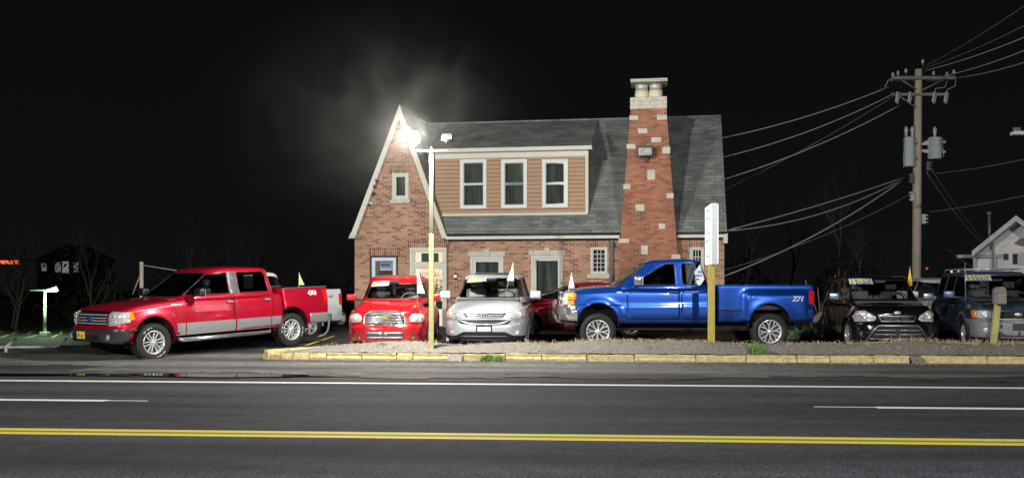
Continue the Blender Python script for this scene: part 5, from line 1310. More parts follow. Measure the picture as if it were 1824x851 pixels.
# gable roof (runs back to the main ridge)
bm = NB(); k = .10
aL = Vector((gl[0] - .04, 0, gl[1])); aR = Vector((gr[0] + .03, 0, gr[1] - .02)); ap = Vector((apex[0], 0, apex[1] + .06))
for (p, q) in ((aL, ap), (aR, ap)):
    y0 = -gp - .17; y1 = 3.2 if p is aR else 4.2
    slab(bm, [(p.x, y0, p.z), (q.x, y0, q.z), (q.x, y1, q.z), (p.x, y1, p.z)], .10)
build('gable_roof', bm, SHG, house)
bm = NB()   # cream barge boards
for (p, q, s) in ((aL, ap, 1), (aR, ap, -1)):
    d = (q - p).normalized(); nrm = Vector((d.z, 0, -d.x)) * s * .155; pts = [p, q, Vector((q.x, 0, q.z - .155 / abs(d.x))), p + nrm]
    prism(bm, [(v.x, v.z - .012) for v in pts], 'Y', -gp - .205, -gp - .172)
build('barge_board', bm, CRM, house)
bm = NB(); prism(bm, [(aL.x - .06, aL.z - .10), (aL.x + .16, aL.z - .10), (aL.x + .16, aL.z + .06), (aL.x + .02, aL.z + .08)], 'Y', -gp - .21, -.0 + .2); build('eave_return', bm, CRM, house)
# fascia, gutter
bm = NB(); cx0, cx1 = hx(1104, -.3), hx(1206, -.3)
for a, b in ((gr[0] - .02, cx0), (cx1, xRo - .02)): box(bm, a, b, yE - .03, yE - .002, zEv - .13, zEv - .02, .004); box(bm, a, b, yE + .0, -.002, zEv - .11, zEv - .085)
build('fascia', bm, CRM, house)
bm = NB()
for a, b in ((gr[0] + .05, cx0), (cx1, xRo)): tube(bm, [(a, yE - .06, zEv + .0), (b, yE - .06, zEv + .0)], .035, 8)
build('gutter', bm, mat('dark gutter', (.03, .03, .032), .5), house)
bm = NB(); box(bm, xRo - .10, xRo + .02, yE - .07, .05, zEv - .30, zEv - .0, .01); build('eave_return', bm, CRM, house)
xd = hx(1089, -.1); bm = NB(); box(bm, xd - .055, xd + .055, -.12, -.02, -.2, zEv - .10, .012); box(bm, xd - .075, xd + .075, -.13, -.0, zEv - .36, zEv - .2, .01); build('downpipe', bm, mat('downpipe grey', (.05, .05, .055), .45), house)
# dormer
yD = .12; dL = hx(775, yD); r0 = hr(1045, 378, yD); dR = hx(1047, yD); zD0 = ray(HM, 912, 381, 1, yD).z; zD1 = ray(HM, 912, 271, 1, yD).z
dw = [prect(a, b, 284, c, yD) for a, b, c in ((820, 867, 372), (893, 939, 371), (966, 1012, 370))]
bm = NB(); prof = []; lap = .125; z = zD0
segs = sorted([dL] + sum([[w[0], w[1]] for w in dw], []) + [dR])
def lapstrip(x0, x1, za, zb):
    z = za
    while z < zb - .01:
        t = min(z + lap, zb); vs = [bm.verts.new(p) for p in ((x0, yD - .022, z), (x1, yD - .022, z), (x1, yD, t), (x0, yD, t), (x0, yD, z), (x1, yD, z))]
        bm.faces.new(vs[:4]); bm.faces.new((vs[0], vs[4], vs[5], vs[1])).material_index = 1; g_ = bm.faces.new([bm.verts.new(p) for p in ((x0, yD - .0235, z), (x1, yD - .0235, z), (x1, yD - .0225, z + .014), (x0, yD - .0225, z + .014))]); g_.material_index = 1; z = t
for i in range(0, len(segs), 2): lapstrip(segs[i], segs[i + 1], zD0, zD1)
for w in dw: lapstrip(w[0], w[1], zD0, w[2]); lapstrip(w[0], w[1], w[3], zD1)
box(bm, dR - .1, dR, yD + .005, 2.4, zD0 - .2, zD1, mi=0); box(bm, dL, dL + .1, yD + .005, 2.4, zD0 - .2, zD1)
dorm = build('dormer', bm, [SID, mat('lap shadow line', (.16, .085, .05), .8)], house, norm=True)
for w in dw: window(w, yD - .03, sash=.5, fw=.105, m=WHT)
bm = NB(); box(bm, dR - .07, dR + .02, yD - .04, yD + .06, zD0, zD1, .006); box(bm, dL, dR, yD - .035, yD - .005, zD1 - .17, zD1 + .02, .006); box(bm, dL, dR, yD - .06, yD - .0, zD0 - .05, zD0 + .02, .005); build('dormer_trim', bm, CRM, dorm)
zDe = zD1 + .10
bm = NB(); slab(bm, [(dL - .2, yD - .22, zDe), (dR + .12, yD - .22, zDe), (dR + .12, yRidge, zR + .02), (dL - .2, yRidge, zR + .02)], .08); 
dr = build('dormer_roof', bm, SHG, house)
bm = NB(); box(bm, dL - .2, dR + .13, yD - .25, yD - .222, zDe - .10, zDe + .015, .004); box(bm, dR + .121, dR + .14, yD - .24, yD + .5, zDe - .10, zDe + .02); build('dormer_fascia', bm, CRM, dr)
# windows on the facade
window(rG, 0, sash=.45, fw=.13, sill=(.08, .1)); window(rW2, 0, sash=.42, fw=.13, sill=(.08, .1)); window(rS, 0, sash=False, fw=.085, sill=(.1, .13), curtain=mat('leaded glass', (.14, .13, .11), .4, var=.8, vs=9), mull=(3, 5)); window(rR, 0, sash=False, fw=.09, curtain=mat('leaded glass2', (.07, .08, .10), .4, var=.8, vs=9), mull=(3, 4))
window(rAt, -gp, sash=False, fw=.12, sill=(.06, .12))
# lintels with keystone
for r in (rG, rW2):
    bm = NB(); box(bm, r[0] - .06, r[1] + .06, -.07, .04, r[3] + .003, r[3] + .16, .008); xm = (r[0] + r[1]) / 2; prism(bm, [(xm - .07, r[3] + .004), (xm + .07, r[3] + .004), (xm + .10, r[3] + .23), (xm - .10, r[3] + .23)], 'Y', -.10, .03, bev=.006); build('lintel', bm, STONE, house)
for r, y in ((rD, -gp), (rShop, -gp), (rS, 0), (rR, 0), (rAt, -gp)): bm = NB(); box(bm, r[0] - .06, r[1] + .06, y - .006, y + .1, r[3] + .003, r[3] + .24); build('soldier_course', bm, BRS, house)
# papers on the window ledge (right window)
bm = NB(); zz = rW2[2] + .13 + (rW2[3] - rW2[2] - .26) * .42
for _ in range(9): 
    x = random.uniform(rW2[0] + .25, rW2[1] - .2); t = NB(); box(t, -.07, .07, -.01, .01, 0, .04, .004); add(bm, t, 0, Matrix.Translation((x, .10, zz + .02 + random.uniform(0, .09))) @ Matrix.Rotation(random.uniform(-.7, .7), 4, 'Y'))
o = build('paper_pile', bm, mat('paper', (.7, .7, .7), .8)); o.matrix_world = HM.copy(); tag(o, 'crumpled white papers on the sash of the window beside the downpipe', 'paper')
# door
x0, x1, z0, z1 = rD; y = -gp
bm = NB(); frame_bm(bm, x0, x1, z0, z1, .06, y - .03, y + .1); build('door_surround', bm, mat('navy trim', (.012, .014, .04), .5), house)
bm = NB(); frame_bm(bm, x0 + .06, x1 - .06, z0 + .06, z1 - .06, .11, y + .0, y + .05); dr_ = build('door', bm, mat('storm door white', (.62, .68, .74), .4), house)
bm = NB(); box(bm, x0 + .17, x1 - .17, y + .02, y + .024, z0 + .17, z1 - .17); build('pane', bm, PANE, dr_)
bm = NB(); box(bm, x0 + .15, x0 + .28, y + .06, y + .08, z0 + .1, z1 - .15); build('inner_door_edge', bm, mat('tan wood', (.5, .38, .2), .6), dr_)
bm = NB(); box(bm, x0 + .28, x1 - .12, y + .10, y + .12, z0 + .1, z1 - .15); build('inner_door', bm, mat('lobby glow', (.16, .11, .08), .8, var=.7, vs=3, emit=(.5, .3, .18), es=.12), dr_)  # panel glows faintly, standing in for warm light inside the lobby
bm = NB(); box(bm, x0 + .29, x1 - .20, y + .09, y + .096, z1 - .40, z1 - .20); s_ = build('number_sign', bm, mat('sign pale', (.5, .53, .66), .5, emit=(.7, .75, 1), es=.3), dr_)
t = text_bm('4046', .15, bold=.006)
for v in t.verts: v.co = Vector(((x0 + x1) / 2 + .02 + v.co.x, y + .085, z1 - .295 + v.co.y))
build('number_text', t, mat('number ink', (.16, .16, .6), .5), s_, norm=False)
bm = NB(); box(bm, x0 + .29, x1 - .20, y + .09, y + .096, z1 - .46, z1 - .405); build('sign_strip', bm, mat('sign lit strip', (.75, .78, .85), .5, emit=(.8, .85, 1), es=.5), dr_)
# shop window with lit room
x0, x1, z0, z1 = rShop; bm = NB(); zt = ray(HM, 765, 472, 1, y).z
frame_bm(bm, x0, x1, z0, z1, .09, y - .03, y + .12); box(bm, x0 + .09, x1 - .09, y - .015, y + .10, zt - .06, zt + .05, .008)
zt2 = zt; frame_bm(bm, x0 + .09, x1 - .09, zt + .05, z1 - .09, .05, y + .01, y + .09); frame_bm(bm, x0 + .09, x1 - .09, z0 + .09, zt - .06, .05, y + .01, y + .09)
sw = build('window', bm, CRM, house); sw['label'] = 'lit shop window with transom'
bm = NB(); box(bm, x0 + .13, x1 - .13, y + .05, y + .054, z0 + .1, z1 - .12); build('pane', bm, PANE, sw)
LIT = mat('lit room wall', (.6, .42, .3), .9, emit=(1., .70, .48), es=1.9, var=.1, vs=2)
bm = NB(); box(bm, x0 + .02, x1 - .02, y + .55, y + .57, z0 - .1, z1); build('lit_room', bm, LIT, sw)
bm = NB(); box(bm, x0 - .0, x0 + .01, y + .14, y + .56, z0, z1); box(bm, x1 - .01, x1, y + .14, y + .56, z0, z1); box(bm, x0, x1, y + .14, y + .56, z1 - .01, z1); build('room_side', bm, mat('room side', (.6, .5, .4), .9), sw)
xa, xb = ray(HM, 749, 450, 1, y).x, ray(HM, 778, 450, 1, y).x; bm = NB(); box(bm, xa, xb, y + .10, y + .26, zt + .06, z1 - .17, .01); 
for k in range(9): zz = zt + .08 + k * .03; box(bm, xa + .02, xb - .02, y + .094, y + .10, zz, zz + .012)
build('air_conditioner', bm, mat('ac grey', (.16, .21, .22), .5, var=.3, vs=8), sw)
t = text_bm('MOTORS', .175, bold=.003); xm = (x0 + x1) / 2
for v in t.verts: v.co = Vector((xm + .0 + v.co.x, y + .046, zt - .30 + v.co.y))
build('window_lettering', t, mat('window letters', (.45, .22, .22), .5), sw, norm=False)
bm = NB()
for _ in range(240):
    c = Vector((random.uniform(xm - .1, x1 - .14), y + random.uniform(.2, .45), zt - 1.0 + random.betavariate(1.2, 2.2) * .75)); s = random.uniform(.02, .045)
    u = Vector((random.gauss(0, 1), random.gauss(0, .4), random.gauss(0, 1))).normalized() * s; v = u.cross(Vector((random.random(), 1, random.random()))).normalized() * s * .4
    bm.faces.new([bm.verts.new(c + q) for q in (u, v, -u, -v)])
for _ in range(7):
    a = Vector((random.uniform(xm, x1 - .25), y + .3, zt - 1.25)); tube(bm, [a, a + Vector((random.gauss(0, .06), 0, .35)), a + Vector((random.gauss(0, .12), 0, random.uniform(.5, .85)))], .008, 5)
tube(bm, [((xm + x1) / 2, y + .3, zt - 1.35), ((xm + x1) / 2, y + .3, zt - 1.1)], .12, 14)
o = build('potted_plant', bm, mat('house plant', (.05, .07, .02), .7, var=.5, vs=8)); o.matrix_world = HM.copy(); tag(o, 'potted plant standing inside the lit shop window', 'plant')
bm = NB(); box(bm, x0 - .03, x1 + .03, y - .08, y + .02, z0 - .35, z0 - .002, .01); build('sill', bm, STONE, sw)
# window flower box ledge (pale) below the shop window, brick pier left of silver suv
# entrance lamp
xs_, zs_ = hr(812, 492); bm = NB(); box(bm, -.045, .045, -.02, .0, -.1, .1, .008); lathe(bm, [(.055, -.07), (.06, -.05), (.045, -.045)], 14, axis='Z', c=(0, -.09, 0)); tube(bm, [(0, -.01, .0), (0, -.09, -.06)], .01, 6); lathe(bm, [(.06, .05), (.055, .065), (.01, .11)], 14, axis='Z', c=(0, -.09, 0))
wl = empty('wall_lantern', M=HM @ Matrix.Translation((xs_, 0, zs_))); build('bracket', bm, BLACKP, wl)
bm = NB(); lathe(bm, [(.045, -.045), (.052, .05)], 14, axis='Z', c=(0, -.09, 0)); build('lamp_glass', bm, mat('lantern glow', (.8, .6, .5), .4, emit=(1, .6, .4), es=.7), wl); tag(wl, 'small lit wall lantern on the brick wall left of the silver suv', 'lantern')
# alarm dots on the gable
# chimney --------------------------------------------------------------
cy0 = -.55
cb0, cb1 = ray(HM, 1100, 560, 1, cy0), ray(HM, 1208, 560, 1, cy0); zt_ = ray(HM, 1155, 192, 1, cy0).z; zk = ray(HM, 1155, 440, 1, cy0).z
ct0, ct1 = ray(HM, 1123, 192, 1, cy0), ray(HM, 1187, 192, 1, cy0); cm0, cm1 = ray(HM, 1104, 430, 1, cy0), ray(HM, 1206, 430, 1, cy0)
bm = NB()
prof = [(-.5, cb0.x - .02, cb1.x + .02, cy0 - .02), (zk, cm0.x, cm1.x, cy0), (zt_, ct0.x, ct1.x, cy0 + .18)]
rg = []
for z, a, b, yy in prof: rg.append([bm.verts.new(p) for p in ((a, yy, z), (b, yy, z), (b, .55, z), (a, .55, z))])
for i in range(2):
    for k in range(4): bm.faces.new((rg[i][k], rg[i][(k + 1) % 4], rg[i + 1][(k + 1) % 4], rg[i + 1][k]))
bm.faces.new(rg[0]); bm.faces.new(rg[2]); ch = build('chimney', bm, BRC, house)
def cyf(z):
    for (z0_, a, b, y0_), (z1_, c, d, y1_) in zip(prof, prof[1:]):
        if z <= z1_: t = (z - z0_) / (z1_ - z0_); return a + (c - a) * t, b + (d - b) * t, y0_ + (y1_ - y0_) * t
    return prof[-1][1:]
for (a, b, c, d) in ((1121, 1137, 205, 213), (1170, 1188, 204, 213), (1136, 1153, 228, 237), (1160, 1178, 244, 253), (1116, 1132, 256, 265), (1180, 1194, 261, 273), (1153, 1167, 302, 320), (1110, 1123, 328, 337), (1187, 1200, 344, 353), (1132, 1148, 364, 376), (1173, 1185, 398, 408), (1102, 1121, 425, 433), (1142, 1154, 437, 453), (1196, 1212, 453, 464)):
    q = ray(HM, (a + b) / 2, (c + d) / 2, 1, cy0 + .08); xa, xb, yy = cyf(q.z); x0 = ray(HM, a, c, 1, cy0 + .08).x; x1 = ray(HM, b, c, 1, cy0 + .08).x; h = (d - c) / FP * 27.6 / 2
    bm = NB(); box(bm, x0, x1, yy - .02, yy + .12, q.z - h, q.z + h, .012); build('stone_block', bm, STONE, ch)
bm = NB(); cz = zt_; a, b, yy = prof[-1][1:]
rows = [[(0, .45), (.45, 1)], [(0, .12), (.12, .55), (.55, .88), (.88, 1)], [(0, .48), (.48, 1)]]
for k, row in enumerate(rows):
    for u, v in row: box(bm, a - .02 + (b - a + .04) * u + .004, a - .02 + (b - a + .04) * v - .004, yy - .04, .6, cz + k * .115 + .003, cz + (k + 1) * .115 - .003, .01)
box(bm, a, b, yy - .02, .57, cz, cz + .33); build('chimney_crown', bm, STONE, ch)
cz += .345
for px in (1143, 1168):
    xx = ray(HM, px, 160, 1, 0).x; bm = NB(); lathe(bm, [(.205, cz), (.21, cz + .01), (.20, cz + .25), (.185, cz + .25), (.185, cz + .39), (.20, cz + .40), (.20, cz + .42), (.16, cz + .42), (.15, cz)], 24, axis='Z', c=(xx, .02, 0)); 
    for f in bm.faces: f.material_index = 1 if f.calc_center_median().z > cz + .25 else 0
    build('chimney_pot', bm, [mat('clay pot cream', (.78, .72, .54), .8), mat('pot band', (.55, .55, .5), .5, .4)], ch)
bm = NB(); xa, xb = ray(HM, 1124, 140, 1, 0).x, ray(HM, 1189, 140, 1, 0).x; box(bm, xa, xb, -.5, .5, cz + .47, cz + .52, .01)
prism(bm, [(xa, cz + .44), (xb, cz + .44), (xb, cz + .47), (xa, cz + .47)], 'Y', -.46, .46)
for x in (xa + .25, xb - .25): tube(bm, [(x, 0, cz + .38), (x, 0, cz + .48)], .012, 6)
build('chimney_cap', bm, mat('cap steel', (.42, .42, .38), .5, .4, var=.2, vs=6), ch)
# small vents on the roof below dormer
bm = NB()
for px in (851, 916, 958): 
    p = ray(HM, px, 388, 1, .0); tube(bm, [(p.x, -.02, p.z - .12), (p.x, .05, p.z + .05)], .008, 5)
build('snow_guard', bm, mat('guard metal', (.4, .42, .4), .5, .6), roof)
# small cameras on the left barge board
for k, (px, py) in enumerate(((672, 322), (668, 332), (667, 344), (661, 362))):
    p = hr(px, py, -.35); e = build('c', (lambda b: (box(b, -.06, .05, -.035, .035, -.03, .03, .01), b)[1])(NB()), BLACKP if k < 3 else CRM); e.name = 'security_camera'; e.data.name = 'security_camera'
    e.matrix_world = HM @ Matrix.Translation((p[0], -.36, p[1])) @ Matrix.Rotation(R(20), 4, 'Y'); tag(e, ['topmost small black security camera on the left gable board', 'second black security camera down the left gable board', 'third black security camera down the left gable board', 'small pale sensor lowest on the left gable board'][k], 'camera')
# ================================================================== lights on poles
def flood_head(M, lit, label, big=1., m=None, arm=True):
    t = empty('floodlight', M=M)
    bm = NB(); s = big; box(bm, -.22 * s, .22 * s, -.0, .16 * s, -.13 * s, .13 * s, .025); box(bm, -.24 * s, .24 * s, -.02, .005, -.15 * s, .15 * s, .01); build('housing', bm, m or mat('lamp bronze', (.012, .011, .010), .5), t)
    bm = NB()
    if lit: lathe(bm, [(.001, -.06), (.12, -.055), (.15, -.03), (.15, -.018)], 24, axis='Y')
    else: box(bm, -.20 * s, .20 * s, -.03, -.021, -.11 * s, .11 * s, .004)
    build('lens', bm, mat('lit lens', (1, 1, .95), .3, emit=(1, .98, .9), es=70) if lit else (mat('dark lens glass', (.02, .02, .02), .2) if m else mat('lamp lens', (.55, .57, .55), .15, .3, coat=1., var=.5, vs=14)), t)
    if arm: bm = NB(); tube(bm, [(-.22 * s, .07, 0), (-.22 * s, .07, -.2 * s), (.22 * s, .07, -.2 * s), (.22 * s, .07, 0)], .012, 6); tube(bm, [(0, .07, -.2 * s), (0, .07, -.34 * s)], .025, 8); build('yoke', bm, GREYP, t)
    return tag(t, label, 'floodlight')
POLEM = mat('pole yellow green', (.50, .50, .20), .55, .0, var=.18, vs=3); POLEG = mat('pole darkened', (.07, .072, .05), .6, var=.2, vs=3)  # upper post colour darkened to offset the strong light of the lamp beside it
pb = WP(768.5, 20.35); zb = verge_z(pb.x, pb.y); zt = 1.55 + (HY - 266) / FP * 20.35
root = empty('light_pole', (pb.x, pb.y, zb - .05), YAW)
bm = NB(); box(bm, -.05, .05, -.05, .05, 0, zt - zb - 1.75, .008); build('post', bm, POLEM, root)
bm = NB(); box(bm, -.045, .045, -.045, .045, zt - zb - 1.748, zt - zb + .02, .008); tube(bm, [(0, 0, zt - zb), (0, 0, zt - zb + .1)], .03, 8, rs=[.05, .01]); build('post', bm, POLEG, root)
bm = NB(); box(bm, -.33, .36, -.10, -.05, zt - zb - .02, zt - zb + .03, .006); build('crossbar', bm, BLACKP, root); tag(root, 'tall thin yellow square post with a floodlight crossbar on the kerb island', 'light pole')
# lit head: the lamp that the photograph shows burning
lp = WPY(737, 246, 20.2)
flood_head(Matrix.Translation(lp) @ Matrix.Rotation(YAW + R(-14), 4, 'Z') @ Matrix.Rotation(R(12), 4, 'X'), True, 'brightly lit white floodlight at the left end of the pole crossbar', .55)
fp = WPY(797, 246, 20.4)
flood_head(Matrix.Translation(fp) @ Matrix.Rotation(YAW + R(170), 4, 'Z') @ Matrix.Rotation(R(35), 4, 'X'), False, 'unlit black floodlight at the right end of the pole crossbar', .5, m=mat('lamp black', (.004, .004, .004), .8))
def lamp(kind, loc, power, col, name, size=.2, rot=None, spot=None, blend=.5):
    l = bpy.data.lights.new(name, kind); l.energy = power; l.color = col
    if kind in ('POINT', 'SPOT'): l.shadow_soft_size = size
    if kind == 'SPOT': l.spot_size = R(spot); l.spot_blend = blend
    if kind == 'AREA': l.size = size
    o = bpy.data.objects.new(name, l); C.objects.link(o); o.location = loc
    if rot is not None: o.rotation_euler = rot.to_track_quat('-Z', 'Y').to_euler()
    return o
lamp('POINT', lp + Vector((-.03, -.42, .02)), LAMP_FLOOD, (1, .97, .88), 'floodlight_glow', .2)
# chimney floodlight
q = ray(HM, 1149, 268, 1, -.9)
flood_head(HM @ Matrix.Translation((q.x, -.72, q.z)) @ Matrix.Rotation(R(-8), 4, 'Z') @ Matrix.Rotation(R(14), 4, 'X'), False, 'large unlit floodlight with square lens mounted high on the chimney', .98)
# sign pole
sp_ = WP(1267, 20.35); zs = verge_z(sp_.x, sp_.y)
root = empty('sign_post', (sp_.x, sp_.y, zs - .05), YAW)
bm = NB(); 
z1 = 1.55 + (HY - 470) / FP * 20.35 - zs + .05
box(bm, -.065, .065, -.05, -.035, 0, z1); box(bm, -.065, -.05, -.035, .05, 0, z1); box(bm, .05, .065, -.035, .05, 0, z1); box(bm, -.012, .012, -.034, .05, 0, z1); build('post', bm, mat('sign post yellow', (.45, .38, .08), .55, var=.2, vs=3), root); tag(root, 'yellow steel channel post carrying the white lit sign box', 'sign post')
zb0 = 1.55 + (HY - 472) / FP * 20.35; zb1 = 1.55 + (HY - 362) / FP * 20.35
A = WP(1273, 20.2); sg = empty('lit_sign', (A.x, A.y, zb0), YAW - R(5.2))
h = zb1 - zb0
bm = NB(); box(bm, -.065, .065, 0, 1.15, 0, h, .012); build('cabinet', bm, mat('sign cabinet', (.42, .42, .44), .4, .4), sg)
bm = NB(); box(bm, -.075, -.067, .02, 1.13, .03, h - .03); box(bm, .067, .075, .02, 1.13, .03, h - .03); build('face_panel', bm, mat('sign face', (.8, .85, .9), .4, emit=(.75, .88, 1), es=2.6), sg)
bm = NB(); random.seed(3)
for k in range(7):
    z = h * (.9 - k * .125); 
    if k in (2, 5): continue
    y = .12
    while y < 1.0: w = random.uniform(.04, .1); box(bm, -.079, -.0755, y, y + w, z - .035, z + .035); box(bm, .0755, .079, y, y + w, z - .035, z + .035); y += w + .05
build('sign_print', bm, mat('sign blue print', (.03, .12, .4), .5, emit=(.1, .3, .8), es=.5), sg)
tag(sg, 'tall thin white lit sign box seen edge on atop the yellow post', 'sign')
# ================================================================== mailbox
mp = WP(1768, 20.5); zm = verge_z(mp.x, mp.y)
root = empty('mailbox_post', (mp.x, mp.y, zm - .05), YAW)
bm = NB(); t = NB(); box(t, -.055, .055, -.05, .05, 0, 1.06, .008); add(bm, t, 0, Matrix.Rotation(R(6.5), 4, 'Y')); build('post', bm, mat('lime post', (.42, .42, .14), .7, var=.3, vs=5), root); tag(root, 'leaning yellow green wooden mailbox post on the verge', 'post')
mb = WP(1784, 20.25); prZ = 1.25; root = empty('mailbox', (mb.x, mb.y, 1.55 + (HY - 541) / FP * 20.3), YAW - R(16))
pr = [(-.09, 0), (-.09, .2)] + circ(0, .2, .09, 10, 180, 0)[1:] + [(.09, .2), (.09, 0)]
bm = NB(); prism(bm, [(x, z * prZ) for x, z in pr], 'Y', 0, .5); build('shell', bm, mat('mailbox grey', (.5, .52, .52), .45, .5, var=.2, vs=8), root)
bm = NB(); prism(bm, [(x * 1.05, z * 1.02 * prZ) for x, z in pr], 'Y', -.015, .0); d_ = build('door', bm, mat('mailbox door', (.12, .11, .10), .5, .4), root)
bm = NB(); 
for z in (.06, .12, .18): box(bm, -.07, .07, -.022, -.015, z, z + .012)
build('door_rib', bm, mat('mailbox rib', (.25, .24, .23), .5, .4), d_); tag(root, 'grey domed mailbox tilted on the leaning yellow post', 'mailbox')
# ================================================================== pennant flags
def pennant(px, py0, py1, d, w, lean, label, col=(.72, .72, .66), tip=0.):
    A = WPY(px, py1, d); B = WPY(px + tip, py0, d); h = (B - A).length; root = empty('pennant_flag', A, YAW)
    bm = NB(); n = 6; pr = None
    for i in range(n + 1):
        t = i / n; wdt = w * (1 - t); z = h * t; off = (B - A).dot(Rv) * t
        row = [bm.verts.new((off - wdt / 2 + wdt * k / 4, .03 * math.sin(k * 2.2 + t * 2) * (1 - t), z)) for k in range(5)]
        if pr:
            for k in range(4): bm.faces.new((pr[k], pr[k + 1], row[k + 1], row[k])).smooth = True
        pr = row
    bmesh.ops.remove_doubles(bm, verts=bm.verts, dist=1e-4); build('cloth', bm, mat('pennant ' + str(col), col, .8), root)
    bm = NB(); tube(bm, [(-w / 2 - .01, .05, -.25), ((B - A).dot(Rv), .0, h + .03)], .007, 6); build('stick', bm, mat('flag stick', (.6, .58, .4), .6), root)
    tag(root, label, 'flag')
pennant(750, 482, 522, 21.9, .17, 0, 'white triangular pennant on the right window of the red hatchback', tip=-6)
pennant(909, 469, 500, 22.2, .17, 0, 'white triangular pennant at the right roof edge of the silver suv', tip=5)
pennant(1018, 487, 513, 21.6, .15, 0, 'white triangular pennant standing over the dark red car', tip=0)
pennant(537, 487, 507, 24.6, .14, 0, 'small yellowish pennant behind the red pickup bed', (.75, .70, .25), tip=-4)
pennant(1621, 477, 509, 23.0, .13, 0, 'orange yellow pennant at the right roof edge of the black hatchback', (.85, .55, .06), tip=0)
# ================================================================== utility pole
UD = 34.; ub = WP(1632, UD); WOOD = mat('pole wood', (.42, .37, .29), .9, var=.3, vs=3, stretch=(8, 8, .6), bump=.5, bs=20)
def up(px, py, dy=0.): p = WPY(px, py, UD + dy); r = p - ub; return Vector((r.dot(Rv), r.dot(Fv), r.z))
ug = ground(ub.x, ub.y); root = empty('utility_pole', (ub.x, ub.y, 0), YAW); HT = up(1636, 124).z
bm = NB(); tube(bm, [(0, 0, ug - .2), (.03, 0, 5), (.08, 0, HT)], .15, 14, rs=[.155, .15, .125]); build('pole', bm, WOOD, root)
WG = mat('arm wood', (.17, .16, .14), .9, var=.3, vs=3); PORC = mat('insulator', (.34, .36, .38), .3); TANK = mat('transformer grey', (.42, .48, .48), .4, var=.06, vs=2)
a, b = up(1585, 141), up(1698, 143); bm = NB(); box(bm, a.x, b.x, -.22, -.12, a.z - .06, a.z + .06, .01); box(bm, a.x + .1, b.x - .1, .14, .24, a.z - .06, a.z + .06, .01); build('crossarm', bm, WG, root)
c, d = up(1584, 169), up(1685, 174); bm = NB(); box(bm, c.x, d.x, -.20, -.11, c.z - .07, c.z + .03, .01); build('crossarm', bm, WG, root)
for (p, q) in ((up(1604, 146), up(1629, 161)), (up(1672, 146), up(1640, 162)), (up(1598, 173), up(1628, 193))):
    bm = NB(); tube(bm, [p + Vector((0, -.18, 0)), q + Vector((0, -.15, 0))], .022, 6); build('brace', bm, WG, root)
for px, py, s in ((1587, 136, 1), (1596, 133, 1), (1610, 129, 1.1), (1640, 113, 1.), (1659, 133, 1), (1683, 135, 1), (1695, 131, 1.1)):
    p = up(px, py + 4); bm = NB(); lathe(bm, [(.015, 0), (.015, .06), (.05 * s, .07), (.06 * s, .1), (.03, .12), (.045 * s, .14), (.03, .19), (.001, .2)], 12, axis='Z', c=(p.x, -.17, p.z - .02)); build('insulator', bm, PORC, root)
for px in (1594, 1616, 1659, 1680):
    p = up(px, 166); bm = NB(); t = NB(); lathe(t, [(.03, 0), (.045, -.05), (.035, -.1), (.05, -.16), (.035, -.22), (.05, -.28), (.035, -.34), (.03, -.38)], 12, axis='Z'); tube(t, [(.09, 0, -.04), (.07, 0, -.42)], .018, 6); tube(t, [(0, 0, -.02), (.09, 0, -.04)], .015, 6); tube(t, [(0, 0, -.36), (.07, 0, -.42)], .015, 6); add(bm, t, 0, Matrix.Translation((p.x, -.25, p.z)) @ Matrix.Rotation(R(10), 4, 'Y')); build('fuse_cutout', bm, PORC, root)
def trans(px, py0, py1, r, y, nb, fins=False):
    p, q = up(px, py0), up(px, py1); bm = NB(); lathe(bm, [(r * .9, q.z), (r, q.z + .05), (r, p.z - .08), (r * 1.05, p.z - .07), (r * 1.05, p.z - .03), (r * .8, p.z + .02), (.01, p.z + .04)], 24, axis='Z', c=(p.x, y, 0)); t = build('transformer', bm, TANK, root)
    for i in range(nb):
        xx = p.x + (i - (nb - 1) / 2) * .22; bm = NB(); lathe(bm, [(.05, 0), (.06, .04), (.035, .07), (.06, .11), (.04, .15), (.075, .2), (.07, .3), (.03, .38), (.001, .4)], 12, axis='Z', c=(xx, y, p.z + .01)); build('bushing', bm, PORC, t)
    bm = NB(); 
    for z in (p.z - .22, q.z + .3): box(bm, min(p.x, 0) if p.x < 0 else 0, 0 if p.x < 0 else p.x, y - .03, y + .03, z - .04, z + .04)
    if fins:
        for k in range(-2, 3): tube(bm, [(p.x + k * .11, y - r * .95, p.z - .05), (p.x + k * .10 - .03, y - r * 1.0, (p.z + q.z) / 2), (p.x + k * .11, y - r * .95, q.z + .05)], .012, 5)
        for z in (p.z - .15, p.z - .5): box(bm, p.x - r - .13, p.x + r + .13, y - .05, y + .05, z - .04, z + .04, .01)
    else: tube(bm, [(p.x + .1, y - r, p.z), (p.x + .08, y - r * 1.01, p.z - .25)], .012, 5)
    build('tank_fitting', bm, mat('fitting', (.12, .13, .13), .5) if not fins else TANK, t)
trans(1617, 246, 298, .20, -.12, 2); trans(1664, 246, 284, .24, -.05, 1, True)
for px, py in ((1621, 318), (1650, 296), (1642, 390), (1622, 350)):
    p = up(px, py); bm = NB(); box(bm, p.x - .06, p.x + .06, -.2, -.1, p.z - .18, p.z + .16, .01); 
    for k in (-.12, 0, .12): box(bm, p.x - .12 if px < 1632 else p.x, p.x if px < 1632 else p.x + .14, -.19, -.14, p.z + k - .02, p.z + k + .02)
    build('line_bracket', bm, GREYP if py < 340 else TANK, root)
tag(root, 'weathered wooden utility pole with two crossarms and two grey transformers', 'utility pole')
WIRE = mat('overhead wire', (.36, .37, .38), .6); WIRED = mat('thin wire', (.2, .2, .21), .6)
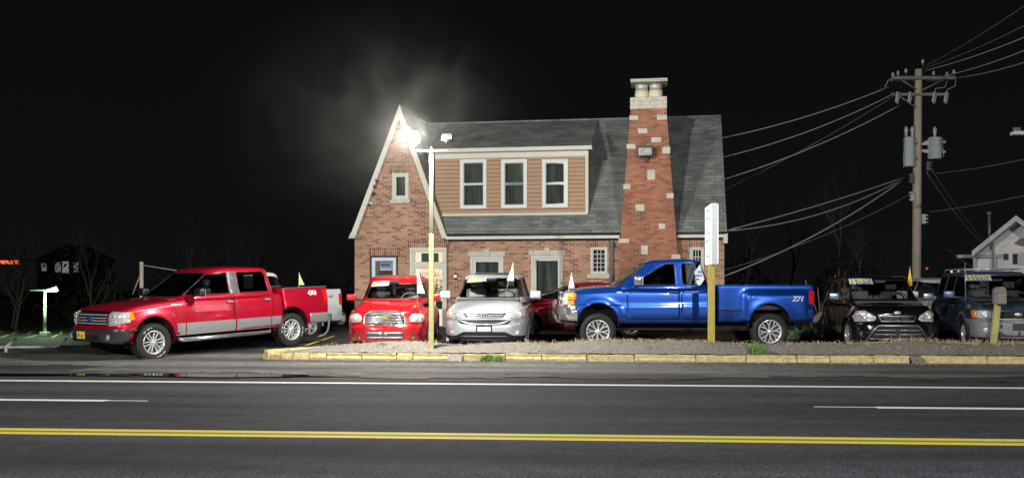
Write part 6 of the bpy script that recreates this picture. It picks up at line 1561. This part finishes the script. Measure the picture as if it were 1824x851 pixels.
def wire(p, q, sag, r, label, m=WIRE, n=16, mid=None):
    pts = []
    for i in range(n + 1):
        t = i / n; v = p.lerp(q, t) - Vector((0, 0, sag * 2.4 * t * (1 - t))); pts.append(v)
    bm = NB(); tube(bm, pts, r, 6); o = build('overhead_wire', bm, m); tag(o, label, 'wire', 'overhead wires')
hd = 28.0
def U(px, py, dy=0): return WPY(px, py, UD + dy)
E = WPY(1296, 410, 28.2)
# (left bundle) pole top -> behind/at the house
wire(U(1583, 155, -.2), WPY(1286, 246, 31.5), .25, .016, 'wire from the crossarm to the upper right roof edge of the house')
wire(U(1600, 163, -.2), WPY(1288, 280, 31), .35, .016, 'wire from the upper crossarm sagging to the roof edge below the first wire')
wire(U(1604, 187, -.2), WPY(1288, 320, 30.5), .3, .018, 'lowest wire from the lower crossarm to the right edge of the roof')
wire(U(1598, 168, -.2), WPY(1291, 338, 33), .2, .008, 'thin dark wire running to the right edge of the roof', WIRED)
wire(U(1610, 316, -.2), E, .12, .018, 'upper service wire from the pole bracket to the right house eave')
wire(U(1606, 320, -.2), E + Vector((0, 0, -.02)), .55, .018, 'sagging service wire from the pole bracket to the right house eave')
wire(U(1606, 322, -.2), WPY(1289, 492, 28.4), .42, .022, 'thick low cable from the pole to the side of the house above the blue pickup')
wire(U(1628, 342, -.2), WPY(1289, 481, 29.2), .35, .010, 'thin cable from the pole passing beside the thick low cable', WIRED)
# right side
for k, (a, b, c, d, dd, m, lab) in enumerate(((1640, 122, 1840, 0, 26, WIRED, 'highest thin wire rising to the upper right corner'), (1640, 124, 1840, 38, 27, WIRED, 'second wire from the pole top rising to the right'), (1644, 127, 1850, 56, 27, WIRE, 'third wire from the pole top leading right'), (1672, 138, 1860, 76, 28, WIRE, 'fourth wire leaving the crossarm to the right'), (1703, 139, 1860, 99, 28, WIRE, 'lowest wire from the right end of the crossarm'), (1660, 310, 1860, 276, 29, WIRED, 'wire leading right from below the transformers'), (1650, 378, 1860, 340, 29, WIRED, 'thin low wire leading right above the white building'))):
    wire(U(a, b), WPY(c, d, dd), .15 if k < 5 else .1, .014 if m is WIRE else .009, lab, m)
wire(U(1650, 306), WPY(1751, 434, 39), .3, .014, 'slanting cable from the pole down to the white building mast', WIRED)
wire(U(1658, 300), WPY(1762, 438, 39.5), .25, .010, 'second slanting cable from the pole to the white building', WIRED)
wire(U(1690, 445, 0), WPY(1735, 476, 39), .1, .010, 'short low cable reaching the left wall of the white building', WIRED)
# jumpers on the pole
bm = NB()
for pts in (((1683, 145), (1678, 158), (1662, 160), (1660, 170)), ((1698, 140), (1697, 155), (1683, 162), (1680, 172)), ((1587, 140), (1578, 146), (1572, 158)), ((1610, 245), (1606, 240), (1605, 280), (1606, 300))):
    P_ = [up(*p) + Vector((0, -.2, 0)) for p in pts]; bm = NB(); tube(bm, P_, .012, 5); build('jumper_cable', bm, WIRE, root)

# ================================================================== white building on the right
BD = 38.; bp_ = WP(1731, BD); BM = Matrix.Translation((bp_.x, bp_.y, ground(bp_.x, bp_.y) - .1)) @ Matrix.Rotation(YAW - R(30), 4, 'Z')
bh = empty('white_building', M=BM); tag(bh, 'pale gable ended building with deep soffit at the right edge of the picture', 'building')
def br_(px, py, y=0.): p = ray(BM, px, py, 1, y); return (p.x, p.z)
WW = mat('off white siding', (.8, .8, .8), .8, var=.08, vs=1.2, bump=.3, bs=8); SOF = mat('soffit grey', (.62, .62, .63), .8, var=.15, vs=2)
ap_ = br_(1810, 384); el = br_(1732, 447); W1 = br_(1731, 460); xr_ = 2 * ap_[0] - el[0]
w1 = [br_(1784, 450), br_(1794, 462)]; w2 = [br_(1801, 450), br_(1811, 470)]
prev = C
def rc(w): return rect(w[0][0], w[1][0], w[1][1], w[0][1])
bm = NB(); bm.faces.new([bm.verts.new((p[0], 1.2, p[1])) for p in ((0, -.5), (xr_, -.5), (xr_, el[1] - .1), (ap_[0], ap_[1] - .15), (0, el[1] - .1))])
for w in (w1, w2): bmesh.ops.delete(bm, geom=cut(bm, rc(w), 'Y', None), context='FACES')
build('wall', bm, WW, bh)
bm = NB(); box(bm, 0.001, .15, 1.21, 12, -.5, el[1] - .1); box(bm, xr_ - .15, xr_, 1.21, 12, -.5, el[1] - .1); build('wall', bm, WW, bh)
for w in (w1, w2):
    r = rc(w); bm = NB(); box(bm, r[0][0], r[1][0], 1.28, 1.3, r[0][1], r[2][1]); f = build('window', bm, ROOM, bh); bm = NB(); frame_bm(bm, r[0][0], r[1][0], r[0][1], r[2][1], .03, 1.17, 1.24, .0)
    for k in range(1, 5): zz = r[0][1] + (r[2][1] - r[0][1]) * k / 5; box(bm, r[0][0], r[1][0], 1.20, 1.23, zz - .008, zz + .008)
    build('frame', bm, GREYP, f)
bm = NB(); x0 = w2[1][0] + .03; box(bm, x0, x0 + .5, 1.14, 1.198, w2[1][1] - .03, w2[0][1] + .06, .01); build('shutter', bm, mat('shutter pale', (.5, .5, .52), .7), bh)
bm = NB(); 
for p, q in ((el, ap_), ((xr_, el[1]), ap_)): slab(bm, [(p[0], -.2, p[1]), (q[0], -.2, q[1]), (q[0], 12, q[1]), (p[0], 12, p[1])], .22)
build('roof', bm, SOF, bh)
bm = NB(); box(bm, el[0] - .65, el[0] + 1.0, 1.0, 1.19, br_(1731, 458)[1], br_(1731, 452)[1]); box(bm, el[0] - .05, el[0] + .08, 1.0, 1.19, -.5, el[1]); build('eave_beam', bm, mat('beam pale', (.45, .45, .46), .7), bh)
p = br_(1766, 445); bm = NB(); tube(bm, [(p[0], .9, 0), (p[0], .9, p[1] + .35)], .035, 8); tube(bm, [(p[0] + .15, 1.0, 0), (p[0] + .12, 1.0, p[1] - .3)], .015, 6); box(bm, p[0] - .15, p[0] + .1, .95, 1.15, p[1] - 1.0, p[1] - .7, .01); build('service_mast', bm, mat('mast grey', (.3, .3, .3), .5), bh)
p = br_(1759, 425); q = br_(1757, 374); bm = NB(); tube(bm, [(p[0], 1.5, p[1] - .5), (q[0], 1.5, q[1])], .06, 10); tube(bm, [(q[0], 1.5, q[1] - .08), (q[0], 1.5, q[1] + .03)], .1, 10); build('vent_pipe', bm, mat('vent galvanised', (.22, .22, .24), .5, .4), bh)
bm = NB(); pr_ = [br_(1803, 432), br_(1815, 422), br_(1830, 424), br_(1832, 440), br_(1815, 436)]; prism(bm, pr_, 'Y', 1.192, 1.198); build('wall_stain', bm, mat('rust stain', (.24, .17, .14), .9), bh)
# street lamp at the right edge
p = WPY(1803, 238, 24); root = empty('street_lamp', (0, 0, 0)); pe = WP(1990, 24); gz = ground(pe.x, pe.y)
bm = NB(); tube(bm, [Vector((pe.x, pe.y, gz)), Vector((pe.x, pe.y, p.z + .15))], .08, 10); build('pole', bm, GREYP, root)
bm = NB(); tube(bm, [Vector((pe.x, pe.y, p.z + .1)), p + Vector((.6, 0, .03))], .035, 8); build('arm', bm, GREYP, root)
bm = NB(); t = NB(); box(t, 0, .75, -.12, .12, -.04, .05, .02); add(bm, t, 0, Matrix.Translation(p) @ Matrix.Rotation(YAW, 4, 'Z')); hd_ = build('lamp_head', bm, mat('lamp head pale', (.5, .5, .48), .5), root)
bm = NB(); box(bm, .02, .2, -.03, .03, .05, .15, .01); 
for v in bm.verts: v.co = p + v.co
build('photocell', bm, GREYP, hd_); tag(root, 'unlit street lamp head on an arm entering from the right edge', 'street lamp')
# ================================================================== left background
lb = ray(Matrix.Identity(4), 80, 597, 2, -3.4); 
def on_ground(px, d): p = WP(px, d); return Vector((p.x, p.y, ground(p.x, p.y)))
g0 = on_ground(80, 88); root = empty('lot_lamp', g0, YAW); H_ = (1.55 + (HY - 517) / FP * 88) - g0.z
bm = NB(); tube(bm, [(0, 0, 0), (0, 0, H_)], .1, 10, rs=[.16, .10]); box(bm, -.35, .35, -.35, .35, 0, .35, .05); build('pole', bm, mat('green grey pole', (.4, .5, .4), .6), root)
bm = NB(); box(bm, -1.3, 1.3, -.06, .06, H_ - .05, H_ + .06); t = NB(); box(t, -.55, .55, -.3, .3, -.12, .14, .04); add(bm, t, 0, Matrix.Translation((.75, 0, H_ + .1)) @ Matrix.Rotation(R(-18), 4, 'Y')); build('lamp_head', bm, GREYP, root)
bm = NB(); box(bm, .35, 1.15, -.32, -.05, H_ - .12, H_ + .12, .05); build('lens', bm, mat('green lit lens', (.9, 1, .9), .3, emit=(.8, 1, .85), es=20), root)
tag(root, 'small lit greenish lamp post in the lower car park on the left', 'lamp post')
lamp('POINT', g0 + Vector((.7, -.9, H_ - .3)), 1400, (.66, 1., .62), 'lot_lamp_glow', .3)
lamp('POINT', on_ground(-40, 86) + Vector((0, 0, 6)), 700, (.72, 1., .68), 'lot_lamp_glow', .3)
for k in range(7):   # stall markings of the lower lot
    a = on_ground(5 + k * 26, 96); b = on_ground(-8 + k * 29, 90); bm = NB(); n = Vector((.12, .05, 0)); bm.faces.new([bm.verts.new(Vector((q.x, q.y, ground(q.x, q.y) + .03))) for q in (a - n, a + n, b + n, b - n)]); struct(build('stall_line', bm, mat('lot yellow', (.28, .27, .08), .8)))
for pa, pb in ((45, 70), (0, 16), (92, 103)):
    a = on_ground(pa, 84); b = on_ground(pb, 89.5); bm = NB(); n = Vector((.14, .0, 0)); bm.faces.new([bm.verts.new(Vector((q.x, q.y, ground(q.x, q.y) + .03))) for q in (a - n, a + n, b + n, b - n)]); struct(build('stall_line', bm, mat('lot yellow', (.28, .27, .08), .8)))
# pipe barrier at the crest
root = empty('pipe_barrier', WP(10, 21.6), YAW); PB = mat('barrier paint', (.30, .32, .34), .6, var=.2, vs=4); o0 = root.location.copy()
def lb_(px, py, d): r = WPY(px, py, d) - o0; return Vector((r.dot(Rv), r.dot(Fv), r.z))
bm = NB(); tube(bm, [lb_(-60, 619, 22), lb_(150, 617, 24.6)], .035, 8); build('rail', bm, PB, root)
for (a, b) in (((10.5, 618, 22), (10.5, 646, 22)), ((103, 617, 24), (103, 636, 24))):
    bm = NB(); tube(bm, [lb_(*a), lb_(*b)], .035, 8); build('post', bm, PB, root)
for (a, b) in (((10.5, 618, 22), (28, 603, 24.5)), ((103, 617, 24), (118, 603, 26.5))):
    bm = NB(); tube(bm, [lb_(*a), lb_(*b)], .035, 8); build('side_rail', bm, PB, root)
tag(root, 'low grey pipe barrier with two posts at the left edge of the lot', 'barrier')
# wooden post behind the red pickup
p = WP(252, 29); gz = ground(p.x, p.y); root = empty('wooden_post', (p.x, p.y, gz), YAW); ztp = 1.55 + (HY - 466) / FP * 29 - gz
bm = NB(); tube(bm, [(0, 0, 0), (.0, 0, ztp)], .06, 10); build('post', bm, WOOD, root); bm = NB(); tube(bm, [(0, 0, ztp - .1), (1.2, .3, ztp - .3)], .012, 6); tube(bm, [(0, 0, ztp - .3), (-.35, .2, ztp - 1.0)], .02, 6); build('guy_wire', bm, WOOD, root)
tag(root, 'short wooden post standing behind the red pickup windshield', 'post')
# far houses with lit windows
def far_house(px, d, w, h, wins, label, zo=0.):
    p = WP(px, d); z = ground(p.x, p.y) + zo; r = empty('far_house', (p.x, p.y, z), YAW); bm = NB(); box(bm, -w / 2, w / 2, 0, 8, 0, h); build('wall', bm, mat('far wall', (.008, .008, .008), .9), r)
    bm = NB(); prism(bm, [(-w / 2 - .4, h), (w / 2 + .4, h), (0, h + 2.4)], 'Y', -.4, 8.4); build('roof', bm, mat('far roof', (.008, .008, .008), .9), r)
    for (x, zz, ww, hh, e, c) in wins:
        bm = NB(); box(bm, x - ww / 2, x + ww / 2, -.06, -.01, zz - hh / 2, zz + hh / 2); build('window', bm, mat('far lit %s %s' % (e, c), (.5, .5, .5), .5, emit=c, es=e), r)
    return tag(r, label, 'house')
far_house(117, 150, 9, 5.8, [(-3.4, 7.0 - 2.3, .8, 1.2, .12, (.9, .95, 1)), (-1.2, 4.7, .9, 1.6, .10, (.9, .95, 1)), (-.0, 4.7, 1.0, 1.8, .16, (.9, .95, 1)), (1.6, 4.7, .8, 1.6, .09, (.9, .95, 1))], 'dark distant house with three small pale lit windows on the left', 2.6)
r = on_ground(0, 140); bm = NB(); box(bm, -2.5, 2.6, 0, .5, 0, .45); p = WPY(-6, 470, 120); o = build('neon_sign', bm, mat('neon orange', (.8, .2, .1), .5, emit=(1, .16, .05), es=1.1)); o.location = p; o.rotation_euler = (0, 0, YAW); 
bm = NB(); tube(bm, [(0, .3, -8.5), (0, .3, 0)], .12, 8); build('sign_pole', bm, GREYP, o); tag(o, 'small glowing orange sign far away at the left edge', 'sign')
p = WPY(1651, 478, 90); bm = NB(); lathe(bm, [(.001, -.12), (.12, -.05), (.12, .05), (.001, .12)], 10, axis='Z'); o = build('warning_light', bm, mat('far red lamp', (.6, .05, .05), .5, emit=(1, .1, .1), es=.9)); o.location = p; bm = NB(); tube(bm, [(0, 0, -6), (0, 0, -.12)], .06, 6); build('mast', bm, GREYP, o); tag(o, 'tiny red light far behind, just right of the utility pole', 'light')
# ================================================================== trees
BARK = mat('bark', (.075, .065, .055), .9, var=.3, vs=6)
def tree(px, d, H, seed, label, spread=.5, levels=4, group='bare trees in the background', r0=None, base=None, tm=None):
    rnd_ = random.Random(seed); p = WP(px, d); z = ground(p.x, p.y); root = empty('bare_tree', (p.x, p.y, z - .1), YAW)
    tr = NB(); cr = NB(); r0 = r0 or H * .014
    def branch(bm, a, dr, L_, r, lv):
        n = 5; pts = [a]; rs = [r]; dd = dr.copy()
        for i in range(n):
            dd = (dd + Vector((rnd_.gauss(0, .09), rnd_.gauss(0, .09), rnd_.gauss(.03, .06)))).normalized(); pts.append(pts[-1] + dd * L_ / n); rs.append(r * (1 - .6 * (i + 1) / n))
        tube(bm, pts, r, 6 if lv < 2 else 4, rs=rs, cap=False)
        if lv >= levels: return
        for k in range(rnd_.randint(3, 5) if lv else rnd_.randint(4, 6)):
            t = rnd_.uniform(.35, 1) if lv else rnd_.uniform(.3, 1); i = min(n - 1, int(t * n)); q = pts[i].lerp(pts[i + 1], t * n - i) if t < 1 else pts[-1]
            a_ = rnd_.uniform(0, 6.28); nd_ = (dd * (1 - spread * .6) + Vector((math.cos(a_), math.sin(a_), .15)) * spread).normalized(); branch(cr, q, nd_, L_ * rnd_.uniform(.45, .68), rs[i] * .55, lv + 1)
    branch(tr, Vector((0, 0, 0)), Vector((rnd_.gauss(0, .04), 0, 1)), H * .48, r0, 0)
    build('trunk', tr, tm or BARK, root); build('crown', cr, tm or BARK, root); return tag(root, label, 'tree', group)
tree(1500, 44, 7.6, 11, 'bare forked tree behind the black boxy hatchback', .42, 4)
tree(1522, 47, 6.5, 12, 'slanting bare tree just right of the forked one', .5, 4)
tree(1318, 46, 8.5, 13, 'bare tree just right of the brick house', .55, 4)
tree(22, 104, 13.5, 21, 'pale bare tree beside the lower car park, nearest the left edge', .4, 4)
tree(27, 99, 12, 22, 'second pale bare tree at the left edge of the lower car park', .4, 4)
tree(168, 60, 11, 23, 'thin bare tree above the red pickup bonnet', .35, 3)
tree(205, 112, 13, 24, 'bare tree behind the lamp post of the lower car park', .5, 3)
tree(420, 70, 12, 25, 'bare tree in the dark behind the red pickup cab', .5, 4)
tree(560, 64, 11, 26, 'bare tree in the dark left of the brick house', .5, 4)
tree(330, 95, 14, 27, 'distant bare tree left of the red pickup cab', .5, 3)
tree(1400, 60, 10, 28, 'bare tree far behind the blue pickup bed', .5, 4)
tree(1585, 62, 9, 29, 'bare tree left of the utility pole', .5, 4)
tree(1690, 70, 9, 30, 'bare tree right of the utility pole', .5, 3)
# bushes of the slope behind the lower lot: one dark undergrowth mass
bm = NB(); rr = random.Random(5)
for _ in range(9000):
    px = rr.uniform(-60, 760); d = rr.uniform(106, 128); p = WP(px, d); z = ground(p.x, p.y); h = (7 + 2 * math.sin(px * .02) + 1.5 * math.sin(px * .07)) * rr.random() ** 2.
    s = rr.uniform(.12, .38); c = Vector((p.x, p.y, z + h)); u = Vector((rr.gauss(0, 1), rr.gauss(0, 1), rr.gauss(0, 1))).normalized() * s; v = u.cross(Vector((rr.random(), 1, rr.random()))).normalized() * s * .5
    bm.faces.new([bm.verts.new(c + q) for q in (u, v, -u, -v)])
stuff(build('undergrowth', bm, mat('undergrowth leaves', (.03, .036, .016), .9, var=.4, vs=.3)), 'dark brushy undergrowth along the far side of the lower car park', 'bushes')
bm = NB()
for _ in range(7000):
    px = rr.uniform(1290, 2000); d = rr.uniform(60, 90); p = WP(px, d); z = ground(p.x, p.y); h = (4.2 + 1.5 * math.sin(px * .03)) * rr.random() ** 1.2; s = rr.uniform(.08, .25); c = Vector((p.x, p.y, z + h)); u = Vector((rr.gauss(0, 1), rr.gauss(0, 1), rr.gauss(0, 1))).normalized() * s; v = u.cross(Vector((rr.random(), 1, rr.random()))).normalized() * s * .5
    bm.faces.new([bm.verts.new(c + q) for q in (u, v, -u, -v)])
stuff(build('undergrowth', bm, mat('undergrowth leaves', (.05, .06, .025), .9)), 'dark brush behind the parked cars on the right', 'bushes')
# twigs beside the blue pickup tail
bm = NB(); p = WP(1462, 24); z = ground(p.x, p.y)
for k in range(12): a = Vector((rr.uniform(-.15, .15), 0, 0)); e = a + Vector((rr.uniform(-.5, .4), rr.uniform(-.2, .2), rr.uniform(.8, 1.7))); tube(bm, [a, a.lerp(e, .5) + Vector((rr.gauss(0, .06), 0, .05)), e], .01, 5, rs=[.014, .009, .004])
o = build('bare_shrub', bm, mat('pale twig', (.3, .27, .2), .9)); o.location = (p.x, p.y, z); tag(o, 'pale bare twigs between the blue pickup tail and the black hatchback', 'shrub')
# ================================================================== the cars
red_truck(); white_truck(); hhr(); crv(); blue_truck(); soul(); escape()
sedan('sedan_car', car_M(1.78, 25.95, 180, wb=2.66), paint('dark red paint', (.33, .006, .02), .3), 'dark red low car seen from the side behind the blue pickup nose', peak=1.46, wsx=(1.60, .30), side_m=GLM, hood=(.98, .82))
sedan('sedan_car', car_M(-7.2, 31.4, 235, wb=2.66), paint('black paint', (.008, .007, .008), .2), 'black car mostly hidden behind the white pickup')
sedan('sedan_car', car_M(12.7, 28.3, 262, wb=2.66), paint('white car paint', (.65, .66, .64), 0.), 'white car partly visible between the black hatchback and the blue suv', peak=1.5, hood=(1.0, .9))
# ================================================================== street lamps across the road (behind the camera)
for k, (lat, d, pw) in enumerate(((-13., -9, LAMP_ST), (9., -10, LAMP_ST * .75))):
    b = W(lat, d - 1.6); root = empty('street_lamp', (b.x, b.y, ground(b.x, b.y)), YAW)
    bm = NB(); tube(bm, [(0, 0, 0), (0, 0, 8.4), (0, .3, 8.9), (0, 1.3, 9.1)], .08, 10, rs=[.11, .08, .06, .05]); build('pole', bm, GREYP, root)
    bm = NB(); box(bm, -.17, .17, 1.2, 2.0, 9.0, 9.16, .04); hd_ = build('lamp_head', bm, mat('lamp head pale', (.5, .5, .48), .5), root)
    bm = NB(); box(bm, -.13, .13, 1.3, 1.9, 8.97, 8.998, .004); build('lens', bm, mat('street lens', (1, 1, .95), .3, emit=(1, .96, .88), es=40), hd_)
    tag(root, ['left lit street lamp across the road behind the camera', 'right lit street lamp across the road behind the camera'][k], 'street lamp')
    q = W(lat, d, 8.8 + ground(b.x, b.y)); tgt = W(lat * .25, 26, 1.5)
    lamp('SPOT', q, pw, (1, .975, .93), 'street_lamp_light', .25, rot=(tgt - q), spot=125, blend=.8)
# night air: thin mist that glows round the floodlight
if HAZE:
    hb = NB(); box(hb, -215, 215, -85, 190, -9, 17); ho = build('haze', hb, [bpy.data.materials.new('mist')])
    hm = ho.data.materials[0]; hm.use_nodes = True; hm.node_tree.nodes.clear(); out = nd(hm.node_tree, 'ShaderNodeOutputMaterial'); pv = nd(hm.node_tree, 'ShaderNodeVolumePrincipled')
    pv.inputs['Density'].default_value = HAZE; pv.inputs['Color'].default_value = (.85, .87, .9, 1); hm.node_tree.links.new(pv.outputs[0], out.inputs['Volume']); stuff(ho, 'thin night mist in the air round the lights', 'haze')
# drifting mist lit by the floodlight, thicker up and to the left of it
mc = lp + Rv * -.8 + Vector((0, 0, .4)); hb = NB(); bmesh.ops.create_icosphere(hb, subdivisions=4, radius=1)
for v in hb.verts: v.co = Vector((v.co.x * 5.0, v.co.y * 3.2, v.co.z * 3.6))
ho = build('drifting_mist', hb, [bpy.data.materials.new('mist')]); ho.location = mc; ho.rotation_euler = (0, 0, YAW)
hm = ho.data.materials[0]; hm.use_nodes = True; nt = hm.node_tree; nt.nodes.clear(); out = nd(nt, 'ShaderNodeOutputMaterial'); pv = nd(nt, 'ShaderNodeVolumePrincipled')
tc = nd(nt, 'ShaderNodeTexCoord'); mp = nd(nt, 'ShaderNodeMapping'); mp.inputs['Scale'].default_value = (1 / 5.0, 1 / 3.2, 1 / 3.6); nt.links.new(tc.outputs['Object'], mp.inputs[0])
ln = nd(nt, 'ShaderNodeVectorMath', operation='LENGTH'); nt.links.new(mp.outputs[0], ln.inputs[0])
fo = nd(nt, 'ShaderNodeMapRange'); fo.interpolation_type = 'SMOOTHERSTEP'; fo.inputs['From Min'].default_value = 1.; fo.inputs['From Max'].default_value = .1; nt.links.new(ln.outputs['Value'], fo.inputs[0])
nz = nd(nt, 'ShaderNodeTexNoise'); nz.inputs['Scale'].default_value = .9; nz.inputs['Detail'].default_value = 7; nz.inputs['Distortion'].default_value = 1.6; nt.links.new(tc.outputs['Object'], nz.inputs['Vector'])
nr = nd(nt, 'ShaderNodeMapRange'); nr.inputs['From Min'].default_value = .38; nr.inputs['From Max'].default_value = .68; nr.inputs['To Min'].default_value = .08; nr.inputs['To Max'].default_value = 1.; nt.links.new(nz.outputs['Fac'], nr.inputs[0])
fp_ = nd(nt, 'ShaderNodeMath', operation='POWER'); nt.links.new(fo.outputs[0], fp_.inputs[0]); fp_.inputs[1].default_value = 1.7
m1 = nd(nt, 'ShaderNodeMath', operation='MULTIPLY'); nt.links.new(fp_.outputs[0], m1.inputs[0]); nt.links.new(nr.outputs[0], m1.inputs[1])
m2 = nd(nt, 'ShaderNodeMath', operation='MULTIPLY'); nt.links.new(m1.outputs[0], m2.inputs[0]); m2.inputs[1].default_value = MIST
# denser mist core added at the lamp to give it a bright bloom
o2 = nd(nt, 'ShaderNodeVectorMath', operation='SUBTRACT'); nt.links.new(tc.outputs['Object'], o2.inputs[0]); o2.inputs[1].default_value = (.78, -.35, -.40)
l2 = nd(nt, 'ShaderNodeVectorMath', operation='LENGTH'); nt.links.new(o2.outputs[0], l2.inputs[0])
c2 = nd(nt, 'ShaderNodeMapRange'); c2.interpolation_type = 'SMOOTHERSTEP'; c2.inputs['From Min'].default_value = .75; c2.inputs['From Max'].default_value = 0.; c2.inputs['To Max'].default_value = MIST * 2.2; nt.links.new(l2.outputs['Value'], c2.inputs[0])
m3 = nd(nt, 'ShaderNodeMath', operation='ADD'); nt.links.new(m2.outputs[0], m3.inputs[0]); nt.links.new(c2.outputs[0], m3.inputs[1])
nt.links.new(m3.outputs[0], pv.inputs['Density']); pv.inputs['Color'].default_value = (.9, .9, .86, 1); nt.links.new(pv.outputs[0], out.inputs['Volume']); stuff(ho, 'pale drifting mist glowing round the lit floodlight', 'mist')
# ================================================================== world, camera
w = bpy.data.worlds.new('World'); bpy.context.scene.world = w; w.use_nodes = True; nt = w.node_tree; bg = nt.nodes['Background']
tc = nd(nt, 'ShaderNodeTexCoord'); sx = nd(nt, 'ShaderNodeSeparateXYZ'); nt.links.new(tc.outputs['Generated'], sx.inputs[0])
rp = nd(nt, 'ShaderNodeValToRGB'); rp.color_ramp.elements[0].position = 0; rp.color_ramp.elements[0].color = (.0050, .0050, .0056, 1); rp.color_ramp.elements[1].position = .5; rp.color_ramp.elements[1].color = (.0026, .0027, .0036, 1)
nt.links.new(sx.outputs['Z'], rp.inputs[0]); nt.links.new(rp.outputs[0], bg.inputs[0]); bg.inputs[1].default_value = 1.0
cd = bpy.data.cameras.new('camera'); co = bpy.data.objects.new('camera', cd); C.objects.link(co); co.location = CAM; co.rotation_euler = (R(90), 0, YAW)
cd.sensor_width = 36; cd.lens = FP / 1824 * 36; cd.shift_y = (HY - 425.5) / 1824; cd.clip_end = 2000; cd.clip_start = .05
sc = bpy.context.scene; sc.camera = co
sc.view_settings.view_transform = 'Standard'; sc.view_settings.look = 'None'; sc.view_settings.gamma = 1; sc.view_settings.exposure = EXPO
sc.render.engine = 'CYCLES'
